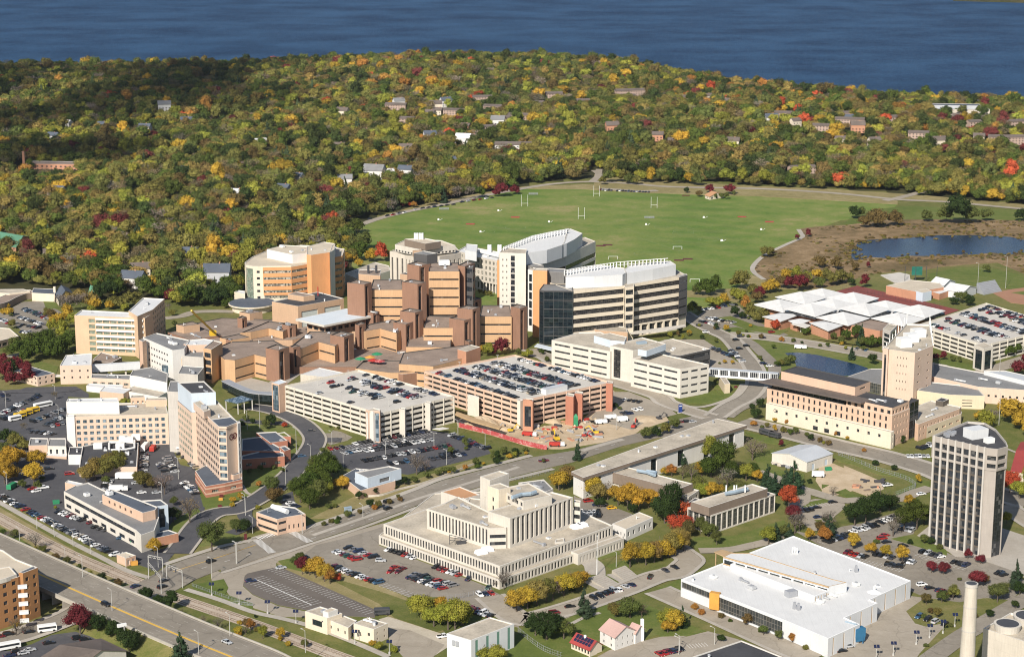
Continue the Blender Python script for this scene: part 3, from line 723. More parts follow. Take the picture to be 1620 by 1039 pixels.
def build_trees():
    used = {}; R = random.Random(3)
    T = sorted(TREES, key=lambda t: math.hypot(t[0], t[1])-12*t[2])
    print('near trees', len(T))
    lab_n = {}; rows_ = []
    for (X, Y, wm, c, hf) in T[:300]:
        kd = 'conifer' if c == 'c' else ('sparse' if c in 'bx' else ('wide' if c == 'd' and wm > 12 else R.choice(['round','round','tall','wide'])))
        near = min(LANDMARKS, key=lambda q: math.hypot(q[1]-X, q[2]-Y))
        dx, dy = X-near[1], Y-near[2]
        side = ('just left of' if dx < 0 else 'just right of') if abs(dx) > abs(dy) else ('in front of' if dy < 0 else 'behind')
        nm = tree_name(c, wm, kd); noun = {'shrub': 'bush', 'evergreen_tree': '', 'bare_tree': 'tree', 'tree': 'tree'}[nm]
        short = SHORTS.get(near[0], near[0])
        key = (CNAME[c]+' '+noun).strip()+' '+side+' '+short
        lab_n.setdefault(key, []).append(len(rows_)); rows_.append([X, Y, wm, c, hf, kd, nm, key])
    for key, idx in lab_n.items():
        idx.sort(key=lambda i: proj(rows_[i][0], rows_[i][1])[0])
        for j, i in enumerate(idx): rows_[i].append(key if len(idx) == 1 else key+', '+ordw(j)+' from left')
    for (X, Y, wm, c, hf, kd, nm, key, lab) in rows_:
        e = empty(nm, X, Y, 0 if Y < 1560 else hgt(X, Y), R.uniform(0, 6.28)); tag(e, lab, 'bush' if nm == 'shrub' else 'tree', 'bushes' if nm == 'shrub' else CNAME[c]+' trees')
        cm, tm = R.choice(VAR[kd]); tc = TINT[c]; f = R.uniform(.85,1.2)
        tc = (tc[0]*f*R.uniform(.9,1.1), tc[1]*f*R.uniform(.92,1.08), tc[2]*f)
        hz = wm*hf*R.uniform(.95,1.15); z0 = 0
        if nm == 'shrub': z0 = -.22*hz
        for nm2, me in (('crown', cm), ('trunk', tm)):
            o = bpy.data.objects.new(nm2, me); C.objects.link(o); o.parent = e; o.scale = (wm*1.12, wm*1.12, hz*1.08); o.location = (0, 0, z0)
            if nm2 == 'crown': o['tint'] = [float(v) for v in tc]
    return T[300:]
def scatter(name, pts, label, far=True):
    """pts rows: x, y, z, width, height, tint(3), variant ; one object of instanced trees"""
    if name == 'forest' or True:
        if 'src' not in VAR:
            col = bpy.data.collections.new('tree_kinds'); names = []
            i = 0
            for kd, cnt, nl, ls in (('round',4,900,.034),('tall',2,900,.034),('wide',3,1000,.032),('sparse',2,500,.026),('conifer',2,700,.034)):
                for j in range(cnt):
                    me = crown_mesh(50+i*3, kd, nl, ls, zlo=.16)
                    o = bpy.data.objects.new('tree_kind_%02d' % i, me); col.objects.link(o); i += 1
            VAR['src'] = col
    col = VAR['src']; A = np.array(pts, dtype=float)
    me = bpy.data.meshes.new(name); me.from_pydata(A[:, :3].tolist(), [], [])
    for nm, ty, data, key in (('width', 'FLOAT_VECTOR', np.stack([A[:,3], A[:,3], A[:,4]], 1), 'vector'), ('tint', 'FLOAT_VECTOR', A[:,5:8], 'vector'),
                              ('spin', 'FLOAT_VECTOR', np.stack([rng.uniform(-.06,.06,len(A)), rng.uniform(-.06,.06,len(A)), rng.uniform(0,6.28,len(A))], 1), 'vector')):
        a = me.attributes.new(nm, ty, 'POINT'); a.data.foreach_set(key, data.ravel())
    a = me.attributes.new('pick', 'INT', 'POINT'); a.data.foreach_set('value', A[:,8].astype(int))
    o = bpy.data.objects.new(name, me); C.objects.link(o); tag(o, label, 'trees', kind='stuff')
    ng = bpy.data.node_groups.new(name, 'GeometryNodeTree')
    ng.interface.new_socket('Geometry', in_out='INPUT', socket_type='NodeSocketGeometry'); ng.interface.new_socket('Geometry', in_out='OUTPUT', socket_type='NodeSocketGeometry')
    N = ng.nodes; gi = N.new('NodeGroupInput'); go = N.new('NodeGroupOutput'); ip = N.new('GeometryNodeInstanceOnPoints'); ci = N.new('GeometryNodeCollectionInfo')
    ci.inputs['Collection'].default_value = col; ci.inputs['Separate Children'].default_value = True; ci.inputs['Reset Children'].default_value = True
    def attr(nm, ty):
        n = N.new('GeometryNodeInputNamedAttribute'); n.data_type = ty; n.inputs['Name'].default_value = nm; return [s for s in n.outputs if s.enabled and s.name == 'Attribute'][0]
    ng.links.new(gi.outputs[0], ip.inputs['Points']); ng.links.new(ci.outputs[0], ip.inputs['Instance']); ip.inputs['Pick Instance'].default_value = True
    ng.links.new(attr('pick', 'INT'), ip.inputs['Instance Index']); ng.links.new(attr('width', 'FLOAT_VECTOR'), ip.inputs['Scale'])
    ng.links.new(attr('spin', 'FLOAT_VECTOR'), ip.inputs['Rotation']); ng.links.new(ip.outputs[0], go.inputs[0])
    md = o.modifiers.new('scatter', 'NODES'); md.node_group = ng
    return o
# ------------------------------------------------------------------ ground, water
def terrain():
    ys = np.concatenate([np.linspace(430, 1540, 12), np.linspace(1560, 3500, 98)]); xs = np.linspace(-1900, 1900, 110)
    X, Y = np.meshgrid(xs, ys); Z = hgt(X, Y); V = np.stack([X, Y, Z], 2).reshape(-1, 3); nx = len(xs)
    Fc = [(j*nx+i, j*nx+i+1, (j+1)*nx+i+1, (j+1)*nx+i) for j in range(len(ys)-1) for i in range(nx-1)]
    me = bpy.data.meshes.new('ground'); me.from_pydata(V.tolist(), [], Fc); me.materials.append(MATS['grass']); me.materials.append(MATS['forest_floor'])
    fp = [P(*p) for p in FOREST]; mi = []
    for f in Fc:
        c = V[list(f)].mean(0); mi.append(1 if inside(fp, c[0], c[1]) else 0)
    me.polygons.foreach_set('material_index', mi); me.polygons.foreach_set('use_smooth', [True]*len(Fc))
    o = bpy.data.objects.new('ground', me); C.objects.link(o); tag(o, kind='structure')
FOREST = ZZ('X -900,106 -100,106 300,110 450,111 600,106 700,101 780,99 900,105 1000,121 1150,139 1300,151 1450,159 1620,165 1720,169 2100,178 2100,345 1700,340 1600,322 1460,312 1420,303 1200,292 1060,287 955,283 935,283 860,290 830,296 780,308 700,322 640,332 590,346 575,356 560,380 556,420 540,440 470,420 385,440 378,470 330,488 285,484 262,470 225,472 205,468 170,476 150,462 115,458 60,452 0,452 -200,452')
EXCL = []
SHN = [0]
def sheet(nm, mats, s, z, m=0, kerb=0.0, poly=None):
    SHN[0] += 1; z += SHN[0]*.0011
    p = ccw(poly or PW(s, 0)); mb = MB(); mb.face([(*q, z) for q in p], m=m)
    n = len(p)
    for i in range(n): mb.face([(*p[i], z-.25 if not kerb else 0), (*p[(i+1) % n], z-.25 if not kerb else 0), (*p[(i+1) % n], z), (*p[i], z)], m=m)
    return struct(nm, mb, mats)
terrain()
lake = MB(); lake.face([(-9000, 2300, -1.5), (9000, 2300, -1.5), (14000, 30000, -1.5), (-14000, 30000, -1.5)]); struct('lake', lake, 'lake')
fs = MB(); fp = [P(1508,1.0), P(1540,-3), P(1700,-4), P(2000,-5), P(2000,4), P(1640,4.5), P(1560,2.5)]
fs.prism(fp, -3, 14); struct('far_shore', fs, 'forest_floor')
sheet('playing_field', 'field', 'X 556,420 572,352 600,344 660,330 760,312 830,299 930,300 1000,305 1100,308 1200,311 1320,318 1420,324 1400,341 1330,349 1275,368 1262,382 1205,402 1190,425 1192,442 1165,462 1090,500 700,500 600,470', .05)
sheet('marsh', 'marsh', 'D 395,250 415,215 440,190 500,160 560,130 622,100 605,66 640,58 700,52 830,45 1000,22 1300,20 1620,25 1800,30 1800,250 1620,265 1500,215 1350,225 1240,235 1160,250 1040,255 960,262 870,285 820,310 700,330 560,330 480,310 430,280', .08)
sheet('meadow', 'lawn', 'D 810,45 830,20 900,-20 1100,-40 1620,-20 1800,0 1800,28 1620,24 1300,19 1000,21 880,38', .07)
sheet('meadow', 'dry', 'D 100,370 250,375 330,395 380,330 500,330 700,345 840,330 840,300 560,320 430,280 380,265 330,330 100,340', .06)
sheet('pond', 'pond', 'D 843,195 845,160 866,138 872,126 920,114 1000,108 1100,105 1180,97 1230,92 1320,93 1400,92 1480,96 1560,100 1640,118 1720,120 1720,165 1600,172 1550,180 1480,170 1400,178 1300,180 1200,186 1100,184 1000,195 930,190 900,200 860,203', .16)
sheet('lawn', 'lawn', 'D 395,575 420,560 500,562 620,578 760,605 900,640 1000,668 1010,700 960,740 860,760 700,740 560,700 520,705 470,650', .10)
sheet('retention_pond', 'pond', 'D 545,622 600,618 690,630 770,648 860,670 915,688 925,700 890,722 815,724 740,720 690,735 560,735 600,690 588,655', .18)
# asphalt lots
sheet('parking_lot', 'asphalt_dark', 'E -150,150 -60,210 0,240 100,232 170,210 480,205 560,250 560,275 430,270 430,560 1070,560 1140,700 1230,720 1300,900 1310,930 J 1270,180 1180,300 1040,460 1000,495 930,470 735,405 560,330 290,165 0,25 -120,-30', .10)
sheet('parking_lot', 'asphalt_dark', 'F 655,640 720,590 1000,535 1310,478 1440,500 G 50,507 200,560 290,605 305,628 150,672 0,708 F 1180,762 1010,735 880,760 750,700', .10)
sheet('parking_lot', 'asphalt', 'F 635,500 700,480 760,492 830,525 800,545 690,575 630,530', .09)
sheet('parking_lot', 'asphalt_dark', 'F 390,890 470,860 560,900 560,985 470,985 380,960', .09)
sheet('parking_lot', 'asphalt', 'K 520,390 600,330 790,285 1020,215 1040,270 1000,330 1605,560 L 300,600 330,640 230,665 170,690 130,680 0,690 K 1430,655 1200,662 1000,583 700,475 600,440', .12)
sheet('parking_lot', 'asphalt_pale', 'K 0,500 90,470 330,380 430,360 520,330 1030,190 1040,270 790,300 600,345 520,395 480,400 350,440 345,480 150,520 138,590 200,645 360,715 540,750 530,785 380,782 200,725 60,660 20,600 -60,560 -70,480', .08)
sheet('parking_lot', 'asphalt_brown', 'K 148,528 165,510 240,492 350,470 375,468 985,742 975,790 940,785 700,775 540,742 360,708 200,640 140,585', .13)
sheet('gravel_yard', 'gravel', 'K 1000,800 1060,782 1370,882 1430,900 1440,975 1330,1045 1180,1060 1070,900 1060,850', .10)
sheet('service_yard', 'asphalt_pale', 'K 1060,850 1200,870 1420,962 1340,1045 1160,1045 1065,930', .12)
sheet('parking_lot', 'asphalt', 'L 130,682 330,625 390,655 395,720 440,770 530,805 480,850 430,835 330,780 170,720', .11)
sheet('parking_lot', 'asphalt_pale', 'L 690,760 960,670 1120,610 1150,640 900,740 800,790 740,800', .11)
sheet('parking_lot', 'asphalt_pale', 'L 1180,560 1400,470 1560,440 1570,470 1290,575 1200,590', .11)
sheet('parking_lot', 'asphalt', 'G 830,890 1010,940 1200,1010 1185,1045 1080,1080 900,1050 830,960', .10)
sheet('parking_lot', 'asphalt_pale', 'L 970,1045 1060,995 1200,955 1450,895 1605,885 M 60,655 200,620 330,655 560,736 M 560,800 -200,800', .10)
sheet('parking_lot', 'asphalt', 'M 590,170 700,190 800,150 890,135 960,110 1050,85 1140,140 1120,190 1030,210 1200,230 1290,275 1400,290 1560,340 1640,410 1560,480 1440,470 1330,490 1180,470 1110,440 1080,380 740,255', .10)
sheet('parking_lot', 'asphalt_pale', 'H 845,960 870,930 960,915 1139,930 I 120,660 130,700 60,760 0,790 H 1000,1045 870,1045 800,1010', .09)
sheet('service_yard', 'asphalt_pale', 'M 735,736 745,690 870,590 960,545 1110,462 1175,470 1090,530 1130,585 1180,600 1280,580 1150,720 1100,800 735,800', .12)
sheet('plaza', 'concrete', 'M 1140,190 1190,150 1500,150 1620,190 1700,260 1700,420 1560,345 1400,290 1310,285 1280,262', .12)
sheet('dirt_yard', 'dirt', 'H 990,690 1070,690 1139,720 I 120,470 240,520 330,560 340,600 250,640 170,610 60,640 0,620 H 1000,860 960,800', .08)
sheet('construction_ground', 'dirt', 'G 80,410 300,390 470,440 620,460 800,430 900,400 1080,230 1180,330 1400,370 1430,420 1250,480 1200,520 1000,560 760,600 690,600 560,590 300,510 100,462', .07)
sheet('parking_lot', 'asphalt_pale', 'G 1075,240 1180,240 1420,330 1480,380 1280,430 1200,480 1050,440 960,430 940,400', .12)
sheet('parking_lot', 'asphalt', 'A 80,585 140,550 260,545 380,610 420,650 350,700 290,700 300,640 170,590 150,620 90,625', .10)
sheet('parking_lot', 'asphalt', 'A -60,600 60,610 170,600 330,690 300,740 180,770 100,700 -60,720', .09)
sheet('parking_lot', 'asphalt', 'D 130,470 200,420 340,410 400,470 560,540 480,560 300,540 200,510', .09)
sheet('parking_lot', 'asphalt_pale', 'D 0,560 180,560 330,660 400,690 380,730 200,690 0,620', .08)
sheet('tennis_court', ['court_red','court_green'], 'D 770,345 870,318 1090,370 1330,428 1250,455', .10)
sheet('ball_field', 'lawn', 'D 1190,265 1330,235 1470,240 1700,290 1700,420 1560,330 1480,330 1400,340 1300,320 1200,300', .10)
sheet('ball_field', 'infield', 'D 1480,352 1560,335 1640,325 1760,345 1760,420 1560,395', .13)
sheet('lawn', 'lawn', 'D 1560,350 1700,335 1760,360 1700,375', .16)
# lawns
for s, mt in [('E 1230,760 1300,870 1540,830 1600,860 1600,900 J 1480,90 1380,130 1290,85', 'lawn'),
          ('F 375,345 560,400 620,430 720,460 690,500 640,500 560,430 390,360', 'lawn'),
          ('F 360,480 400,455 480,460 520,490 510,515 440,510 430,500', 'lawn'), ('F 130,440 300,440 400,460 420,490 130,490', 'lawn'),
          ('F 440,560 510,550 520,600 440,710 380,770 270,800 130,800 130,740 400,690 430,600', 'lawn'),
          ('F -10,860 110,860 280,820 290,830 190,900 60,960 0,990', 'lawn'),
          ('J 0,90 830,570 800,590 540,540 0,210', 'dry'), ('J 0,210 545,545 700,580 830,580 690,620 560,560 330,470 0,270', 'lawn'),
          ('J 950,370 1130,310 1240,190 1100,170 1060,240 1130,260 1130,330', 'lawn'),
          ('J 1210,585 1420,545 1450,600 1430,640 1605,700 1605,740 1250,620', 'lawn'),
          ('J 1100,180 1250,90 1290,140 1240,190 1120,220', 'lawn'), ('J 1290,340 1400,320 1540,300 1500,240 1430,230 1260,330', 'lawn'),
          ('K 350,440 520,400 560,450 700,480 1000,585 1200,670 1420,880 1370,882 1060,780 985,742 380,470', 'dry'),
          ('K 360,430 480,405 520,410 520,500 400,470', 'lawn'), ('K 640,520 1000,700 1100,790 1370,880 1430,860 1200,690 1000,620', 'grass'),
          ('L 800,790 900,745 1060,700 1280,700 1460,780 1605,850 1605,885 1400,890 1200,950 1050,995 900,1045 400,1045 470,900 540,830 700,830', 'lawn'),
          ('L 425,690 700,690 940,610 1000,640 880,700 700,760 540,790 440,740', 'grass'), ('L 1180,540 1400,440 1550,400 1570,430 1470,470 1210,555', 'grass'),
          ('L 930,425 1110,365 1130,385 970,435', 'lawn'), ('L 1040,460 1180,420 1250,440 1100,500', 'lawn'), ('L 980,540 1040,515 1120,570 1060,600', 'lawn'),
          ('L 1365,600 1500,550 1600,540 1605,650 1500,640 1605,740 1460,660', 'lawn'),
          ('M 0,430 80,385 130,440 110,500 250,560 700,722 680,726 0,470', 'lawn'), ('M -20,540 190,620 120,640 -20,645', 'lawn'),
          ('M 1120,420 1240,450 1340,470 1480,540 1350,610 1160,715 1120,695 1240,625 1130,585 1090,525', 'grass'),
          ('M 130,200 330,190 540,120 560,150 420,220 300,240 200,265 120,235', 'lawn'), ('M 610,70 810,25 760,20 600,50', 'lawn'),
          ('M 1020,205 1120,185 1270,255 1275,280 1140,240', 'lawn'), ('M 1310,290 1400,290 1560,330 1540,355 1330,310', 'grass'),
          ('M 1450,460 1500,440 1550,450 1550,510 1500,515 1450,490', 'grass'), ('M 1560,400 1700,400 1700,490 1580,490', 'grass'),
          ('H 510,490 800,560 760,580 590,550', 'lawn'), ('H 570,640 700,600 680,690 590,700', 'lawn'), ('H 570,690 680,690 790,760 890,760 880,850 750,790 600,745', 'lawn'),
          ('H 130,290 260,250 320,230 400,290 330,310 150,310', 'lawn'), ('H 310,190 500,180 510,210 440,230 320,215', 'lawn'), ('H 320,225 450,250 440,270 380,270', 'lawn'),
          ('I 60,420 150,420 300,480 480,530 590,560 590,590 430,650 400,620 490,580 450,540 300,520 180,470 90,450', 'lawn'),
          ('I 70,620 130,600 210,650 190,665', 'lawn'), ('I 0,575 40,580 0,600', 'lawn'), ('I 410,650 590,640 590,700 500,690', 'grass'),
          ('I 960,280 1108,230 1250,240 1250,420 1108,410 1010,340', 'grass'), ('I 1000,620 1108,690 1200,720 1108,600 1050,580', 'grass'),
          ('G 870,610 1130,545 1150,560 900,625', 'grass'), ('G 100,500 290,550 560,630 600,650 430,650 310,610 200,560', 'grass'),
          ('G 780,860 900,850 1080,960 1000,940 850,905', 'grass'),
          ('F 850,770 1000,860 1240,790 1605,660 1605,700 1240,850 900,960 700,1039 560,1039 640,960 800,860', 'dry'), ('F 450,860 520,820 830,820 840,900 560,1039 480,1000', 'grass'),
          ('A 195,910 370,960 350,1020 220,960 170,930', 'lawn'), ('A 115,545 250,515 250,525 130,555', 'lawn'), ('A 270,525 330,515 370,590 290,600', 'lawn'),
          ('D 240,465 300,455 420,500 560,520 520,540 380,520', 'lawn'), ('D 240,515 330,505 470,545 400,560 270,540', 'lawn'),
          ('A 20,770 480,770 480,960 60,960', 'grass'), ('D 1130,650 1230,640 1450,690 1350,700', 'lawn'), ('D 980,600 600,560 620,550 980,610', 'grass')]:
    sheet('lawn', mt, s, {'dry': .045, 'grass': .05, 'lawn': .14}[mt])
# roads
def road(nm, mat, s, w, z=.2, kerb=.12, walk=0, line=None, walk_both=True):
    SHN[0] += 1; z += SHN[0]*.0011; pts = PW(s, 0); mb = MB(); q = strip(mb, pts, w, z, 0); struct(nm, mb, mat)
    if walk:
        mb = MB(); strip(mb, shift(q, w/2+walk/2+.1), walk, z+.13, 0, smooth=False, kerb=.1)
        if walk_both: strip(mb, shift(q, -(w/2+walk/2+.1)), walk, z+.13, 0, smooth=False, kerb=.1)
        struct('pavement', mb, 'concrete')
    return q
def lines(specs, z):
    for s, w, on, off, mt in specs:
        mb = MB(); dashes(mb, PW(s, 0), z, on, off, w, solid=off == 0); struct('road_marking', mb, mt)
sheet('road', 'asphalt', 'J 990,510 1060,465 1170,425 1390,355 1605,310 K 220,295 410,240 500,250 560,228 900,110 1240,-15 G 0,800 300,722 560,655 840,610 1000,565 1160,520 1290,490 1400,455 1500,430 H 100,412 180,395 330,392 480,440 520,470 300,470 150,480 120,520 G 1360,530 1140,580 1000,625 820,685 700,712 430,780 150,865 0,895 K 1240,80 900,205 570,312 430,360 330,385 0,500 J 1400,485 1250,545 1130,610 1060,645 960,700 900,680 780,625 760,600 880,570', .2)
mb = MB()
strip(mb, PW('K 580,270 900,160 1240,40 G 0,868 300,775 480,715', 0), 2.6, .33, 0, kerb=.13); strip(mb, PW('G 880,614 1000,578 1140,540', 0), 3.5, .33, kerb=.13)
strip(mb, PW('J 1270,445 1400,405 1605,345 K 0,345 150,300', 0), .9, .3, kerb=.08); struct('median', mb, 'concrete')
mb = MB(); strip(mb, PW('J 1040,455 1170,412 1390,343 1605,298 K 220,283 400,235', 0), 3, .33, kerb=.13)
strip(mb, PW('K 490,240 560,216 900,98 1240,-28 G 0,787 300,709 560,642', 0), 3.5, .33, kerb=.13)
strip(mb, PW('K 0,508 220,440 430,372 570,324 900,218 1240,92', 0), 2.2, .33, kerb=.13); strip(mb, PW('G 150,880 430,795 700,727', 0), 3, .33, kerb=.13)
struct('pavement', mb, 'concrete')
road('road', 'asphalt', 'H 480,430 700,480 900,530 1139,590 I 350,425 600,500 I 750,560 1000,640 1150,680', 15, .21, walk=3)
qn = road('road', 'asphalt', 'H 320,400 420,330 520,280 570,230 590,180 580,120 550,60 500,0 D 300,560 240,530 180,500 125,468 80,440', 9, .22, walk=2.5)
road('road', 'asphalt', 'H 400,400 470,350 560,310 625,250 650,190 D 500,690 440,620 380,570 300,540', 8, .23)
road('road', 'asphalt_pale', 'D 300,542 380,545 500,557 700,588 850,615 990,640 1100,665 1250,690', 12, .24, walk=2.5)
road('road', 'asphalt_pale', 'D 1400,720 1500,690 1620,650 1760,610', 12, .2)
road('road', 'asphalt_pale', 'C 560,850 600,880 660,900 G 740,70 920,125 1100,185 1350,262 H 20,310 160,360 300,400', 9, .2, walk=2.5)
dr = road('driveway', 'asphalt_dark', 'F 180,335 260,345 350,365 440,400 510,440 565,490 592,540 570,600 500,690 440,760 370,820 290,880 200,935 100,985 J 1400,120 1320,150 1250,215 1190,300 1125,385', 10.5, .22, walk=1.3)
road('driveway', 'asphalt_dark', 'F 590,550 680,545 760,545', 8, .21)
road('driveway', 'asphalt_dark', 'F 600,600 650,650 700,690', 8, .2)
road('driveway', 'asphalt_dark', 'F 110,420 230,432 330,440 420,435', 7, .2)
road('driveway', 'asphalt_dark', 'J 1590,60 1560,100 1555,150 1590,200 K 60,260', 7, .21)
road('street', 'asphalt_pale', 'L 300,655 400,745 470,790 560,800 850,720 1150,615 1350,535 M 50,360 100,325 118,300 80,270 20,225', 10, .2, walk=1.8)
road('street', 'asphalt_pale', 'M -28,437 250,560 560,700 680,745', 11, .21, walk=1.8)
road('street', 'asphalt_pale', 'M 160,260 300,255 400,235 480,215 520,190', 7, .2)
road('street', 'asphalt_pale', 'H 590,745 720,790 790,820 860,850 930,870 I 0,635 120,665 200,662 330,665 430,655 520,620 600,595', 8, .2)
road('street', 'asphalt_pale', 'H 880,850 880,930 830,980 M 700,170 780,140', 7, .21)
road('street', 'asphalt_pale', 'I 1010,690 1060,730 1150,790 1250,850', 9, .2, walk=2)
road('street', 'asphalt', 'M 1180,760 1330,650 1480,560 1600,490 1700,440', 9, .2)
road('street', 'asphalt', 'J -100,985 0,940 150,895 280,850 430,790 520,740 600,690 700,650 800,610', 11, .2, walk=2.5)
road('street', 'asphalt_pale', 'A 1040,655 1150,640 1230,615 1350,610 1480,612', 9, .1)
road('street', 'asphalt_pale', 'A -60,930 40,900 140,880 260,860', 7, .2)
road('driveway', 'asphalt_dark', 'E -120,225 0,243 120,236 300,240 440,228 480,232', 8, .2)
road('street', 'asphalt_pale', 'X 540,368 590,349 640,336 700,324 760,311 820,300 870,292 930,288 1000,291 1060,296 1200,299 1320,306 1420,316 1500,320 1620,331 1800,345', 9, .2)
road('street', 'asphalt_pale', 'X 935,289 945,281 948,276 940,270', 8, .25); road('street', 'asphalt_pale', 'X 1400,318 1420,314 1440,309 1462,303', 9, .25)
road('parking_strip', 'asphalt_pale', 'X 950,299 980,301 1010,303 1040,302', 10, .23)
road('footpath', 'concrete', 'D 606,66 618,85 622,102 560,130 500,158 440,192 402,232 405,258 430,278 452,292', 4, .16)
road('footpath', 'concrete', 'J -60,25 0,62 400,285 640,408 800,490 950,540', 3.2, .16); road('footpath', 'concrete', 'J 1180,612 1400,680 1605,755 K 400,800 600,855 850,950 1060,1040', 3.2, .16)
road('footpath', 'concrete', 'L 820,830 900,790 1000,760', 2, .16); road('footpath', 'concrete', 'I 1010,380 1108,420', 2, .16)
road('footpath', 'concrete', 'H 130,330 250,335 400,290 460,250 500,190', 3, .17); road('footpath', 'concrete', 'F 130,830 165,880 210,890', 2, .17)
road('steps_path', 'concrete', 'L 915,560 1010,610', 3.5, .17); road('steps_path', 'concrete', 'L 1060,515 1150,565', 3.5, .17); road('footpath', 'concrete', 'L 900,420 960,460 970,520', 9, .16)
# lane lines
lines([('J 1100,500 1400,405 1605,338', .35, 1, 0, 'paint_yellow'), ('K 0,405 220,330', .3, 1, 0, 'paint_yellow'), ('J 1280,480 1605,385', .2, 3, 9, 'paint_white'),
       ('K 560,250 900,138 1240,18', .2, 3, 9, 'paint_white'), ('K 570,292 900,183 1240,62', .2, 3, 9, 'paint_white'), ('G 0,832 300,742 560,682', .2, 3, 9, 'paint_white'), ('G 600,672 820,642 1140,560', .2, 3, 9, 'paint_white')], .36)
for nm, s0, s1 in (('a','K 225,300','K 330,385'),('b','K 450,250','K 570,318'),('c','K 230,292','K 405,243')):
    a = Vector(PW(s0)[0]); b_ = Vector(PW(s1)[0]); n = int((b_-a).length/1.3); d = (b_-a).normalized(); k = Vector((-d.y, d.x)); mb = MB()
    for i in range(n):
        c = a+d*(i+.5)*1.3; strip(mb, [tuple(c-k*1.8), tuple(c+k*1.8)], .6, .37, smooth=False)
    struct('crosswalk', mb, 'paint_white')
# railway
rl = PW('J -80,115 0,160 400,370 860,560 1050,640 1605,830 K 700,1020 900,1090'); mb = MB(); q = strip(mb, rl, 8, .12); struct('track_bed', mb, 'ballast')
mb = MB()
for o in (-2.9, -1.5, 1.5, 2.9): strip(mb, shift(q, o), .16, .34, smooth=False, kerb=.15)
for a, b_ in zip(q, q[1:]):
    L = math.dist(a, b_); d = ((b_[0]-a[0])/L, (b_[1]-a[1])/L); k = (-d[1], d[0])
    for s_ in np.arange(0, L, 1.6):
        c = (a[0]+d[0]*s_, a[1]+d[1]*s_)
        for o in (-2.2, 2.2): mb.box(c[0]+k[0]*o, c[1]+k[1]*o, .12, .16, .22, 2.4, math.atan2(d[1], d[0]))
tag(mb.build('railway_track', 'tie_wood'), 'double rusty railway track running past the hospital parking lot', 'railway track')
# raised expressway: deck at 5 m
ZB = 5.2
ex = PW('J -400,183 0,366 250,481 550,616 930,781 1300,937 1605,1060 K 350,1140', ZB); exs = smooth_line(ex); WB = 24
mb = MB(); L_, R_ = strip_poly(exs, WB)
def under(p): a = proj(p[0], p[1], 0); return False
gap = PW('J 330,700')[0]
for i in range(len(exs)-1):
    mid = ((exs[i][0]+exs[i+1][0])/2, (exs[i][1]+exs[i+1][1])/2); xx = proj(*mid, ZB)[0]
    lo = ZB-1.2 if 55 < xx < 175 else 0
    a, b_, c, d = R_[i], R_[i+1], L_[i+1], L_[i]
    mb.face([(*a, ZB), (*b_, ZB), (*c, ZB), (*d, ZB)], m=0)
    mb.face([(*b_, lo), (*a, lo), (*d, lo), (*c, lo)], m=1)
    mb.face([(*a, lo), (*b_, lo), (*b_, ZB), (*a, ZB)], m=1); mb.face([(*c, lo), (*d, lo), (*d, ZB), (*c, ZB)], m=1)
    mb.face([(*a, 0), (*a, ZB), (*d, ZB), (*d, 0)], m=1)
for xx in (56, 174):
    i = min(range(len(exs)), key=lambda j: abs(proj(*exs[j], ZB)[0]-xx)); a, d = R_[i], L_[i]
    mb.face([(*a, 0), (*d, 0), (*d, ZB-.02), (*a, ZB-.02)], m=1)
    mb.face([(*d, 0), (*a, 0), (*a, ZB-.02), (*d, ZB-.02)], m=1)
struct('expressway', mb, ['asphalt','concrete'])
mb = MB(); out_ = shift(exs, -WB/2-9)
for i in range(len(exs)-1):
    xx = proj((exs[i][0]+exs[i+1][0])/2, (exs[i][1]+exs[i+1][1])/2, ZB)[0]
    if xx < 185: continue
    mb.face([(*out_[i], .03), (*out_[i+1], .03), (*R_[i+1], ZB-.5), (*R_[i], ZB-.5)])
struct('embankment', mb, 'grass')
sheet('parking_lot', 'asphalt_dark', 'J -100,1150 -100,1010 60,1000 200,960 330,900 480,880 640,930 560,990 250,1050 150,1150', .09)
sheet('verge', 'dry', 'X 600,343 660,325 760,306 830,295 930,292 1000,296 1100,300 1200,303 1320,309 1420,318 1420,324 1320,318 1200,311 1100,308 1000,305 930,300 830,299 760,312 660,330 600,346', .06)
sheet('verge', 'dry', 'X 940,276 1000,284 1100,289 1200,295 1320,300 1460,309 1700,331 1700,336 1500,321 1420,317 1200,302 1060,299 940,293', .03)
sheet('forecourt', 'concrete', 'F -20,140 130,215 330,250 500,130 830,90 500,60 300,180 60,120', .04)
for sg, sd in ((-1, 'near'), (1, 'far')):
    mb = MB(); strip(mb, shift(exs, sg*(WB/2-.25)), .4, ZB+.7, smooth=False, kerb=.7); tag(mb.build('bridge_parapet', 'parapet'), 'low concrete parapet along the %s side of the raised expressway' % sd, 'barrier')
mb = MB(); strip(mb, shift(exs, -3.2), 1.1, ZB+.02, smooth=False); struct('road_marking', mb, 'paint_yellow')
mb = MB()
for o in (-9.0, -6.0, .6, 4.0, 7.4): dashes(mb, shift(exs, o), ZB+.02, 3, 9, .14)
for o in (10.6, -2.2, -11.2): dashes(mb, shift(exs, o), ZB+.02, 1, 0, .18, solid=True)
struct('road_marking', mb, 'old_paint')
road('road', 'asphalt', 'J -300,130 0,290 330,450 520,545', 8, .2)
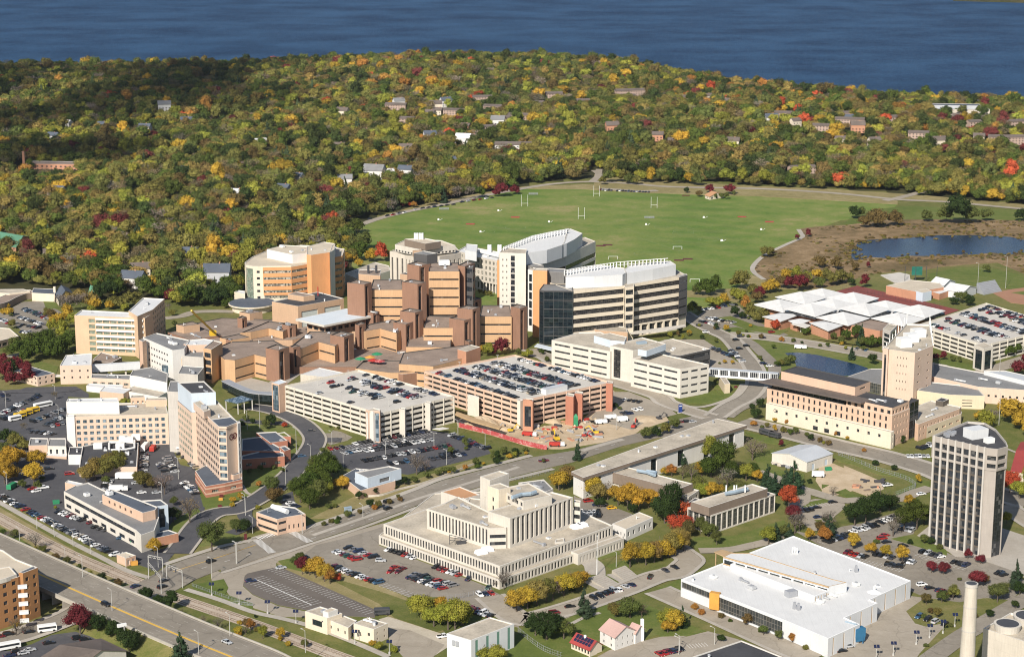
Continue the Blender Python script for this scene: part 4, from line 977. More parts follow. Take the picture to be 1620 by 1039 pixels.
# ------------------------------------------------------------------ buildings: hospital complex
SHORTS = {}
def band(h, fh=6.1, wh=1.1, top=4.8, mat='glass_dark', m0=.5, d=.5):
    sill = (h-top-wh) % fh; rows = int((h-top-wh-sill)/fh+1.01)
    return W(n=1, wf=1, rows=rows, fh=fh, sill=sill, wh=wh, m0=m0, d=d, mat=mat, part='window_band')
def slot(h, m0, w, L0=None): return dict(n=1, bw=0, wf=.9999, rows=1, wh=h-2, sill=.5, fh=0, m0=m0, m1=w, d=1.0, mat='glass_dark', top=0, part='glass_strip')
def newb(name, label, short, cat='building', group=None):
    SHORTS[label] = short; return Bld(name, label, cat, group)
H = newb('hospital', 'sprawling orange panelled hospital with dark brick corner towers and brown roofs', 'the brick hospital')
H.mass(rp('A 1030,770 1230,850 1480,870 B 200,790 450,790 700,735 900,735 1130,740 1290,760 1450,720 1380,600 900,600 500,640 300,660 0,650 -150,680 -200,700', 11), 0, 11, 'tan_panel', 'roof_brown', None, .5, 'coping_dark', units=26)
H.mass(rp('B 100,900 450,960 860,960 1150,960 1350,860 1300,800 900,780 300,830', 4.5), 0, 4.5, 'brown_brick', 'roof_brown', None, .4, 'coping_dark', units=5)
def wing(s, h, wall='orange_panel', edges=None, units=4, **k):
    p = rp(s, h); return H.mass(p, 0, h, wall, 'roof_brown', {i: band(h, **k) for i in (edges if edges is not None else range(len(p)))}, .6, 'coping_dark', units=units, part='wing_wall')
def tower(s, h, wall='brown_brick'):
    p = rp(s, h); L = math.dist(p[1], p[2]); L0 = math.dist(p[0], p[1])
    H.mass(p, 0, h, wall, 'roof_brown', {1: slot(h, L*.12, L*.5)}, .7, 'coping_dark', units=1, part='stair_tower')
wing('B 20,912 85,918 210,882 305,905 430,845 330,790 60,800 -60,850', 14, edges=[1,2])
wing('B 430,838 500,847 615,802 718,830 835,750 690,735 560,735', 15, edges=[1,2])
wing('B 120,745 185,739 300,716 390,737 480,690 300,670', 15.5, edges=[1,2])
wing('B 900,735 915,733 1005,718 1108,747 1200,690 1080,660 930,690', 16.5, edges=[1,2])
wing('B 1278,714 1480,714 1470,640 1300,635', 18, edges=[0])
wing('B 940,474 1150,474 1140,408 960,408', 35, 'orange_panel', edges=[0], units=3, fh=6.0)
wing('B 1310,357 1505,357 1500,300 1320,300', 46, 'orange_panel', edges=[0], units=3, fh=6.0)
wing('C 235,642 437,642 425,570 250,570', 22, edges=[0])
H.mass(rp('B 1168,834 1450,837 1455,768 1190,765', 10.5), 0, 10.5, 'orange_panel', 'roof_brown', {0: W(n=1, wf=1, rows=1, wh=4, sill=4.5, m0=27, m1=8.5, mat='glass_dark')}, .5, 'coping_dark', units=2)
for s, h in [('B 280,840 362,855 430,833 348,815', 20), ('B 688,757 775,772 837,750 752,733', 20), ('B 383,690 430,702 470,695 415,675', 18), ('B 1088,677 1165,692 1222,672 1142,655', 21),
             ('B 1130,607 1225,618 1277,602 1190,588', 27), ('B 905,610 960,622 1000,610 950,598', 22), ('B 1440,652 1535,667 1592,652 1500,632', 24), ('B 1490,592 1565,604 1625,588 1545,572', 25),
             ('B 795,427 905,440 950,425 850,408', 41), ('B 1143,422 1240,437 1297,425 1200,405', 41), ('B 1175,310 1250,322 1322,308 1240,290', 48), ('B 1495,318 1540,326 1602,302 1555,288', 48),
             ('C 95,587 190,598 237,582 150,570', 30), ('C 430,577 490,592 537,577 470,560', 28), ('C 140,530 200,542 247,527 190,512', 22), ('C 142,792 168,803 192,796 165,785', 13), ('B 845,690 870,697 912,685 880,672', 20),
             ('B 28,785 58,792 75,785 45,778', 15), ('B 430,830 455,838 500,828 470,815', 17), ('A 1500,650 1530,655 1560,645 1530,635', 17)]: tower(s, h)
H.mass(rp('B -10,775 58,792 180,772 110,750', 15), 0, 15, 'orange_panel', 'roof_brown', None, .5, 'coping_dark')
H.mass(rp('A 1113,692 1160,703 1262,690 1215,670', 16), 0, 16, 'tan_panel', 'roof_brown', {1: band(16, mat='glass')}, .5, 'coping_dark', units=1)
H.mass(rp('A 1060,740 1200,790 1400,760 1260,705', 11.8), 0, 11.8, 'brown_brick', 'roof_brown', None, .5, 'coping_dark', units=2)
H.mass(rp('B 115,612 180,625 260,610 195,597', 15), 0, 15, 'tan_panel', 'roof_brown', None, .5, 'coping_dark', units=1)
# mechanical block and helipad
p = rp('B 320,547 485,577 775,527 610,485', 25)
H.mass(p, 0, 25, 'tan_panel', 'roof_dark', {0: W(bw=8, wf=.28, rows=1, sill=8, wh=2, mat='glass_dark'), 1: [(8, None), (16, W(n=2, wf=.72, rows=1, sill=0, wh=13, d=.6, mat='grey_green', part='louvre_panel')), (None, None)]}, .5, 'coping', units=2)
H.mass(rp('B 420,500 520,515 590,505 480,485', 28), 24.5, 28, 'tan_panel', 'roof_brown', None, .3)
mb = MB(); q = P(*Zp('B', (612, 510)), 25); mb.cyl(*q, 25, 31, .35, n=8); H.add('flue', mb, 'red_paint')
p = rp('B 470,657 650,697 955,637 790,590', 20); H.mass(offset(p, 5), 0, 18.6, 'tan_panel', 'roof_brown', {0: W(bw=5, wf=.7, rows=1, wh=2.2, sill=14, mat='glass_dark'), 1: W(bw=5, wf=.7, rows=1, wh=2.2, sill=14, mat='glass_dark')}, .3)
H.mass(p, 18.7, 20, 'pale_concrete', 'roof_silver', None, .15, part='helipad_edge')
H.mass(rp('B 1215,242 1300,252 1367,242 1280,226', 52), 44, 52, 'dark_panel', 'roof_grey', None, .4)
H.mass(rp('B 1505,325 1590,335 1605,302 1540,298', 47), 0, 47, 'dark_panel', 'roof_grey', {0: band(47, 6, 3, 1), 1: band(47, 6, 3, 1)}, .4, 'coping_dark', units=1)
H.box('air_handler', *P(*Zp('B', (1408, 315)), 46), 46, 49, 7, 4, .2, 'metal_white'); H.box('air_handler', *P(*Zp('B', (1240, 262)), 46), 46, 50, 6, 4, .2, 'tan_panel')
H.mass(rp('B 1130,372 1175,377 1215,370 1165,362', 38), 34, 38, 'tan_panel', 'roof_dark', None, .3); H.mass(rp('B 868,372 1005,385 1008,345 870,345', 37), 0, 37, 'tan_panel', 'roof_brown', None, .3)
for x in (930, 980):
    mb = MB(); mb.cyl(*P(*Zp('B', (x, 365)), 37), 37, 42, .8, n=8); H.add('flue', mb, 'metal_dark')
# low front of the hospital
H.mass(rp('F 848,90 1070,118 1120,118 1310,102 1290,40 900,40', 9), 0, 9, 'orange_panel', 'roof_brown', {'*': band(9, 4.5, 1.2, 3.5)}, .5, 'coping_dark')
H.mass(rp('F 1122,62 1340,78 1600,8 1560,-60 1150,-10', 13), 0, 13, 'orange_panel', 'roof_brown', {'*': band(13, 5, 1.2, 4)}, .5, 'coping_dark', units=2)
H.mass(rp('F 1100,120 1150,128 1270,112 1200,100', 8.5), 0, 8.5, 'brown_brick', 'roof_brown', None, .4)
H.mass(rp('F 500,128 700,150 780,118 620,85', 5), 0, 5, 'concrete_wall', 'roof_white', None, .3)
# play garden on the low roof
for x, y, mt in ((880,925,'green_paint'),(960,935,'red_paint'),(1000,940,'red_mat'),(985,895,'green_paint'),(940,915,'orange_paint')):
    X, Y = P(*Zp('B', (x, y)), 9); mb = MB(); mb.cyl(X, Y, 9, 10.6, .12, n=6); mb.cyl(X, Y, 10.6, 11.8, 3.6, .2, 8); H.add('sunshade', mb, mt)
H.done()
# glass entrance link and canopy
b = newb('entrance_canopy', 'curved glazed link with blue glass entrance canopy in front of the hospital', 'the glass entrance canopy', 'canopy')
pp = PW('F 25,165 130,215 210,240 345,250', 8); mb = MB(); L_, R_ = strip_poly(smooth_line(pp), 5)
for i in range(len(L_)-1):
    mb.prism([R_[i], R_[i+1], L_[i+1], L_[i]], 7.6, 8.2, 0)
b.add('roof', mb, 'metal_grey'); mb = MB(); L_, R_ = strip_poly(smooth_line(pp), 4)
for i in range(len(L_)-1): mb.prism([R_[i], R_[i+1], L_[i+1], L_[i]], 3.5, 7.6, 0)
b.add('glass_corridor', mb, 'glass_curtain')
mb = MB(); mb.prism(rp('F 20,290 100,310 200,285 130,262', 6.5), 6.0, 6.5); b.add('canopy_glass', mb, 'glass_blue')
for s in ('F 105,310', 'F 195,287', 'F 30,292', 'F 130,268', 'F 145,305'):
    mb = MB(); X, Y = PW(s, 6.5)[0]; mb.cyl(X, Y, 0, 6.1, .3, n=6); b.add('column', mb, 'coping')
b.done()
# children's hospital
b = newb('childrens_hospital', 'cream and orange angled hospital tower with white penthouse and glazed left corner', "the cream and orange hospital tower")
rib = W(n=1, wf=1, rows=5, fh=4.6, sill=5.6, wh=1.9, m0=.4, mat='glass_cream', part='window_band')
b.mass(rp('B 148,300 158,316 200,324 265,324 443,321 568,299 705,262 780,228 720,200 500,190 290,225 200,262', 29), 0, 29, 'cream', 'roof_tan',
       {0: W(n=1, wf=.9, rows=1, wh=24, sill=3, mat='glass_green', part='glass_corner'), 1: W(n=1, wf=.999, rows=1, wh=24, sill=3, mat='glass_green', part='glass_corner'), 2: W(n=1, wf=.3, rows=5, fh=4.6, sill=5.6, wh=1.7, mat='glass_dark'), 3: rib, 4: rib, 11: None}, .5, 'coping', units=3)
for s, e0 in (('B 265,324.6 443,321.6 445,300 270,300', 0), ('B 443,321.6 568.5,299.6 565,280 440,300', 0)):
    p = rp(s, 29); o = offset(p, -.25)
    b.mass([o[0], o[1], p[2], p[3]], 8, 28.2, 'orange_brick', 'roof_tan', {0: W(n=1, wf=1, rows=4, fh=4.7, sill=1.8, wh=1.9, m0=.3, mat='glass_cream', part='window_band')}, 0)
b.mass(rp('B 288,217 450,251 540,241 560,200 400,190', 35), 28.4, 35, 'white_wall', 'roof_tan', None, .4, units=4)
b.mass(rp('B 540,250 568,253 684,236 715,215 715,180 650,170 540,200', 35.5), 0, 35.5, 'orange_brick', 'roof_tan', {2: W(n=1, wf=.6, rows=1, wh=32, sill=2, mat='glass_green', part='glass_strip')}, .4, units=2)
b.mass(rp('B 686,238 715,218 720,180 700,190', 37), 0, 37, 'white_wall', 'roof_tan', None, .4)
b.mass(rp('B 712,268 765,258 780,215 720,205', 30), 0, 30, 'orange_brick', 'roof_tan', {0: rib, 1: rib}, .4)
cx, cy = P(*Zp('B', (195, 552)), 5.5); mb = MB(); mb.cyl(cx, cy, 4.6, 5.6, 16, n=28); b.add('drum_roof', mb, 'roof_slate'); mb = MB(); mb.cyl(cx, cy, 4.3, 5.2, 16.5, n=28); mb.cyl(cx, cy, 0, 4.3, 14, n=28); b.add('drum_wall', mb, 'cream')
b.mass(rp('B 80,485 150,500 150,480 110,475', 9), 0, 9, 'cream', 'roof_white', None, .3)
b.done()
b = newb('low_block', 'low flat cream roofed block between the cream tower and the concrete clinic block', 'the low cream block')
b.mass(rp('B 780,370 880,410 1070,350 1060,320 970,298', 8), 0, 8, 'pale_concrete', 'roof_gravel', None, .4, units=3); b.done()
# concrete clinic block with fins
b = newb('clinic_block', 'concrete fin-walled clinic block with overhanging square top and white flues', 'the concrete clinic block')
fin = W(bw=4.2, wf=.32, rows=1, wh=34, sill=2, d=1.2, mat='glass_dark', part='window_strip')
b.mass(rp('B 1065,230 1160,242 1240,262 1380,264 1517,238 1480,200 1160,190', 40), 0, 40, 'concrete_wall', 'roof_gravel', {'*': fin}, .5, units=3)
b.mass(rp('B 1098,187 1250,217 1480,192 1390,160 1170,152', 45.5), 40.6, 45.5, 'pale_concrete', 'roof_tan', {0: W(bw=3, wf=.6, rows=1, wh=1.2, sill=.3, mat='glass_dark'), 1: W(bw=3, wf=.6, rows=1, wh=1.2, sill=.3, mat='glass_dark')}, .5)
b.mass(rp('B 1158,152 1290,182 1388,166 1270,143', 50), 45.2, 50, 'brown_wall', 'roof_tan', None, .5)
for x in (1225, 1240, 1256, 1272):
    mb = MB(); mb.cyl(*P(*Zp('B', (x, 150)), 50), 49.5, 54, .8, n=8); b.add('flue', mb, 'metal_white')
b.done()
b = newb('old_clinic_wing', 'older pale wing with square punched windows and columned ground floor behind the hospital', 'the pale columned wing')
b.mass(rp('C 95,225 215,264 360,292 364,235 150,195', 25), 7, 25, 'concrete_wall', 'roof_white', {0: W(bw=4.5, wf=.5, rows=4, fh=4.2, sill=1.5, wh=2.2, d=.5, mat='glass_cream'), 1: W(bw=4.0, wf=.5, rows=4, fh=4.2, sill=1.5, wh=2.4, d=.5, mat='glass_cream')}, .7, units=4)
p = rp('C 95,225 215,264 360,292 364,235 150,195', 25); b.mass(offset(p, 3), 0, 7, 'concrete_wall', 'roof_gravel', {'*': W(bw=5, wf=.5, rows=1, wh=4.5, sill=1, mat='glass_dark')}, 0)
for t_ in np.linspace(.02, .98, 8):
    mb = MB(); mb.box(p[1][0]+(p[2][0]-p[1][0])*t_, p[1][1]+(p[2][1]-p[1][1])*t_+.8, 0, 7, .9, .9); b.add('column', mb, 'pale_concrete')
b.mass(rp('C 143,222 215,236 222,188 152,182', 31), 24.2, 31, 'white_metal', 'roof_white', None, .3)
mb = MB(); a, c = P(*Zp('C', (225,225)), 27), P(*Zp('C', (360,255)), 27); mb.bar((*a, 26.5), (*c, 26.5), 1.2, n=8); b.add('roof_duct', mb, 'metal_white')
for x in (292, 303, 355, 368):
    mb = MB(); mb.cyl(*P(*Zp('C', (x, 222)), 26), 24.5, 30, .9, n=8); b.add('flue', mb, 'metal_white')
b.done()
# research towers
def lab(name, label, short, body, h, bspec, pens, hp, fins, extra):
    b = newb(name, label, short); p = rp(body, h)
    b.mass(p, 0, h, 'cream' if name == 'research_tower' else 'cream_light', 'roof_gravel', bspec, .6)
    for s in pens: b.mass(rp(s, hp), h-.55, hp, 'white_metal', 'roof_white', None, .3, part='penthouse_wall')
    extra(b)
    a = PW(fins, hp+3); mb = MB(); ps = []
    for i in range(len(a)-1):
        n = max(2, int(math.dist(a[i], a[i+1])/2.6))
        for k in range(n):
            t_ = k/n; x, y = a[i][0]+(a[i+1][0]-a[i][0])*t_, a[i][1]+(a[i+1][1]-a[i][1])*t_; ps.append((x, y))
    for x, y in ps:
        q = MB(); q.box(x, y, hp-.3, hp+3.2, .35, 2.2, .1); b.add('louvre_fin', q, 'metal_white')
    for i in range(len(a)-1): mb.bar((*a[i], hp+3.1), (*a[i+1], hp+3.1), .25, n=4); mb.bar((*a[i], hp+1.2), (*a[i+1], hp+1.2), .2, n=4)
    b.add('louvre_rail', mb, 'metal_white'); b.done(); return b
bb = W(n=1, wf=1, rows=5, fh=5.6, sill=8.3, wh=3.3, m0=.2, d=.7, mat='glass_band', part='window_band')
dk = W(n=1, wf=1, rows=5, fh=5.6, sill=8.3, wh=3.3, m0=.2, d=.5, mat='glass_dark', part='window_band')
def ex1(b):
    p = rp('C 612,472 640,478 826,480 820,440 640,436', 36.2)
    b.mass(p, 0, 36.2, 'dark_panel', 'roof_grey', {0: W(n=1, wf=.94, rows=1, sill=1, wh=34, d=.2, mat='glass_curtain', part='glass_wall'), 1: W(n=3, wf=.97, rows=6, fh=5.9, sill=.5, wh=5.5, d=.2, mat='glass_curtain', part='glass_wall')}, .5, 'coping_dark')
    b.mass(rp('C 1150,457 1211,451 1213,441 1153,447', 35.4), 8, 35.4, 'dark_panel', 'roof_grey', None, .2); b.mass(rp('C 1497,393 1549,379 1540,371 1492,386', 36.3), 8, 36.3, 'dark_panel', 'roof_grey', {0: W(n=1, wf=.9, rows=5, fh=5.6, sill=1, wh=1.2, mat='glass_dark')}, .2)
    b.mass(rp('C 570,349 660,354 668,336 585,336', 45), 0, 45, 'orange_brick', 'roof_gravel', None, .4)
    b.mass(rp('C 662,357 770,364 778,340 670,335', 43), 35.5, 43, 'grey_panel', 'roof_grey', None, .3)
    b.mass(rp('C 540,345 572,350 590,335 560,330', 42), 0, 42, 'white_wall', 'roof_gravel', {0: W(n=1, wf=.6, rows=6, fh=6, sill=4, wh=5, mat='glass_curtain', part='glass_wall')}, .4)
    mb = MB(); mb.prism(rp('C 1180,738 1530,692 1540,700 1420,730 1190,750', 5.5), 4.9, 5.5); b.add('canopy', mb, 'pale_concrete')
    for t_ in range(9):
        x = 1210+t_*36; X, Y = P(*Zp('C', (x, 740-t_*6.3)), 0); mb = MB(); mb.cyl(X, Y+6, 0, 8.2, .6, n=8); b.add('column', mb, 'coping')
lab('research_tower', 'wide curved research building with cream and black bands and glass front corner', 'the banded research building',
    'C 826,480 1150,447 1155,457 1210,452 1212,434 1500,392 1545,380 1470,342 1200,332 900,362 770,402 665,422', 36,
    {0: bb, 1: dk, 2: dk, 3: dk, 4: [(8.1, W(bw=7, wf=.82, rows=1, sill=.3, wh=7, d=1.8, mat='glass_dark')), (None, W(n=1, wf=1, rows=5, fh=5.6, sill=.2, wh=3.3, m0=.2, d=.7, mat='glass_band', part='window_band'))], 5: dk, 6: dk}, ['C 778,393 960,388 1138,377 1160,365 1150,335 1000,315 780,352', 'C 1168,368 1330,342 1475,313 1440,290 1180,318 1150,345'], 43, 'C 770,352 900,328 1100,300 1290,285 1425,275', ex1)
def ex2(b):
    b.mass(rp('C 360,238 428,240 527,244 535,215 385,205', 52), 0, 52, 'cream_light', 'roof_gravel', {1: W(n=1, wf=.9999, rows=12, fh=4.1, sill=1.5, wh=3.5, m0=.4, m1=7.5, d=.3, mat='glass_dark'), 0: W(n=2, wf=.25, rows=12, fh=4.1, sill=1.5, wh=1.2, m0=1, mat='glass_dark', d=.2)}, .5)
    b.mass(rp('C 345,285 362,287 366,275 350,273', 40), 0, 40, 'orange_brick', 'roof_gravel', None, .3)
    b.mass(rp('C 468,308 572,324 642,320 560,298', 43), 0, 43, 'grey_panel', 'roof_grey', {0: W(bw=6, wf=.8, rows=8, fh=5, sill=2, wh=1.6, mat='glass_dark'), 1: W(bw=6, wf=.8, rows=8, fh=5, sill=2, wh=1.6, mat='glass_dark')}, .4)
lab('research_wing', 'rear research building with tall white slab and curved white rooftop plant', 'the rear white research tower',
    'C 540,320 600,304 780,250 968,167 900,140 560,230 480,282', 42, {1: dk, 2: dk, 3: dk, 0: dk}, ['C 385,208 527,242 660,222 757,190 775,170 800,86 690,106 570,131 480,166', 'C 764,186 785,180 840,151 885,116 808,86 785,96'], 50.5, 'C 385,205 480,168 570,133 690,108 800,88', ex2)
# ------------------------------------------------------------------ buildings: left part
b = newb('office_slab', 'tan L-shaped slab with six floors of greenish window bands among trees', 'the tan L-shaped slab')
g = W(bw=4.6, wf=.86, rows=6, fh=3.7, sill=2.2, wh=2.3, m0=9, m1=4, mat='glass_green', d=.4)
b.mass(rp('A 470,634 915,652 963,622 515,600', 25), 0, 25, 'slab_tan', 'roof_white', {0: g}, .6, units=1)
p = rp('A 600,640 905,652 930,640 620,625', 25); mb = MB(); 
for i in range(6): 
    a, c = PW('A 602,641', 25)[0], PW('A 905,653', 25)[0]; d_ = Vector((c[0]-a[0], c[1]-a[1])); n_ = Vector((d_.y, -d_.x)).normalized()*.25
    mb.prism([a, (a[0]+n_.x, a[1]+n_.y), (c[0]+n_.x, c[1]+n_.y), c], 4.2+3.7*i, 5.7+3.7*i)
b.add('spandrel', mb, 'white_wall')
b.mass(rp('A 812,606 868,640 965,598 1040,530 905,522', 27.5), 0, 27.5, 'slab_tan', 'roof_white', {2: W(bw=5, wf=.5, rows=7, fh=3.7, sill=1.8, wh=1.8, mat='glass_green')}, .6, units=2)
b.mass(rp('A 585,915 700,935 770,900 640,865', 5), 0, 5, 'brown_wall', 'roof_brown', None, .4, units=2); b.done()
b = newb('white_clinic', 'white and pink clinic with stepped grey roof beside the brick hospital', 'the white and pink clinic')
b.mass(rp('A 905,775 1090,855 1165,845 1200,790 990,745', 20), 0, 20, 'white_wall', 'roof_grey', {0: W(bw=3.4, wf=.6, rows=4, fh=4, sill=3, wh=1.3, m0=6, mat='glass_dark', d=.3)}, .6, units=5)
b.mass(rp('A 878,790 900,800 925,790 905,780', 21), 0, 21, 'salmon', 'roof_grey', None, .4)
b.mass(rp('A 1088,896 1150,905 1165,860 1100,850', 14.5), 0, 14.5, 'salmon', 'roof_grey', None, .4)
b.mass(rp('A 1160,815 1200,822 1310,820 1400,800 1290,780 1190,790', 20), 0, 20, 'salmon', 'roof_white', None, .5, units=2)
b.mass(rp('A 1285,840 1335,850 1405,805 1350,790', 21), 0, 21, 'orange_panel', 'roof_brown', {0: W(n=1, wf=.8, rows=4, fh=4.5, sill=2, wh=3, mat='glass_dark')}, .5)
b.mass(rp('A 1150,890 1285,900 1290,850 1160,850', 16), 0, 16, 'grey_concrete', 'roof_grey', None, .4, units=4)
b.mass(rp('A 1125,1000 1250,1010 1290,960 1150,950', 12), 0, 12, 'grey_concrete', 'roof_grey', None, .4, units=3)
b.mass(rp('E 820,135 870,140 1055,180 1060,120 960,80 840,100', 9), 0, 9, 'white_wall', 'roof_grey', None, .4, units=1)
mb = MB(); mb.box(*P(*Zp('A', (1055, 1040)), 0), 0, 9, 5, 3); b.add('glazed_stair', mb, 'glass_blue'); b.done()
b = newb('small_clinic', 'small square tan building with white flat roof left of the grey skywalk', 'the small square tan building')
b.mass(rp('A 378,952 578,948 583,872 415,885', 11.5), 0, 11.5, 'pink_brick', 'roof_white', {0: W(n=4, wf=.2, rows=2, fh=4, sill=3.5, wh=1.2, mat='glass_dark')}, .5, units=3)
mb = MB(); mb.box(*P(*Zp('E', (480, 175)), 0), 3.5, 4.1, 26, 4); b.add('porch_roof', mb, 'coping')
b.mass(rp('E 575,150 820,160 830,130 580,125', 6), 0, 6, 'pink_brick', 'roof_grey', {0: W(bw=5, wf=.6, rows=1, sill=2, wh=1.6, mat='glass_cream')}, .4, units=2)
b.mass(rp('E 545,200 770,225 780,195 560,185', 3.5), 0, 3.5, 'white_wall', 'roof_white', None, .3); b.mass(rp('E 630,235 780,250 830,220 660,200', 4.5), 0, 4.5, 'salmon', 'roof_white', None, .3); b.mass(rp('E 780,230 1000,270 1055,240 850,200', 4), 0, 4, 'white_wall', 'roof_gravel', None, .3); b.done()
b = newb('skywalk', 'grey enclosed skywalk from the small tan building to the white clinic', 'the grey skywalk', 'skywalk')
p0, p1 = P(*Zp('A', (583, 985)), 6), P(*Zp('A', (885, 945)), 8); d_ = Vector((p1[0]-p0[0], p1[1]-p0[1])); n_ = Vector((-d_.y, d_.x)).normalized()*3.4
mb = MB(); pts = [p0, p1, (p1[0]+n_.x, p1[1]+n_.y), (p0[0]+n_.x, p0[1]+n_.y)]; mb.prism(pts, 5, 9.3); b.add('corridor', mb, 'white_metal')
for t_ in (.12, .4, .7, .9):
    mb = MB(); mb.box(p0[0]+d_.x*t_+n_.x/2, p0[1]+d_.y*t_+n_.y/2, 0, 5, 1, 1); b.add('pier', mb, 'concrete_wall')
b.done()
# veterans' hospital
b = newb('veterans_hospital', 'long pink medical slab with window rows, blue-topped back tower and emblem on its end', 'the pink medical slab')
ht = 33.
win = W(bw=3.3, wf=.78, rows=8, fh=3.55, sill=4.0, wh=1.9, m0=2, m1=1.0, d=.1, mat='glass_dark')
b.mass(rp('E 1228,314 1378,457 1430,460 1505,432 1370,292', ht), 0, ht, 'pink_brick', 'roof_gravel', {0: win, 1: W(n=1, wf=.97, rows=8, fh=3.6, sill=3.4, wh=2.3, m0=.2, mat='glass_blue', part='window_band')}, .7, units=3)
b.mass(rp('E 1503,440 1521,432 1512,422 1495,428', ht+.6), 0, ht+.6, 'white_wall', 'roof_white', {0: W(n=1, wf=.35, rows=8, fh=3.5, sill=3.5, wh=2.2, mat='glass_dark')}, .3)
b.mass(rp('E 1330,412 1380,456.5 1432,458 1508,428 1460,395', ht+.3), ht-.8, ht+.3, 'pink_brick', 'roof_slate', None, .3)
b.mass(rp('E 1222,305 1290,365 1330,350 1268,292', ht+3), ht-.7, ht+3, 'pink_brick', 'roof_gravel', None, .4, units=2)
b.mass(rp('E 1122,178 1207,248 1363,240 1290,170', ht+6), 0, ht+6, 'blue_white', 'roof_dark', {'*': None}, .6, units=2)
b.mass(offset(rp('E 1122,178 1207,248 1363,240 1290,170', ht+6), -.3), 0, ht-4, 'pink_brick', 'roof_dark', {0: W(bw=3.3, wf=.75, rows=7, fh=3.5, sill=4, wh=1.8, d=.08, mat='glass_green')}, 0)
b.mass(rp('E 1058,235 1130,240 1135,170 1075,170', ht), 0, ht, 'grey_concrete', 'roof_grey', None, .3)
# emblem on the end wall
pa, pb = P(*Zp('E', (1437, 457)), ht), P(*Zp('E', (1503, 434)), ht); d_ = Vector((pb[0]-pa[0], pb[1]-pa[1])); L = d_.length; d_.normalize(); n_ = Vector((d_.y, -d_.x)); mb = MB()
def ringseg(cx, cz, r, a0, a1, th=.5):
    N = 12
    for i in range(N):
        a, c = a0+(a1-a0)*i/N, a0+(a1-a0)*(i+1)/N; q = []
        for (rr, an) in ((r-th/2, a), (r+th/2, a), (r+th/2, c), (r-th/2, c)):
            u = cx+rr*math.cos(an); q.append((pa[0]+d_.x*u+n_.x*.12, pa[1]+d_.y*u+n_.y*.12, cz+rr*math.sin(an)))
        mb.face(q[::-1])
for cx_, cz_, r_ in ((L*.34, ht-6.0, 1.35), (L*.66, ht-6.0, 1.35)): ringseg(cx_, cz_, r_, 0, 6.283, .6)
ringseg(L*.5, ht-5.4, 1.2, 3.3, 6.1, .55)
b.add('emblem', mb, 'sign_dark')
# west wing
w1 = W(bw=3.3, wf=.58, rows=5, fh=3.2, sill=.5, wh=1.75, m0=4.5, m1=1, d=.2, mat='glass_blue')
b.mass(rp('E 418,397 1062,377 1045,300 432,318', 17), 0, 17, 'pink_brick', 'roof_gravel', {0: w1}, .6, units=5)
b.mass(rp('E 418,302 752,303 745,276 430,280', 23), 16.4, 23, 'white_wall', 'roof_white', None, .4, units=3)
b.mass(rp('E 417,396 470,395.5 470,380 420,380', 17.2), 0, 17.2, 'white_wall', 'roof_white', None, .3)
b.mass(rp('E 920,290 1055,290 1050,272 925,272', 20), 0, 20, 'salmon', 'roof_gravel', None, .4); b.mass(rp('E 825,275 915,272 910,255 830,258', 20), 0, 20, 'salmon', 'roof_gravel', {0: W(n=3, wf=.4, rows=1, sill=15, wh=3)}, .4)
# podium by the tower
for s, h, wl in (('E 1233,737 1300,835 1420,815 1530,790 1530,745 1440,715 1300,700', 6.0, 'red_brick'),):
    b.mass(rp(s, h), 0, h, wl, 'roof_slate', {'*': W(bw=9, wf=.35, rows=1, wh=1.8, sill=1.8, mat='glass_cream')}, .5, 'coping')
b.mass(rp('E 1445,755 1475,765 1530,750 1500,738', 8), 0, 8, 'salmon', 'roof_slate', None, .4, 'coping')
mb = MB(); a = offset(rp('E 1233,737 1300,835 1420,815 1530,790 1530,745 1440,715 1300,700', 6.0), -.12)
for z in (1.6, 4.2):
    for i in range(3): mb.prism([a[i], a[i+1], (a[i+1][0], a[i+1][1]+.3), (a[i][0], a[i][1]+.3)], z, z+.7)
b.add('pale_band', mb, 'salmon'); b.done()
b = newb('kitchen_block', 'low black-roofed service block crossed by white ducts beside the pink slab', 'the black-roofed service block')
b.mass(rp('E 500,715 865,712 875,560 690,545 520,580', 5), 0, 5, 'pink_brick', 'roof_dark', None, .5, 'coping', units=9)
b.mass(rp('E 430,635 515,635 525,585 440,585', 5.5), 0, 5.5, 'white_wall', 'roof_dark', None, .4, units=1)
mb = MB()
for s in ('E 690,600 690,560 780,552', 'E 700,605 800,600 850,590 850,545', 'E 750,640 760,560'):
    q = PW(s, 6)
    for a, c in zip(q, q[1:]): mb.bar((*a, 6), (*c, 6), .5, n=6)
b.add('white_duct', mb, 'metal_white')
for x, y in ((780,545),(815,550),(860,535),(620,590),(760,590)): b.box('air_handler', *P(*Zp('E', (x, y)), 5), 4.6, 7.4, 4.5, 3, .1, 'metal_white')
b.done()
b = newb('loading_block', 'low tan dock building with dark roof at the left edge of the lot', 'the low tan dock building')
b.mass(rp('E 180,577 298,575 305,530 190,527', 5), 0, 5, 'salmon', 'roof_grey', None, .5, units=1); b.mass(rp('E 300,580 418,582 415,530 310,530', 5.4), 0, 5.4, 'cream_light', 'roof_grey', {0: W(n=3, wf=.35, rows=1, wh=3, sill=.6, mat='glass_dark', part='dock_door')}, .5)
b.mass(rp('E 290,640 420,650 425,625 300,615', 1.3), 0, 1.3, 'salmon', 'roof_white', None, .1); b.done()
b = newb('ribbon_office', 'long white and pink office with dark ribbon windows along the railway lot', 'the white and pink ribbon-window office')

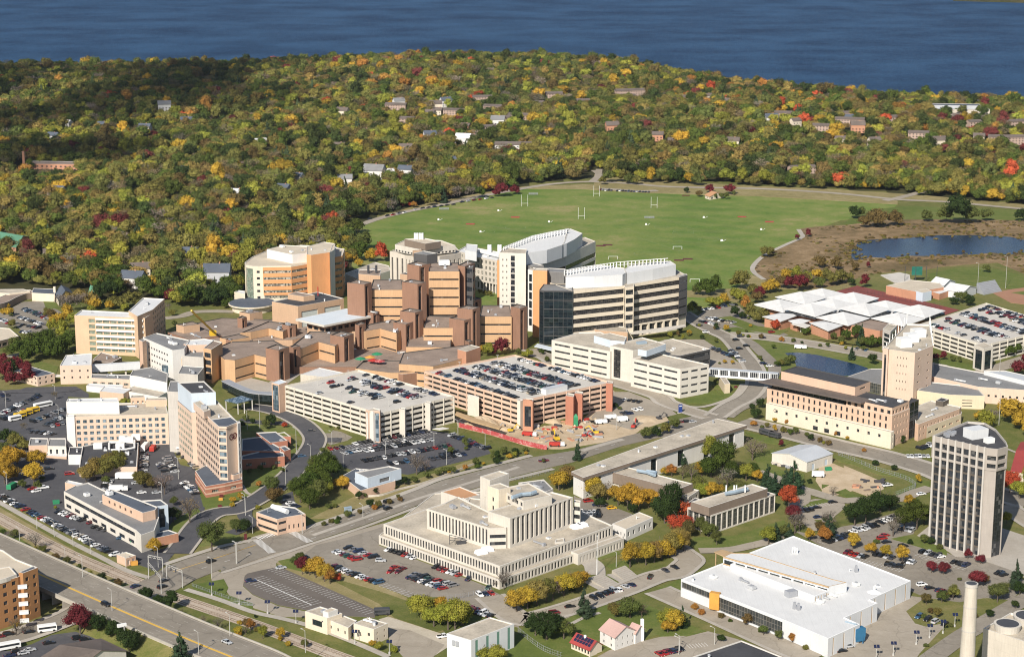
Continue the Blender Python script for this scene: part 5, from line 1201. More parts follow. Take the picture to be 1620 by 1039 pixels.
ribb = W(n=1, wf=1, rows=1, fh=3, sill=1.2, wh=1.2, m0=1, mat='glass_dark', part='window_band')
z = 8.5; p = rp('J 405,-12 860,232 895,265 980,235 1010,150 560,-70 480,-50', z)
b.mass(p, 0, z, 'cream_light', 'roof_grey', {0: [(4.2, W(bw=9, wf=.6, rows=1, sill=1.3, wh=1.7, d=.2, mat='glass_dark')), (None, W(n=1, wf=1, rows=1, sill=.9, wh=1.9, m0=.8, mat='glass_dark', part='window_band', d=.25))], 1: None}, .5, units=6)
b.mass(rp('J 648,8 905,124 985,105 1000,85 720,-25', 12.5), 0, 12.5, 'salmon', 'roof_slate', {0: [(8.8, W(bw=6, wf=.35, rows=1, sill=5.4, wh=1.8, mat='glass_dark')), (None, W(n=5, wf=.35, rows=1, sill=.8, wh=1.5, m0=4, m1=8, mat='glass_dark'))]}, .5, units=1)
b.mass(rp('J 985,85 1066,72 1020,38 890,45 930,75', 12), 0, 12, 'blue_white', 'roof_slate', {0: W(n=1, wf=.45, rows=1, sill=1.5, wh=9, mat='glass_dark', part='stair_glass')}, .5)
b.mass(rp('E 410,810 530,840 545,820 430,795', 7), 0, 7, 'salmon', 'roof_white', None, .3); b.done()
b = newb('brick_shed', 'small brick annex with grey roof by the yellow tree at the drive corner', 'the small brick annex')
b.mass(rp('J 940,262 995,282 1132,252 1070,230', 4.5), 0, 4.5, 'rust_brick', 'roof_slate', None, .4, 'coping'); b.done()
b = newb('pump_house', 'little tan pump house with flat tan roof beside the cycle path', 'the little tan pump house')
b.mass(rp('J 740,388 800,412 862,392 800,370', 3.8), 0, 3.8, 'salmon', 'roof_tan', {1: W(n=2, wf=.5, rows=1, sill=.4, wh=2.3, mat='white_metal', part='door')}, .3); b.done()
b = newb('corner_office', 'pink two-storey office with slate roof and white box at the crossroads', 'the pink crossroads office')
rb = W(n=1, wf=1, rows=2, fh=3.6, sill=1.5, wh=1.3, m0=.8, m1=.2, mat='glass_dark', part='window_band')
b.mass(rp('K 222,120 355,165 415,150 535,130 470,88 345,72', 8), 0, 8, 'salmon', 'roof_slate', {0: rb, 1: rb, 2: W(n=4, wf=.3, rows=1, sill=2, wh=2)}, .5, 'coping', units=2)
mb = MB(); a, c = P(*Zp('K', (325, 90)), 8), P(*Zp('K', (420, 125)), 8); mb.bar((*a, 8.6), (*c, 8.6), 1.2, n=8); b.add('roof_tank', mb, 'metal_white')
b.done()
b = newb('brick_lodge', 'low red and cream banded brick lodge with many grey terraces', 'the banded brick lodge')
st = W(bw=8, wf=.4, rows=1, wh=1.6, sill=1.6, mat='glass_cream')
b.mass(rp('F 130,665 400,645 395,620 300,600 130,640', 5.5), 0, 5.5, 'red_brick', 'roof_slate', {'*': st}, .5, 'coping')
b.mass(rp('F 130,610 380,612 375,590 250,520 130,535', 5.9), 0, 5.9, 'red_brick', 'roof_slate', {'*': st}, .5, 'coping')
b.mass(rp('F 220,495 310,560 420,545 345,488', 6.4), 0, 6.4, 'red_brick', 'roof_slate', {'*': st}, .5, 'coping', units=1)
b.mass(rp('F 365,585 400,612 438,600 405,577', 6.8), 0, 6.8, 'red_brick', 'roof_slate', {'*': st}, .5, 'coping')
b.mass(rp('F 350,500 390,520 440,520 400,490', 5.2), 0, 5.2, 'red_brick', 'lawn', {'*': st}, .5, 'coping'); b.done()
b = newb('utility_block', 'blue-white box stacked on a pink base between parking lot and main road', 'the blue-white box building')
b.mass(rp('F 760,770 880,862 1100,800 1080,740 850,720', 4.5), 0, 4.5, 'salmon', 'roof_slate', None, .4, 'coping', units=3)
b.mass(rp('F 845,745 925,782 1138,722 1060,705', 9.5), 4, 9.5, 'blue_white', 'roof_grey', {1: W(n=1, wf=.3, rows=1, sill=1.2, wh=2, mat='grey_panel', part='louvre')}, .5); b.done()
b = newb('apartment_block', 'orange brick apartment block with stacked balconies at the lower left edge', 'the orange apartment block')
h = 19.5
aw = W(bw=4.4, wf=.44, rows=5, fh=3.6, sill=2.2, wh=1.7, mat='glass_dark', d=.3)
b.mass(rp('J -500,700 -60,585 115,530 240,470 100,415 20,360 -500,200', h), 0, h, 'apartment_orange', 'roof_tan', {'*': aw}, .5, units=4)
b.mass(rp('J 118,500 145,506 240,470 215,458', h+1.5), 0, h+1.5, 'apartment_orange', 'roof_slate', {1: W(n=2, wf=.42, rows=5, fh=3.6, sill=2.6, wh=1.7, mat='glass_dark')}, .3)
b.mass(rp('J -80,560 40,525 105,500 60,450 -100,480', h+2), h-.5, h+1.2, 'cream_light', 'roof_tan', None, .3)
for f in range(5):
    X, Y = P(*Zp('J', (128, 560)), h); b.box('balcony', X+1.2, Y-1.6, 3+f*3.6, 4.1+f*3.6, 3.6, 2.2, .25, 'metal_white')
b.done()
b = newb('shingle_house', 'low building with dark shingle roof behind the maroon tree, bottom left', 'the dark-shingled low building')
b.z_base = 0
gable(b, rp('J 130,1130 480,1120 800,1000 640,925', 5), 0, 5, 9, 'cream_light', 'roof_shingle'); b.done()
b = newb('dormitory', 'brick block with green hipped roof standing in the woods, left edge', 'the green-roofed brick block')
gable(b, para(*rp('A -150,160 100,205 192,140', 11)), 0, 11, 16, 'rust_brick', 'roof_green', W(bw=5, wf=.3, rows=3, wh=1.6, sill=1.4)); b.done()
b = newb('crescent_building', 'curved low building with brown roof around a lawn, left edge', 'the curved brown-roofed building')
q = PW('A -60,560 0,545 60,515 130,490 205,480', 5); Lq, Rq = strip_poly(smooth_line(q), 12)
b.mass(Rq+Lq[::-1], 0, 5, 'brown_wall', 'roof_brown', None, .3, 'coping'); b.mass(rp('A 200,492 345,500 350,468 210,462', 6), 0, 6, 'cream', 'roof_slate', None, .2); b.mass(rp('A -60,490 60,495 190,480 150,468 -60,470', 6), 0, 6, 'cream', 'roof_gravel', None, .3); b.done()
b = newb('chapel', 'stone lodge with grey and green pitched roofs beside the curved building', 'the stone lodge')
gable(b, para(*rp('A 345,500 370,535 460,500', 4.5)), 0, 4.5, 9, 'cream', 'roof_slate'); gable(b, para(*rp('A 560,500 600,515 630,500', 4.5)), 0, 4.5, 10, 'cream', 'roof_green'); b.box('stone_chimney', *P(*Zp('A', (345, 470)), 8), 0, 10, 1.6, 1.6, 0, 'cream'); b.done()
b = newb('ranger_office', 'long low dark building with cream roof, far left edge', 'the low cream-roofed building')
b.mass(rp('A -200,800 -60,810 118,765 60,715 -200,700', 5), 0, 5, 'brown_wall', 'roof_tan', {'*': W(bw=5, wf=.8, rows=1, wh=2, sill=1, mat='glass_dark')}, .4); b.done()
b = newb('brick_flats', 'small two-storey brick house with long grey roof below the maroon trees', 'the small grey-roofed brick house')
b.mass(rp('A 90,985 235,1022 345,1000 190,955', 6), 0, 6, 'pink_brick', 'roof_slate', {'*': W(bw=4, wf=.35, rows=2, fh=2.8, sill=1.2, wh=1.2)}, .2); b.done()
# ------------------------------------------------------------------ car parks and the middle
def deck(b, p, h, lv, wall, colw=8.0, pier=None, fh=None):
    if area(p) < 0: p = p[::-1]
    e = b.root(p); n = len(p); fh = h/lv; ins = offset(p, .3); core = offset(p, 9)
    for k in range(1, lv+1):
        mb = MB(); mb.prism(ins, k*fh-.35, k*fh); b.add('deck_slab', mb, 'deck_floor')
    mb = MB(); mb.prism(core, .02, h-.4); b.add('ramp_core', mb, 'grey_concrete')
    for i in range(n):
        a, c = p[i], p[(i+1) % n]; L = math.dist(a, c); d = ((c[0]-a[0])/L, (c[1]-a[1])/L); nn = (-d[1], d[0])
        for k in range(0, lv+1):
            z0 = k*fh-.5 if k else 0; mb = MB(); q = [a, c, (c[0]+nn[0]*.28, c[1]+nn[1]*.28), (a[0]+nn[0]*.28, a[1]+nn[1]*.28)]
            mb.prism(q, z0, k*fh+1.05); b.add('spandrel', mb, wall)
        m = int(round(L/colw)); mb = MB()
        for j in range(m+1):
            t_ = j/m; x, y = a[0]+(c[0]-a[0])*t_-nn[0]*.06, a[1]+(c[1]-a[1])*t_-nn[1]*.06
            q = MB(); q.box(x, y, 0, h+.95, .55, .5, math.atan2(d[1], d[0])); 
            mb.v += q.v if False else []; b.add('pier', q, wall)
    return h
def lamp(s, z=0, hgt_=9, arms=2, rot=0, label='', kind='pole_grey', head=None, flag=False):
    X, Y = PW(s, z)[0]; e = empty('street_lamp', X, Y, z); tag(e, label, 'street lamp', 'street lamps'); mb = MB(); mb.cyl(X, Y, z, z+hgt_, .16, .09, 6); mb.build('pole', kind, e)
    for k in range(arms):
        a = rot+math.pi*k; q = MB(); q.bar((X, Y, z+hgt_-.1), (X+math.cos(a)*1.6, Y+math.sin(a)*1.6, z+hgt_+.25), .07, n=4); q.box(X+math.cos(a)*1.9, Y+math.sin(a)*1.9, z+hgt_+.15, z+hgt_+.4, .9, .35, a); q.build('lamp_arm', kind, e)
    return e
b = newb('parking_garage', 'cream five-level parking garage with glass stair tower at its corner', 'the cream parking garage')
h1 = 14.4; p1 = rp('F 405,197 1003,374 1470,264', h1+1); p1 = para(*p1); deck(b, p1, h1, 5, 'deck_white')
def corner(b, s, h, wall, spec=None, roof='roof_gravel', part='wall', z0=0): return b.mass(rp(s, h), z0, h, wall, roof, spec, .3, part=part)
corner(b, 'F 915,352 960,362 1005,352 965,342', h1+3, 'coping', None)
corner(b, 'F 912,350 930,355 1002,360 1008,348 960,338', h1+3.2, 'salmon', {1: W(n=1, wf=.88, rows=1, wh=h1+1.5, sill=.5, mat='glass_blue', part='stair_glass'), 0: W(n=1, wf=.8, rows=1, wh=h1+1.5, sill=.5, mat='glass_blue', part='stair_glass')})
corner(b, 'F 1125,345 1160,352 1168,340 1130,335', h1+1.2, 'pale_concrete'); corner(b, 'F 1288,305 1320,312 1328,300 1292,295', h1+1.2, 'pale_concrete')
corner(b, 'F 318,180 365,192 418,175 375,158', 17, 'salmon', {0: W(n=1, wf=.8, rows=1, wh=15, sill=1, mat='glass_blue', part='stair_glass')}, 'roof_silver')
mb = MB(); mb.prism(rp('F 1335,470 1385,478 1440,468 1400,460', 3.2), 2.9, 3.2); b.add('entry_canopy', mb, 'coping'); b.done()
b = newb('parking_garage', 'pink five-level parking garage with brick towers beside the building site', 'the pink parking garage')
h2 = 14.6; p2 = para(*rp('F 1285,107 G 490,294 1072,177', h2+1)); deck(b, p2, h2, 5, 'deck_pink')
corner(b, 'G 472,292 492,297 512,290 490,284', h2+1.6, 'deck_white')
X = {0: W(n=1, wf=.66, rows=1, wh=11.5, sill=2.5, mat='glass_dark', part='stair_glass')}
pt = corner(b, 'G 508,296 570,300 578,282 520,278', h2+2.2, 'rust_brick', X)
mb = MB(); a, c = pt[0], pt[1]; m_ = ((a[0]+c[0])/2, (a[1]+c[1])/2); mb.face([(*a, h2+2.2), (*c, h2+2.2), (*m_, h2+3.4)]); mb.face([(a[0], a[1]+4, h2+2.2), (*a, h2+2.2), (*m_, h2+3.4)]); mb.face([(*c, h2+2.2), (c[0], c[1]+4, h2+2.2), (*m_, h2+3.4)]); b.add('gable', mb, 'rust_brick')
for s in ('G 778,262 828,270 835,252 790,246', 'G 835,247 884,252 890,238 842,232', 'G 1034,182 1075,186 1080,172 1040,168'): corner(b, s, h2+2, 'red_brick')
corner(b, 'G 158,258 230,275 232,268 162,252', h2-3, 'deck_white')
corner(b, 'G 95,-30 150,-15 240,-45 180,-60', h2+3.5, 'rust_brick')
mb = MB(); q = rp('G 624,216 655,226 790,194 755,186', h2+3); mb.prism(q, h2, h2+3); b.add('site_cabins', mb, 'white_metal'); mb = MB(); mb.prism(q, h2+3.02, h2+3.1); b.add('cabin_roof', mb, 'roof_metal'); b.done()
b = newb('parking_garage', 'tan four-level parking garage behind the tower, far right', 'the far right parking garage')
h3 = 11.; p3 = [P(*Zp('D', q), h3+1) for q in ((1145,492),(1440,585),(1790,500),(1450,395))]; deck(b, p3, h3, 4, 'deck_white')
corner(b, 'D 1395,585 1440,600 1482,590 1440,570', h3+4, 'pale_concrete', {'*': W(n=1, wf=.7, rows=1, wh=h3+1, sill=1, mat='glass_curtain', part='stair_glass')})
corner(b, 'D 985,512 1020,525 1050,495 1010,488', h3+3, 'grey_concrete', {'*': W(n=1, wf=.7, rows=4, fh=3, wh=2.2, sill=.6, mat='glass_curtain')}); b.done()
# cars on the garages
def grid_rows(p, h, rows_, desc, u0=.04, u1=.96, fill=.8, gap=None):
    """rows_: list of v fractions across the roof; each a line of cars parallel to edge 0"""
    a, b_, c, d = [Vector(q) for q in p]
    for r_i, (v, f) in enumerate(rows_):
        s = a.lerp(d, v).lerp(b_.lerp(c, v), u0); e = a.lerp(d, v).lerp(b_.lerp(c, v), u1); L = (e-s).length; dr = (e-s)/L; k = int(L/2.75); th = math.atan2(dr.y, dr.x)+math.pi/2; q = 0
        R = random.Random(r_i+int(h*10))
        for i in range(k):
            if R.random() > f: continue
            pt_ = s+dr*(i+.5)*2.75; col = R.choice(COLN); kd = R.choice(('sedan','sedan','suv','sedan','suv','van'))
            CARS.append([pt_.x, pt_.y+R.uniform(-.3,.3), h, th+(math.pi if R.random() < .5 else 0), kd, col, '%s %s, %s from left, %s, row %s from front' % (col, {'sedan':'sedan','suv':'SUV','van':'minivan'}[kd], ordw(q), desc, ordw(r_i)), 'cars on '+desc]); q += 1
grid_rows(p1, h1, [(.08,.10),(.36,.42),(.44,.55),(.66,.5),(.73,.75),(.93,.5)], 'cream garage roof', .12, .92)
grid_rows(p2, h2, [(.06,.9),(.25,.92),(.31,.85),(.46,.95),(.52,.9),(.66,.95),(.72,.95),(.94,.85)], 'pink garage roof', .08, .93)
grid_rows(p3, h3, [(.1,.7),(.3,.75),(.36,.7),(.56,.85),(.62,.6),(.8,.7),(.86,.7),(.95,.5)], 'far garage roof', .06, .95)
def light_row(p, h, n=4):
    a, b_, c, d = [Vector(q) for q in p]
    for v in (.28, .7):
        for i in range(n):
            q = a.lerp(d, v).lerp(b_.lerp(c, v), (i+.5)/n); mb = MB(); mb.cyl(q.x, q.y, h, h+5, .12, .08, 5); mb.box(q.x, q.y, h+5, h+5.2, 1.6, .4); o = mb.build('garage_lamp', 'pole_grey'); tag(o, 'slim double lamp post on the %s, %s from left in its %s line' % ('cream garage roof' if p is p1 else 'pink garage roof', ordw(i), 'front' if v < .5 else 'back'), 'lamp post', 'lamp posts on garage roofs')
light_row(p1, h1); light_row(p2, h2, 5)
# white ribbon-window office
b = newb('office_building', 'cream four-storey office with ribbon windows and slatted stair strip', 'the cream ribbon-window office')
hh_ = 17.5; r4 = W(bw=13, wf=.86, rows=4, fh=4.2, sill=2.0, wh=1.15, m0=1.5, m1=1.5, d=.35, mat='glass_dark', part='window_band')
b.mass(rp('C 690,790 1060,862 1190,832 1000,738 860,742', hh_), 0, hh_, 'cream_light', 'roof_gravel', {0: r4}, .6, units=2)
b.mass(rp('C 1058,826 1205,856 1412,812 1262,772', hh_+3), 0, hh_+3, 'cream_light', 'roof_gravel', {0: W(n=1, wf=.9999, rows=1, wh=hh_, sill=1.5, m0=3, m1=9.5, mat='glass_band', part='stair_strip', d=.5)}, .6)
b.mass(para(*rp('C 1193,905 H 106,96 286,64', hh_)), 0, hh_, 'cream_light', 'roof_gravel', {0: r4, 1: W(n=3, wf=.72, rows=4, fh=4.2, sill=2, wh=1.2, mat='glass_dark', d=.35, part='window_band')}, .6)
b.mass(rp('C 957,762 1062,792 1150,800 1165,770 1060,745', hh_+4), hh_-.5, hh_+4, 'blue_white', 'roof_gravel', None, .3); b.mass(rp('C 1235,848 1290,858 1412,815 1360,800', hh_+6.2), hh_+2.5, hh_+6.2, 'blue_white', 'roof_gravel', None, .3)
b.mass(rp('C 960,720 1000,730 1170,740 1160,705 1000,695', 9), 0, 9, 'tan_panel', 'roof_gravel', None, .4)
b.mass(rp('D -110,590 0,625 75,632 210,602 40,555', 12), 0, 12, 'dark_panel', 'roof_gravel', {1: band(12, 5, 2.5, 1.2), 2: band(12, 5, 2.5, 1.2)}, .5, units=3)
b.box('skylight', *P(*Zp('C', (1258, 808)), hh_+3), hh_+2.5, hh_+3.8, 6, 3, .4, 'metal_blue')
mb = MB(); mb.prism(rp('C 580,830 690,855 695,835 600,812', 3.5), 3.1, 3.5); b.add('porch_roof', mb, 'roof_silver'); b.done()
b = newb('skywalk', 'white truss skywalk crossing the road between two office buildings', 'the white truss skywalk', 'skywalk')
a, c = P(*Zp('H', (285, 92)), 11), P(*Zp('H', (722, 125)), 11); d_ = Vector((c[0]-a[0], c[1]-a[1])); n_ = Vector((-d_.y, d_.x)).normalized()
def qd(w0, w1): return [(a[0]+n_.x*w0, a[1]+n_.y*w0), (c[0]+n_.x*w0, c[1]+n_.y*w0), (c[0]+n_.x*w1, c[1]+n_.y*w1), (a[0]+n_.x*w1, a[1]+n_.y*w1)]
mb = MB(); mb.prism(qd(0, 4), 10.6, 11); b.add('roof', mb, 'roof_metal'); mb = MB(); mb.prism(qd(0, 4), 6.2, 7.4); b.add('floor_beam', mb, 'metal_white'); mb = MB(); mb.prism(qd(.4, 3.6), 7.4, 10.6); b.add('corridor_glass', mb, 'glass_dark')
n = 34
for i in range(n+1):
    q = MB(); x, y = a[0]+d_.x*i/n, a[1]+d_.y*i/n; q.box(x+n_.x*.1, y+n_.y*.1, 7.4, 10.6, 1.0 if i % 5 == 0 else .16, .2, math.atan2(d_.y, d_.x)); b.add('truss_post', q, 'metal_white')
for s in ('H 345,130 385,190 420,185 375,120',): b.mass(rp(s, 6), 0, 6, 'yellow_stone', 'roof_gravel', None, .2)
b.done()
# natatorium with folded roofs
b = newb('sports_hall', 'brick sports hall under a field of white folded diamond roofs', 'the white folded-roof sports hall', 'sports hall')
O = Vector(P(*Zp('D', (400, 408)), 8)); A1 = Vector(P(*Zp('D', (985, 528)), 8))-O; A2 = Vector(P(*Zp('D', (640, 338)), 8))-O
A2 = Vector((P(*Zp('D', (690, 335)), 8)))-O
b.z_base = 0; foot = offset([tuple(O+A1*.03+A2*.03), tuple(O+A1*.97+A2*.03), tuple(O+A1*.97+A2*.97), tuple(O+A1*.03+A2*.97)], 2)
b.mass(foot, 0, 7.4, 'rust_brick', 'roof_brown', None, 0)
def shell(c0, u, v, z, amp=5.0):
    """one diamond shell: two opposite tips high, folded along the long diagonal"""
    c0 = Vector(c0); mb = MB(); pts = [c0, c0+u, c0+u+v, c0+v]; ce = c0+(u+v)/2; t = .35
    hz = [z+.9, z-.2, z+.9, z-.2]; T = [(p_.x, p_.y, hz[i]) for i, p_ in enumerate(pts)]; Cn = (ce.x, ce.y, z+amp)
    for i in range(4):
        mb.face([T[i], T[(i+1) % 4], Cn]); aa, bb_ = T[i], T[(i+1) % 4]; mb.face([(aa[0],aa[1],aa[2]-t), (bb_[0],bb_[1],bb_[2]-t), bb_, aa])
    mb.face([(p_[0],p_[1],p_[2]-t) for p_ in T[::-1]]); b.add('folded_roof', mb, 'fold_roof')
NU, NV = 4, 3
for i in range(NU):
    for j in range(NV):
        if (i, j) in ((3, 0),): continue
        zz = 8+((i+j) % 2)*1.5+(.8 if i in (1, 2) and j == 1 else 0); shell(O+A1*i/NU+A2*j/NV, A1/NU*.99, A2/NV*.99, zz)
        if (i+j) % 2 == 1:
            q0 = O+A1*(i+.02)/NU+A2*(j+.02)/NV; mb = MB(); uu, vv = A1/NU*.96, A2/NV*.96; mb.prism([tuple(q0), tuple(q0+uu), tuple(q0+uu+vv), tuple(q0+vv)], 7.3, zz-.6); b.add('clerestory', mb, 'glass_dark')
for s, wl in (('D 443,462 525,478 610,455 530,437', 6.5), ('D 655,490 740,520 808,490 720,472', 6.5), ('D 560,480 600,495 665,480 620,465', 5)):
    q = [Vector(t_) for t_ in rp(s, wl)]; shell(q[0], q[1]-q[0], q[3]-q[0], wl, 2.2); b.mass(offset([tuple(t_) for t_ in (q[0], q[1], q[1]+q[3]-q[0], q[3])], 1.2), 0, wl-.6, 'rust_brick', 'roof_brown', None, 0)
for k in range(5):
    X_, Y_ = P(*Zp('D', (592+k*12, 520+k*2.5)), 0); mb = MB(); mb.cyl(X_, Y_, 0, 5, .35, n=8); b.add('column', mb, 'coping')
mb = MB(); mb.prism(rp('D 575,490 640,508 665,495 600,480', 5.3), 4.9, 5.3); b.add('porch_roof', mb, 'coping')
b.done()
# tan tower group
b = newb('tan_tower', 'tan brick tower with slanting top and steel plant near the pond', 'the tan brick tower', 'tower')
h = 31; b.mass(rp('D 988,600 1130,620 1212,586 1195,492 1092,488', h), 0, h, 'pink_brick', 'roof_gravel', {0: W(n=4, wf=.2, rows=5, fh=4.6, sill=8, wh=1.1, m0=8, m1=4, mat='glass_dark', d=.12), 1: W(n=2, wf=.22, rows=6, fh=4.6, sill=3, wh=.9, mat='glass_dark', d=.4)}, 1.0, units=2)
for z_ in range(3): b.box('air_handler', *P(*Zp('D', (1080+z_*32, 585-z_*22)), h), h-.9, h+4.5-z_*.3, 7.5, 6, .3, 'metal_white')
pt = rp('D 988,600 1092,488 1195,492 1212,586', h); mb = MB()
for a, c in ((pt[0], pt[1]), (pt[2], pt[3])):
    for k in range(9):
        t0 = k/8; q = (a[0]+(c[0]-a[0])*t0, a[1]+(c[1]-a[1])*t0); hz = 1+5*(t0 if a is pt[0] else 1-t0); b.box('screen_post', *q, h, h+hz, .35, .35, 0, 'metal_white')
b.mass(rp('D 985,598 1010,603 1015,596 992,592', h+.6), 0, h+.6, 'pink_brick', 'roof_gravel', {0: W(n=1, wf=.4, rows=1, wh=26, sill=2, mat='glass_dark', part='window_strip')}, .3)
mb = MB(); b.mass(rp('D 1050,768 1105,776 1110,760 1058,752', 7), 0, 7, 'pink_brick', 'roof_gravel', {0: W(n=1, wf=.8, rows=1, wh=5.5, sill=.5, mat='glass_mullion')}, .3); b.done()
b = newb('lecture_hall', 'low tan hall with fan-shaped grey roofs behind the tan tower', 'the low fan-roofed hall')
b.mass(rp('D 1140,788 1290,808 1443,813 1405,772 1205,750', 8), 0, 8, 'yellow_stone', 'roof_grey', {1: W(n=1, wf=.3, rows=3, fh=1.6, wh=.5, sill=1.5, mat='glass_dark', part='vent_slot')}, .5)
b.mass(rp('D 1208,725 1415,772 1640,788 1640,755 1470,715 1210,665', 9.5), 0, 9.5, 'pink_brick', 'roof_grey', {1: W(bw=4, wf=.3, rows=1, sill=4, wh=1.3, mat='glass_dark')}, .5, units=3)
b.mass(rp('D 820,728 990,765 1000,690 930,690', 6), 0, 6, 'glass_mullion', 'roof_grey', None, .3)
b.mass(rp('D 1440,700 1640,750 1640,722 1540,700', 11.5), 9, 11.5, 'white_metal', 'roof_metal', None, .3); b.done()
# long orange institute
b = newb('institute', 'long orange and cream institute with dark overhanging eave and rooftop storey', 'the long orange and cream institute')
top = 17.5; v = W(bw=5.6, wf=.17, rows=4, fh=4.1, sill=2.2, wh=2.2, m0=2, mat='glass_dark', d=.5)
LA, FA = P(*Zp('H', (648, 218)), top), P(*Zp('I', (378, 176)), 21); 
F0 = P(*Zp('I', (378, 372)), 0); L0_ = P(*Zp('H', (648, 402)), 0); R0 = P(*Zp('I', (475, 330)), 0)
dv = Vector((F0[0]-L0_[0], F0[1]-L0_[1])); dn = Vector((R0[0]-F0[0], R0[1]-F0[1])); 
def IP(u, w_): return (L0_[0]+dv.x*u+dn.x*w_, L0_[1]+dv.y*u+dn.y*w_)
b.mass([IP(0,0), IP(1,0), IP(1,1), IP(0,1)], 0, top, 'salmon', 'roof_dark', {0: W(bw=3.6, wf=.34, rows=4, fh=4.1, sill=1.6, wh=2.5, m0=2, mat='glass_dark', d=.3), 1: W(bw=3.6, wf=.3, rows=4, fh=4.1, sill=2, wh=2, m0=1, mat='glass_dark')}, .3)
b.mass([IP(.03,.06), IP(.62,.06), IP(.62,.9), IP(.03,.9)], top-.2, 21, 'bronze', 'roof_dark', {0: W(bw=4, wf=.9, rows=1, sill=.4, wh=2.6, mat='glass_curtain')}, 0)
b.mass([IP(.64,.02), IP(.995,.02), IP(.995,.98), IP(.64,.98)], top-.25, 21.5, 'salmon', 'roof_dark', {0: W(bw=4, wf=.5, rows=1, sill=.6, wh=2, mat='glass_dark'), 1: W(bw=4, wf=.5, rows=1, sill=.6, wh=2, mat='glass_dark')}, .4, 'coping_dark', units=3)
mb = MB(); mb.prism([IP(-.03,-.28), IP(.78,-.16), IP(.80,.35), IP(.0,.35)], 21.02, 21.7); b.add('eave', mb, 'roof_shingle')
b.mass([IP(.06,.35), IP(.66,.35), IP(.66,1.2), IP(.06,1.2)], 20.9, 26.5, 'salmon', 'roof_dark', {1: W(n=1, wf=.4, rows=1, sill=3, wh=1, mat='glass_dark')}, .4, 'coping_dark')
b.mass([IP(.02,-.16), IP(1.02,-.16), IP(1.02,.0), IP(.02,.0)], 0, 9.3, 'cream', 'roof_gravel', {0: [(3.6, W(bw=7, wf=.45, rows=1, sill=.6, wh=2.4, m0=30, mat='glass_dark')), (None, W(bw=6.6, wf=.24, rows=1, sill=1.6, wh=1.7, m0=4, mat='glass_dark', d=.4))], 1: W(n=1, wf=.3, rows=2, fh=4, sill=2, wh=1.6)}, .3)
mb = MB()
cx0, cy0 = IP(.098, -.163); tdir = dv.normalized(); nd = Vector((tdir.y, -tdir.x))
for i in range(16):
    a0, a1 = i*math.pi/8, (i+1)*math.pi/8; q = []
    for rr, an in ((.75, a0), (1.0, a0), (1.0, a1), (.75, a1)): q.append((cx0+tdir.x*rr*math.cos(an)+nd.x*.1, cy0+tdir.y*rr*math.cos(an)+nd.y*.1, 6.4+rr*math.sin(an)))
    mb.face(q[::-1])
b.add('round_sign', mb, 'metal_dark')
b.mass([IP(.985,1.0), IP(1.0,1.0), IP(1.0,1.5), IP(.94,1.5)], 0, 20.5, 'dark_panel', 'roof_dark', {1: W(n=2, wf=.96, rows=4, fh=5, sill=.5, wh=4.6, mat='glass_curtain', part='glass_wall', d=.15)}, .3, 'coping_dark')
b.mass(rp('I 512,238 530,245 755,160 765,150 600,115 510,150', 9.5), 0, 9.5, 'salmon', 'roof_gravel', {1: W(bw=4, wf=.3, rows=2, fh=4, sill=1.8, wh=1.8, mat='glass_dark')}, .5, units=2)
b.mass(rp('I 575,262 765,188 768,175 590,240', 6.2), 0, 6.2, 'yellow_stone', 'roof_gravel', {0: W(bw=7, wf=.5, rows=1, sill=2.2, wh=1.2, mat='glass_dark')}, .4)
b.mass(rp('I 625,115 665,122 697,108 655,98', 12), 9, 12, 'bronze', 'roof_dark', None, .2); b.done()
# ------------------------------------------------------------------ buildings: lower right and centre
b = newb('office_tower', 'tall grey concrete office tower with dark glass between white piers', 'the tall concrete office tower', 'tower')
h = HT('I', 590, 305, 890); foot = rp('I 612,307 905,374 962,380 1016,366 1006,340 950,272 890,237 800,230', h)
zt = h-10.2; pw = foot
glassf = W(n=7, wf=.84, rows=1, sill=.3, wh=zt-.6, m0=.6, m1=.6, d=.6, mat='glass_dark', part='window_strip')
b.mass(pw, 0, zt, 'tower_concrete', 'roof_grey', {0: glassf, 1: None, 2: W(n=1, wf=.92, rows=1, sill=.3, wh=zt-.6, d=.5, mat='glass_dark', part='window_strip'), 3: W(n=2, wf=.6, rows=1, sill=.3, wh=zt-.6, d=1.0, mat='glass_dark', part='window_strip'), '*': W(bw=6, wf=.6, rows=1, sill=.3, wh=zt-.6, d=1.0, mat='glass_dark', part='window_strip')}, 0)
tw = W(n=7, wf=.8, rows=2, fh=3.8, sill=1.0, wh=2.7, m0=.6, m1=.6, d=.5, mat='glass_dark')
up = offset(pw, -.35)
b.mass(up, zt, h, 'tower_concrete', 'roof_dark', {0: tw, 1: W(n=1, wf=.8, rows=2, fh=3.6, sill=1.1, wh=2, d=.8, mat='glass_dark'), 2: W(n=1, wf=.8, rows=2, fh=3.6, sill=1.1, wh=2, d=.8, mat='glass_dark'), '*': W(bw=5, wf=.6, rows=2, fh=3.6, sill=1.1, wh=2, mat='glass_dark')}, 1.0, 'grey_concrete')
a, c = Vector(pw[0]), Vector(pw[1]); d_ = (c-a); L = d_.length; d_.normalize(); n_ = Vector((d_.y, -d_.x))
for i in range(8):
    q = a+d_*(.8+(L-1.6)/7*i)+n_*.25; b.box('pier', q.x, q.y, 0, h+.25, .8, .8, math.atan2(d_.y, d_.x), 'grey_concrete')
for i in range(13):      # floor slabs seen behind the glass line
    mb = MB(); z_ = 3.6*(i+1); q = [tuple(a+d_*.9-n_*.5), tuple(c-d_*.9-n_*.5), tuple(c-d_*.9-n_*.58), tuple(a+d_*.9-n_*.58)]
    if z_ < zt-2: mb.prism(q, z_, z_+.9); b.add('floor_edge', mb, 'bronze')
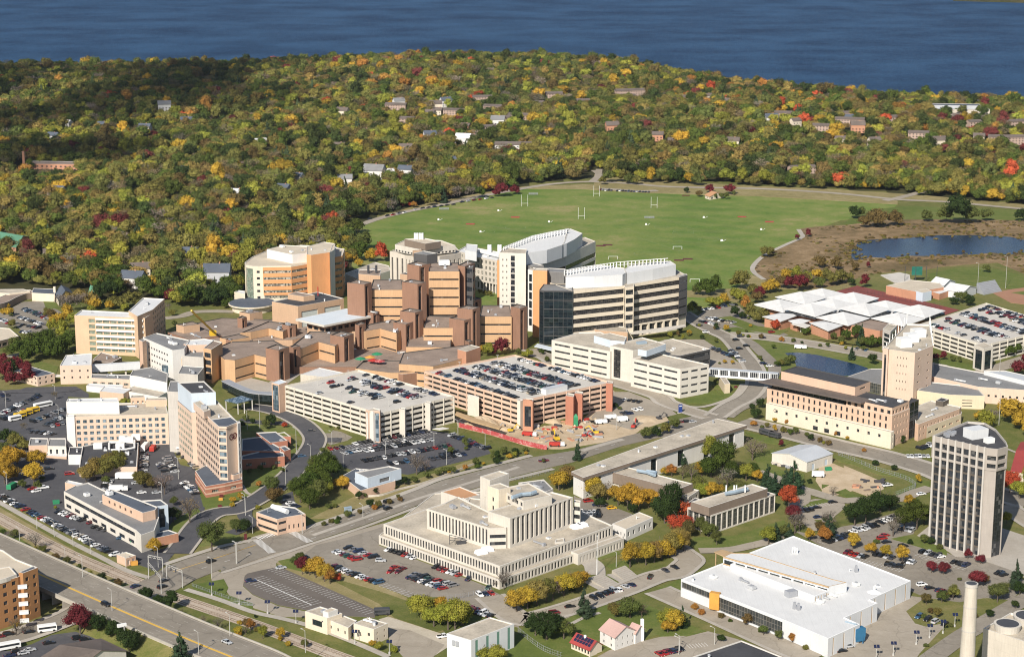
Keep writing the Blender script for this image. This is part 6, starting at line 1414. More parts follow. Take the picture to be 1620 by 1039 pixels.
b.box('penthouse', *P(*Zp('I', (843, 305)), h), h-.9, h+3.4, 9, 6.5, .45, 'white_metal'); b.box('air_handler', *P(*Zp('I', (917, 335)), h), h-.9, h+1.4, 4, 3, .4, 'metal_white')
for x, y in ((680,298),(700,290),(690,305),(715,297),(725,288),(865,262)): b.box('cooling_fan', *P(*Zp('I', (x, y)), h), h-.9, h+.6, 1.6, 1.4, .4, 'metal_grey')
b.done()
b = newb('barrack', 'long flat-roofed white-panelled laboratory building beside the main road', 'the long white-panelled laboratory')
h = 11.5; L = 'G 812,742 890,780 H 527,449 335,406'; p = rp(L, h)
b.mass(offset(p, 1.0), 0, h-1.6, 'white_wall', 'roof_gravel', {1: W(bw=22, wf=.22, rows=1, sill=.5, wh=8.5, mat='glass_curtain', part='window_bay', d=.6), '*': None}, 0)
b.mass(p, h-1.6, h, 'brown_wall', 'roof_gravel', None, .15, units=7, part='fascia'); b.done()
b = newb('lab_annex', 'brown flat-topped annex with pale roof and blue ducts behind yellow trees', 'the brown annex')
h = 9; b.mass(rp('G 1062,742 1490,852 1582,817 1130,702', h), 3.5, h, 'brown_wall', 'roof_gravel', None, .4); b.mass(offset(rp('G 1062,742 1490,852 1582,817 1130,702', h), .8), 0, 3.6, 'pale_concrete', 'roof_gravel', {1: W(bw=5, wf=.4, rows=1, sill=.8, wh=2)}, 0)
b.mass(rp('H 80,880 160,900 225,858 140,840', 5.5), 0, 5.5, 'concrete_wall', 'roof_gravel', {'*': W(bw=6, wf=.3, rows=1, sill=1, wh=3)}, .4); b.mass(rp('H 140,945 200,960 260,925 200,905', 5), 0, 5, 'brown_wall', 'roof_dark', None, .3)
mb = MB(); q = PW('G 1230,735 1290,745 1340,765 1350,745 1290,738', h+1)
for a, c in zip(q, q[1:]): mb.bar((*a, h+1), (*c, h+1), .8, n=6)
b.add('blue_duct', mb, 'metal_blue'); b.done()
b = newb('fin_office', 'two-storey office with white fins and dark brown top storey near orange tree', 'the white-finned office')
h = 9.3; p = rp('H 150,968 300,1018 706,882 560,842', h); fw = W(bw=4.0, wf=.8, rows=1, sill=.6, wh=8, d=.4, mat='glass_mullion', part='window_bay')
b.mass(p, 0, h, 'pale_concrete', 'roof_gravel', {0: fw, 1: W(bw=3.9, wf=.84, rows=1, sill=.6, wh=8, d=.4, mat='glass_mullion', part='window_bay')}, .3)
b.mass(rp('H 172,932 288,968 657,848 560,818', h+4), h-.25, h+4, 'brown_wall', 'roof_gravel', None, .5)
mb = MB(); q = PW('H 390,880 450,870 530,850', h+5)
for a, c in zip(q, q[1:]): mb.bar((*a, h+5), (*c, h+5), .9, n=6)
b.add('blue_duct', mb, 'metal_blue')
for x in (395, 445, 460, 515):
    mb = MB(); mb.cyl(*P(*Zp('H', (x, 860)), h+5), h+4, h+7.5, .35, n=6); b.add('flue', mb, 'metal_white')
b.done()
b = newb('metal_shed', 'plain cream metal shed with grey pitched roof in the dirt yard', 'the cream metal shed', 'shed')
p = [P(*Zp('H', q), 5.4) for q in ((685,625),(905,682),(1068,628),(860,572))]; p = [p[1], p[2], p[3], p[0]]
gable(b, p, 0, 5.4, 7.4, 'cream_light', 'roof_metal', {0: W(n=2, wf=.22, rows=1, sill=.2, wh=3.2, mat='blue_white', part='door', d=.15)}, over=.3); b.done()
# big laboratory with tiers
b = newb('laboratory', 'stepped cream concrete laboratory with dark window slits around its parking lot', 'the stepped concrete laboratory')
def sl(bw, wh, sill=.8, rows=1, wf=.42, fh=0, m0=1.0, d=.5): return W(bw=bw, wf=wf, rows=rows, sill=sill, wh=wh, m0=m0, d=d, fh=fh, mat='glass_dark', part='window')
h0, h1_, = 4.3, 9.3
b.mass(rp('K 1000,266 L 362,550 1152,272 K 1800,-20 1350,0', h0), 0, h0, 'pale_concrete', 'roof_gravel', {0: sl(1.8, 2.9, .6, wf=.58, d=.3), 1: sl(2.0, 2.9, .6, wf=.58, d=.3)}, .3)
b.mass(rp('K 1030,193 L 364,462 1082,203 760,60 K 1300,100', h1_), 0, h1_, 'pale_concrete', 'roof_gravel', {0: sl(1.8, 3.4, 4.9, wf=.58, d=.3), 1: sl(2.1, 3.4, 4.9, wf=.58, d=.3)}, .6, units=8)
b.mass(rp('L 712,312 775,305 770,280 720,290', h1_+.2), 0, h1_+.2, 'pale_concrete', 'roof_gravel', {0: W(n=2, wf=.4, rows=1, sill=1, wh=7, mat='glass_dark')}, .3)
h2_ = 18.2
b.mass(rp('K 1305,97 L 300,222 405,218 430,180 100,20 K 1420,60', h2_), 0, h2_, 'pale_concrete', 'roof_gravel', {0: [(h1_, None), (None, W(bw=2.1, wf=.5, rows=1, sill=.8, wh=7.2, d=.35, m0=1, mat='glass_dark'))], 1: W(n=1, wf=1, rows=2, fh=3.3, sill=h1_+1.0, wh=1.6, m0=0, m1=0.2, mat='glass_dark', part='window_band'), 2: None}, .6, units=6)
h3_ = 22.5
b.mass(rp('G 287,992 428,1037 826,903 690,868', h3_), 0, h3_, 'pale_concrete', 'roof_gravel', {1: [(h1_, None), (None, W(bw=3.1, wf=.58, rows=1, sill=.8, wh=11.8, d=.6, m0=.8, mat='glass_dark'))]}, .6, units=3)
b.mass(rp('L 832,55 875,62 878,45 835,40', h3_-3), 0, h3_-3, 'pale_concrete', 'roof_gravel', {0: W(n=1, wf=.9, rows=3, fh=3.8, sill=8, wh=2, mat='glass_dark', part='window_band')}, .3)
b.mass(rp('G 352,850 512,928 692,890 545,812', h3_+3.6), h3_-.6, h3_+3.6, 'pale_concrete', 'roof_gravel', {0: W(bw=3.5, wf=.5, rows=1, sill=1.4, wh=1.8, mat='glass_dark')}, .5, units=1)
b.mass(rp('G 238,772 300,797 422,753 360,735', h3_+8), 0, h3_+8, 'pale_concrete', 'roof_gravel', {0: W(n=1, wf=.3, rows=1, sill=12, wh=10, m0=3, mat='glass_dark')}, .5)
b.mass(rp('G 285,830 355,855 430,838 365,812', h3_+6), 0, h3_+6, 'cream', 'roof_gravel', {0: W(n=1, wf=.15, rows=4, fh=4, sill=10, wh=2, mat='glass_dark')}, .4)
b.mass(rp('G -10,868 130,915 240,887 110,835', 14), 0, 14, 'pale_concrete', 'roof_orange', None, .4); b.mass(rp('G 160,935 240,965 245,915 170,905', 16.5), 0, 16.5, 'pale_concrete', 'roof_gravel', None, .4)
b.mass(rp('G 80,930 120,940 165,925 130,905', 16), 0, 16, 'cream', 'roof_gravel', {0: W(n=2, wf=.2, rows=1, sill=14, wh=1.4)}, .3)
b.mass(rp('G 480,810 650,870 700,850 640,790', 12), 0, 12, 'grey_concrete', 'roof_grey', None, .4, units=5)
mb = MB(); q = PW('G 440,905 500,885 560,880 590,870', h3_+4.6)
for a, c in zip(q, q[1:]): mb.bar((*a, h3_+4.6), (*c, h3_+4.6), .9, n=6)
b.add('blue_duct', mb, 'metal_blue')
for x, y in ((245,372),(285,355),(850,210),(885,200)): b.box('roof_hatch', *P(*Zp('L', (x, y)), h1_), h1_-.6, h1_+.9, 5, 4, .5, 'white_paint', .8)
mb = MB(); c0 = P(*Zp('K', (1450, 315)), h1_)
for i in range(3): mb.bar((c0[0]+i*2.4, c0[1], h1_-.6), (c0[0]+i*2.4, c0[1], h1_+4-i*1.3), .15); mb.bar((c0[0], c0[1]+i*.4, h1_+3.8-i*1.4), (c0[0]+7, c0[1]+2, h1_+1.2), .14)
mb.box(c0[0]+5, c0[1]+1, h1_-.6, h1_+.5, 4, 2, .3); b.add('antenna_frame', mb, 'metal_dark'); b.done()
b = newb('white_annex', 'white low annex with tan roof joined to the right end of the laboratory', 'the low white annex')
b.mass(para(*rp('L 1078,192 1165,228 1337,152', 5.8)), 0, 5.8, 'white_wall', 'roof_tan', {0: W(n=4, wf=.3, rows=1, sill=2, wh=1.5, mat='glass_dark'), 1: W(n=5, wf=.35, rows=1, sill=1.8, wh=2.2, mat='glass_dark')}, .3, units=1); b.done()
b = newb('lab_entrance_wing', 'narrow concrete entrance block with tall window slits on the laboratory front', 'the laboratory entrance block')
b.mass(rp('L 815,365 862,385 1152,280 1120,262', 5.2), 0, 5.0, 'pale_concrete', 'roof_gravel', {1: sl(2.0, 2.7, .9)}, .3); b.done()
b = newb('metal_warehouse', 'windowless grey-white metal warehouse with green stripes at the bottom edge', 'the green-striped warehouse')
h = 10; p = para(*rp('L 28,887 182,932 455,827', h)); b.mass(p, 0, h, 'white_metal', 'roof_gravel', {1: W(n=4, wf=.24, rows=1, sill=.3, wh=9, d=.06, mat='stripe_green', part='green_panel')}, .4, units=0)
for u_ in (.3, .45): 
    x, y = p[0][0]+(p[1][0]-p[0][0])*u_, p[0][1]+(p[1][1]-p[0][1])*u_; b.box('wall_vent', x-.2, y-.2, 6, 8, 1.2, .5, -.3, 'metal_grey')
b.done()
b = newb('pump_station', 'cream three-part utility building with flat roofs between lot and railway', 'the cream utility building')
b.mass(para(*rp('K 532,747 672,792 768,760', 7)), 0, 7, 'cream', 'roof_gravel', {0: W(n=1, wf=.75, rows=1, sill=2.2, wh=2.6, m0=3, m1=2, mat='glass_curtain', part='big_window'), 1: None}, .4, units=2)
b.mass(rp('K 645,745 680,757 740,735 700,722', 9), 6.6, 9, 'white_wall', 'roof_tan', None, .2)
b.mass(para(*rp('K 676,800 806,852 862,806', 5.5)), 0, 5.5, 'cream', 'roof_gravel', {0: W(n=3, wf=.22, rows=1, sill=2.2, wh=1.4, mat='glass_dark'), 1: W(n=1, wf=.3, rows=1, sill=.3, wh=2.4)}, .3, units=1)
b.mass(para(*rp('K 840,824 968,862 1058,823', 6.5)), 0, 6.5, 'cream', 'roof_gravel', {0: W(n=2, wf=.22, rows=1, sill=3, wh=1.4, mat='glass_dark'), 1: W(n=2, wf=.18, rows=2, fh=2.4, sill=1.2, wh=1.1, mat='glass_dark')}, .3, units=3); b.done()
# big white recreation-like hall
b = newb('white_hall', 'huge white flat-roofed hall with long dark window wall and orange accents', 'the huge white hall')
h = 8; cur = W(n=1, wf=1, rows=1, sill=1.4, wh=4.8, m0=0, m1=0, d=.6, mat='glass_mullion', part='window_wall')
f = rp('M 78,385 218,440 245,452 535,566 740,652 882,587 815,557 962,492 927,477 1112,392 583,190 385,266 300,300 245,320', h)
bay = W(bw=7, wf=.1, rows=1, sill=.3, wh=7, d=.12, mat='wood', part='orange_fin')
b.mass(f, 0, h, 'white_metal', 'roof_white', {0: W(n=1, wf=.97, rows=1, sill=4.2, wh=2.8, d=.5, mat='glass_mullion', part='window_wall'), 1: None, 2: W(n=1, wf=.995, rows=1, sill=1.0, wh=5.8, d=.5, mat='glass_mullion', part='window_wall'), 4: bay, 6: bay, 8: bay, 5: None}, .35, 'white_paint', units=16)
b.mass(rp('M 268,284 741,419 824,400 760,385 385,268 300,268', h+4), h-.3, h+4, 'white_metal', 'roof_white', {0: W(bw=6, wf=.85, rows=1, sill=1.2, wh=1.9, mat='glass_curtain', d=.3)}, .15, 'wood')
mb = MB(); a, c = P(*Zp('M', (268, 284)), h+4), P(*Zp('M', (741, 419)), h+4); mb.bar((a[0], a[1]-.3, h+3.9), (c[0], c[1]-.3, h+3.9), .35, n=4); mb.bar((a[0], a[1]-.3, h+.9), (c[0], c[1]-.3, h+.9), .3, n=4); b.add('orange_trim', mb, 'wood')
b.mass(rp('M 300,318 678,462 740,438 330,305', h+2.2), h-.3, h+2.2, 'white_metal', 'roof_white', {1: W(n=5, wf=.3, rows=1, sill=.3, wh=1.6, mat='wood', part='orange_fin', d=.1)}, .15, 'white_paint')
mb = MB(); a = P(*Zp('M', (231, 447)), h); mb.box(a[0], a[1]-.4, 1.2, h+.4, 4.2, 2.2, -.45); b.add('orange_bay', mb, 'orange_paint')
mb = MB(); mb.prism(rp('M 228,262 290,290 330,270 262,252', h+2.5), h+2.0, h+2.5); b.add('entry_canopy', mb, 'wood')
for s in ('M 235,270', 'M 275,288'): 
    mb = MB(); X_, Y_ = PW(s, h+2)[0]; mb.cyl(X_, Y_, 0, h+2, .25, n=6); b.add('canopy_post', mb, 'wood')
for x in (150, 175, 197):
    X_, Y_ = P(*Zp('M', (x, 452+(x-150)*.4)), 4); mb = MB()
    for kk in range(10): mb.face([(X_, Y_-1.05, 2.3), (X_+.6*math.cos(kk*.63), Y_-1.05-.0*kk, 2.3+.6*math.sin(kk*.63)), (X_+.6*math.cos((kk+1)*.63), Y_-1.05, 2.3+.6*math.sin((kk+1)*.63))][::-1])
b.box('air_handler', *P(*Zp('M', (572, 458)), h), h-.3, h+2.2, 4.5, 3, .5, 'metal_grey')
for x, y in ((580,265),(590,265),(600,268)):
    mb = MB(); mb.cyl(*P(*Zp('M', (x, y)), h), h-.3, h+2.4, .35, n=6); b.add('flue', mb, 'metal_white')
for x, y in ((588,515),(606,520),(865,350)): b.box('roof_fan', *P(*Zp('M', (x, y)), h), h-.3, h+2.6, 1.3, 1.3, .4, 'metal_grey', .6)
mb = MB(); cc = P(*Zp('M', (947, 440)), h); mb.cyl(*cc, h-.3, h+.6, 3.2, .8, 12, cap=True); mb.cyl(*cc, h+.6, h+2.2, .5, n=8); b.add('exhaust_dome', mb, 'metal_white'); b.done()
mb = MB(); X_, Y_ = P(*Zp('M', (875, 672)), 0); b = newb('dust_collector', 'blue steel dust collector at the corner of the white hall', 'the blue dust collector', 'machine'); b.root([(X_, Y_)])
mb.box(X_, Y_, 3, 6.5, 4.5, 3, .4); mb.box(X_, Y_, 1.2, 3, 4, 2.6, .4, top=1.1); b.add('hopper', mb, 'blue_paint')
for i in range(4):
    q = MB(); q.cyl(X_+(-1.6 if i % 2 else 1.6), Y_+(-1 if i < 2 else 1), 0, 3, .2, n=5); b.add('leg', q, 'blue_paint')
mb = MB(); mb.cyl(X_-1.2, Y_, 6.4, 8, .7, n=8); mb.bar((X_-1.2, Y_, 7.8), (X_-5, Y_+3, 7.8), .45, n=6); b.add('duct', mb, 'metal_blue'); b.done()
# chimney and power station
hc = 48; X_, Y_ = P(1537, 922, hc); mb = MB(); ch = newb('chimney', 'tall round pale concrete chimney rising from the bottom right corner', 'the tall chimney', 'chimney'); ch.root([(X_, Y_)])
mb.cyl(X_, Y_, 0, hc-1, 3.1, 2.2, 28, cap=False); ch.add('shaft', mb, 'concrete_wall'); mb = MB(); mb.cyl(X_, Y_, hc-1.2, hc, 2.4, 2.4, 28); ch.add('rim', mb, 'grey_concrete'); mb = MB(); mb.cyl(X_, Y_, hc+.02, hc+.05, 1.9, n=24); ch.add('flue_mouth', mb, 'metal_dark')
for z_ in (18, 30, 39): q = MB(); rr = 3.1-.9*z_/47; q.cyl(X_, Y_, z_, z_+.5, rr+.07, rr+.05, 28); ch.add('hoop', q, 'grey_concrete')
ch.done()
b = newb('power_station', 'tan panelled power station corner with white cooling towers on its roof', 'the power station corner')
b.mass(rp('M 1437,606 1700,690 1850,600 1560,535', 14), 0, 14, 'concrete_wall', 'roof_gravel', {0: W(n=1, wf=.2, rows=1, sill=5, wh=6, m0=3, m1=30, mat='grey_panel', part='louvre')}, .8)
for x, y, r in ((1545, 605, 5.2), (1640, 570, 6)):
    q = MB(); cc = P(*Zp('M', (x, y)), 14); q.cyl(*cc, 13.2, 16, r*.9, r, 24); q.cyl(*cc, 16.02, 16.06, r*.82, n=24, m=1); b.add('cooling_tower', q, ['pale_concrete', 'metal_dark'])
b.done()
b = newb('black_roof_building', 'building with wide black flat roof cut by the bottom edge of the picture', 'the wide black roof')
b.mass(rp('M 95,745 350,660 600,760 420,900', 5), 0, 5, 'cream_light', 'roof_dark', None, .4, 'coping', units=2); b.done()
# houses
b = newb('white_house', 'white two-storey house with pinkish hipped roof and tall chimney on the lawn', 'the white house on the lawn', 'house')
p = para(*rp('L 1000,865 1095,915 1225,870', 5.5)); gable(b, p, 0, 5.5, 8.6, 'white_wall', 'roof_pink', {0: W(n=2, wf=.22, rows=2, fh=2.7, sill=1, wh=1.2, mat='glass_dark'), 1: W(n=4, wf=.2, rows=2, fh=2.7, sill=1, wh=1.2, mat='glass_dark')})
p = para(*rp('L 1180,872 1225,890 1282,862', 4.5)); gable(b, p, 0, 4.5, 7, 'white_wall', 'roof_pink', {'*': W(n=2, wf=.3, rows=1, sill=1, wh=1.6), 'rows_': 0})
b.box('chimney', *P(*Zp('L', (1268, 800)), 9), 0, 9.2, 1.1, 1.1, .3, 'white_paint'); b.done()
b = newb('solar_cabin', 'tiny cabin with red roof covered by solar panels beside the white house', 'the solar-roofed cabin', 'cabin')
p = para(*rp('L 818,945 935,995 1012,962', 2.8)); gable(b, p, 0, 2.8, 5.6, 'cream', 'roof_red', {0: W(n=6, wf=.6, rows=1, sill=.8, wh=1.5, mat='glass_dark')}, over=.6)
a0, a1, a2, a3 = [Vector((*q, 0)) for q in p]; m0, m1 = (a0+a3)/2, (a1+a2)/2
for i in range(6):
    for j in range(2):
        u0, u1, w0, w1 = .05+i*.15, .05+i*.15+.13, .06+j*.45, .06+j*.45+.4; q = MB(); pts = []
        for u_, w_ in ((u0,w0),(u1,w0),(u1,w1),(u0,w1)):
            g = (a0.lerp(a1, u_)).lerp(m0.lerp(m1, u_), w_); pts.append((g.x, g.y-.1, 2.8+(5.6-2.8)*w_+.42))
        q.face(pts); q.face([(x_, y_, z_-.06) for x_, y_, z_ in pts[::-1]]); b.add('solar_panel', q, 'solar')
b.box('chimney', *P(*Zp('L', (905, 905)), 6), 4, 6.4, .8, .8, .3, 'white_paint'); b.done()
b = newb('red_barn', 'building with red metal roof cut by the right edge behind the tower', 'the red-roofed building')
gable(b, rp('I 1040,500 1180,520 1200,330 1095,345', 5), 0, 5, 8, 'cream', 'roof_red'); b.done()
# barns and clubhouse beyond the sports hall
b = newb('clubhouse', 'brick clubhouse with blue-grey entrance and white roofs by the tennis courts', 'the brick clubhouse')
b.mass(rp('D 1000,318 1135,345 1260,325 1240,305 1110,292', 6.5), 0, 6.5, 'rust_brick', 'roof_tan', None, .3); b.mass(rp('D 1130,342 1165,350 1205,342 1180,330', 6.8), 0, 6.8, 'blue_white', 'roof_tan', None, .2)
b.mass(rp('D 1205,345 1240,355 1300,335 1260,325', 4.5), 0, 4.5, 'rust_brick', 'roof_white', None, .2)
gable(b, para(*rp('D 1260,335 1345,350 1405,325', 5)), 0, 5, 8, 'white_metal', 'roof_white'); gable(b, para(*rp('D 1200,305 1260,318 1310,300', 4)), 0, 4, 7, 'white_metal', 'roof_white')
b.mass(rp('D 975,270 1040,305 1110,295 1105,268 1060,258', .6), 0, .6, 'concrete_wall', 'deck_floor', None, .05); b.done()
b = newb('grandstand', 'steel bleachers of grey steps facing the ball field', 'the bleachers', 'bleachers')
q = rp('D 1405,350 1440,360 1520,345 1480,300', 0); v0, v1, v2 = Vector(q[0]), Vector(q[1]), Vector(q[2])
for i in range(8):
    mb = MB(); a = v0.lerp(v1, i/8); bq = a+(v2-v1); c = v0.lerp(v1, (i+1)/8); mb.prism([tuple(a), tuple(c), tuple(c+(v2-v1)), tuple(bq)], 0, 1+(7-i)*.9); b.root([tuple(a)]); b.add('step', mb, 'metal_grey')
b.done()
b = newb('field_pavilion', 'small pavilion with orange-tan roof between two maroon trees on the field edge', 'the field pavilion', 'pavilion')
gable(b, para(*rp('R 1090,145 1130,158 1240,140', 3.2)), 0, 3.2, 6, 'cream', 'roof_orange', W(n=3, wf=.4, rows=1, sill=.5, wh=2)); b.done()
# houses in the woods
HS = {'w': ('white_wall', 'roof_slate', 'white house with dark roof'), 'g': ('white_wall', 'roof_grey', 'white house with grey roof'), 't': ('cream', 'roof_shingle', 'cream house with brown roof'), 'b': ('plaster_grey', 'roof_slate', 'grey house with slate roof'),
      'p': ('white_wall', 'roof_white', 'pale roofed white house'), 'r': ('rust_brick', 'roof_shingle', 'brick house with brown roof')}
def house(k, x, y, c, sz=1.0, rot=None, flats=False, where=''):
    px, py = Zp(k, (x, y)); X, Y = P(px, py); zz = hgt(X, Y); X, Y = P(px, py, zz); R = random.Random(int(px*7+py)); rot = R.uniform(-.5,.5) if rot is None else rot
    wl, rf, lb = HS[c] if not flats else ('flat_brick', 'roof_shingle', 'pink brick apartment block with brown roof')
    Lx, Ly, h = (23*sz, 11, 7) if flats else (13*sz, 9*sz, 6.0*sz)
    cr, sr = math.cos(rot), math.sin(rot); p = [(X+cr*a-sr*b_, Y+sr*a+cr*b_) for a, b_ in ((-Lx/2,-Ly/2),(Lx/2,-Ly/2),(Lx/2,Ly/2),(-Lx/2,Ly/2))]
    lab = lb+' '+where; b = Bld('apartment_house' if flats else 'house', lab, 'apartment house' if flats else 'house', 'apartment houses on the far hill' if flats else 'houses in the woods'); b.z_base = zz
    e = b.root(p); 
    def up(z): return z+zz
    w = W(bw=3.6 if flats else 4, wf=.4, rows=3 if flats else 2, fh=2.8, sill=1.2, wh=1.3, mat='glass_dark')
    gable(b, p, zz-2, zz+h, zz+h+(2.2 if flats else 3.6*sz), wl, rf, {0: w, 1: w}, .6)
    if not flats: b.box('chimney', X+cr*2, Y+sr*2, zz+h, zz+h+4.4*sz, .9, .9, rot, 'rust_brick')
    b.done()
    d = Vector((X, Y)).normalized(); s = Vector((d.y, -d.x)); f0 = Lx*.5+3; nr = -(42 if flats else 34)*sz
    EXCL.append(([tuple(Vector((X, Y))+s*sx*f0+d*dy) for sx, dy in ((-1,nr),(1,nr),(1,11),(-1,11))], .92 if flats else .85))
hl = [('N',605,402,'b',1.1,'left of centre in the woods'),('N',707,272,'p',.9,'high in the left woods'),('N',910,458,'b',1.0,'above the field corner'),('N',762,474,'p',1.,'in the lower middle woods'),
      ('N',1105,430,'g',1.1,'half hidden left of the big grey-roofed house'),('N',1200,412,'g',1.6,'largest in the middle of the woods'),('N',1300,400,'w',1.1,'with steep gable beside the orange maple'),('N',527,190,'g',1.2,'alone in the shaded upper left woods'),
      ('N',465,262,'w',1.1,'beside the upper left clearing'),('N',835,308,'p',1.0,'at mid height in the woods'),('N',940,235,'w',1.0,'right of the maroon tree on the slope'),('N',1485,300,'p',1.3,'above the woods road'),('N',172,288,'w',1.0,'far left, above the brick school'),
      ('N',185,468,'w',1.1,'low in the left woods'),('N',1245,402,'p',.8,'between two larger houses'),('N',955,418,'w',.9,'behind yellow treetops'),('N',1440,368,'w',1.0,'behind the field-side trees'),('N',215,245,'p',.9,'high on the left'),
      ('A',845,455,'w',1.3,'behind the tan L-shaped slab'),('A',890,385,'t',1.1,'above the white house behind the slab'),('A',1375,425,'b',1.5,'left of the cream hospital tower'),('A',1200,285,'w',1.1,'beside a red maple in the left woods'),('A',330,285,'t',1.0,'near the green-roofed block'),
      ('N',1395,188,'t',1.2,'at the left end of the hillside estate'),('N',600,243,'b',1.2,'in the centre left woods'),('A',580,330,'p',.8,'showing only its roof'),('N',330,250,'w',.9,'beside the woods road')]
for k, x, y, c, sz, wh in hl: house(k, x, y, c, sz, where=wh)
fl = [('N',1545,165,1.1),('N',1460,208,1.3),('N',1270,190,1.2),('N',1580,195,1.0),('N',1300,235,1.0),('N',1560,262,.9),('N',1610,232,.8),('O',150,150,1.0),('O',90,178,1.1),('O',235,172,1.0),('O',385,140,1.9),('O',375,158,1.1),('O',570,160,1.1),('O',615,172,1.3),
      ('O',880,212,1.4),('O',1075,232,1.5),('O',1060,212,1.0),('O',1205,225,.8),('O',985,252,.8),('O',1225,185,.8),('O',925,385,1.2),('O',1290,275,1.0),('O',1540,288,1.0),('O',1605,288,1.3),('O',1462,240,.7),('O',1195,385,.9),('O',1000,190,1.2),('O',1600,238,1.3),('O',40,218,1.2),('O',720,175,1.0)]
for i, (k, x, y, sz) in enumerate(fl):
    house(k, x, y, 't', sz, random.Random(i).choice((-.25, .1, .3)), True, 'on the far hill, %s counted along the estate' % ordw(i))
R9 = random.Random(21)
for i in range(34):
    zk, x, y = ('O', R9.uniform(20, 1600), R9.uniform(150, 300)) if i % 3 else ('N', R9.uniform(1080, 1620), R9.uniform(150, 330))
    house(zk, x, y, R9.choice('twgtbr'), R9.uniform(.85,1.25), where='on the far hillside, %s along the slope' % ordw(i))
b = Bld('hill_school', 'wide low grey-roofed school on the far right hill', 'school'); X_, Y_ = P(*Zp('O', (1400, 200)), 6); b.z_base = hgt(X_, Y_)
pq = [(X_-40, Y_-15), (X_+40, Y_-25), (X_+45, Y_+15), (X_-35, Y_+25)]; b.mass(pq, b.z_base-2, b.z_base+8, 'concrete_wall', 'roof_slate', W(bw=6, wf=.4, rows=1, sill=4, wh=2), .5); b.mass(offset(pq, 10), b.z_base+7, b.z_base+12, 'plaster_grey', 'roof_slate', None, .3); b.done()
EXCL.append(([(X_-45, Y_-110), (X_+50, Y_-110), (X_+50, Y_+20), (X_-45, Y_+20)], .85))
b = Bld('brick_school', 'red brick school with tall chimney by the scarlet tree, far left', 'school'); X_, Y_ = P(*Zp('N', (180, 362)), 6); b.z_base = 0
b.mass([(X_-30, Y_-8), (X_+25, Y_-14), (X_+28, Y_+8), (X_-28, Y_+12)], -1, 7, 'rust_brick', 'roof_brown', W(bw=5, wf=.4, rows=2, fh=3.3, sill=1.4, wh=1.5), .4); b.box('chimney', X_-34, Y_, 0, 19, 2.4, 2.4, 0, 'rust_brick'); b.done()
EXCL.append(([(X_-45, Y_-75), (X_+40, Y_-75), (X_+40, Y_+14), (X_-45, Y_+14)], .9))
b = Bld('white_lodge', 'long white two-storey house above the field-side road', 'house'); X_, Y_ = P(*Zp('O', (32, 312)), 0); b.z_base = 0
gable(b, [(X_-24, Y_-6), (X_+24, Y_-8), (X_+25, Y_+6), (X_-23, Y_+8)], 0, 7, 10, 'white_wall', 'roof_shingle', {0: W(bw=4, wf=.4, rows=2, fh=3, sill=1.2, wh=1.4, mat='glass_dark')}); b.done()
EXCL.append(([(X_-30, Y_-60), (X_+28, Y_-60), (X_+28, Y_+10), (X_-30, Y_+10)], .93))
for s in ('N 270,335 380,322 500,298 560,285', 'X 935,289 945,281 948,268'):
    q = PW(s); Lq, Rq = strip_poly(q, 26); EXCL.append((Rq+Lq[::-1], 1.0)); mb = MB(); strip(mb, q, 7, .3); struct('road', mb, 'asphalt_pale')
q = PW('X 540,368 590,349 640,336 700,324 760,311 820,300 870,292 930,288 1000,291 1060,296 1200,299 1320,306 1420,316 1500,320 1620,331 1800,345'); Lq, Rq = strip_poly(q, 26); EXCL.append((Rq+Lq[::-1], 1.0))
# ------------------------------------------------------------------ trees near the campus (foot, colour, crown width in zoomed pixels)
trees('J 510,895,m,185 622,900,d,120 735,935,d,130 820,1020,d,150 1150,1140,c,170 1400,1200,d,130 1570,1240,y,90 572,570,l,70 645,592,d,80 930,700,d,100 1000,722,d,80 1085,745,d,100 1205,190,b,160 1345,372,h,180 1100,185,d,110 '
      '982,385,y,100 1500,252,h,90 1560,262,d,80 105,905,b,110 225,360,x,110 60,300,x,70 105,845,y,40 1480,65,y,45 1385,870,x,90 1290,835,x,60 1510,900,y,60 1195,800,d,45 1150,770,b,50 700,905,d,60 650,880,n,70 300,520,d,40')
trees('K 600,535,y,130 655,560,y,110 515,515,m,95 560,520,y,90 690,575,o,80 735,560,r,60 480,470,h,80 500,430,h,60 1270,800,l,160 1350,845,l,150 1440,865,l,170 1525,835,l,140 1230,745,l,120 1395,770,y,110 1480,780,y,110 910,925,l,45 110,905,y,50 155,900,b,60 215,790,d,22 1000,1000,l,60 960,960,y,50 1100,1010,l,50')
trees('L 470,755,y,140 540,735,y,150 600,715,k,150 660,690,w,120 700,680,x,140 770,650,y,150 830,625,y,140 880,590,y,120 390,610,x,110 340,600,x,60 900,785,c,110 660,930,d,200 770,925,h,140 590,905,d,140 720,880,d,120 80,860,l,190 130,840,l,130 240,1060,l,110 350,1065,l,130 '
      '1190,790,h,160 1100,785,w,110 1265,790,b,90 1430,885,y,100 1520,850,c,70,1.2 1040,945,h,52,1.2 1190,470,y,130 1240,440,k,120 1290,455,y,130 1345,440,k,110 1390,420,y,140 1450,400,k,130 1500,330,k,130 1510,260,r,170 1560,290,n,100 1410,190,d,170,1.2 500,690,d,60 560,720,h,50 820,630,d,50 1500,380,h,50 430,725,h,60')
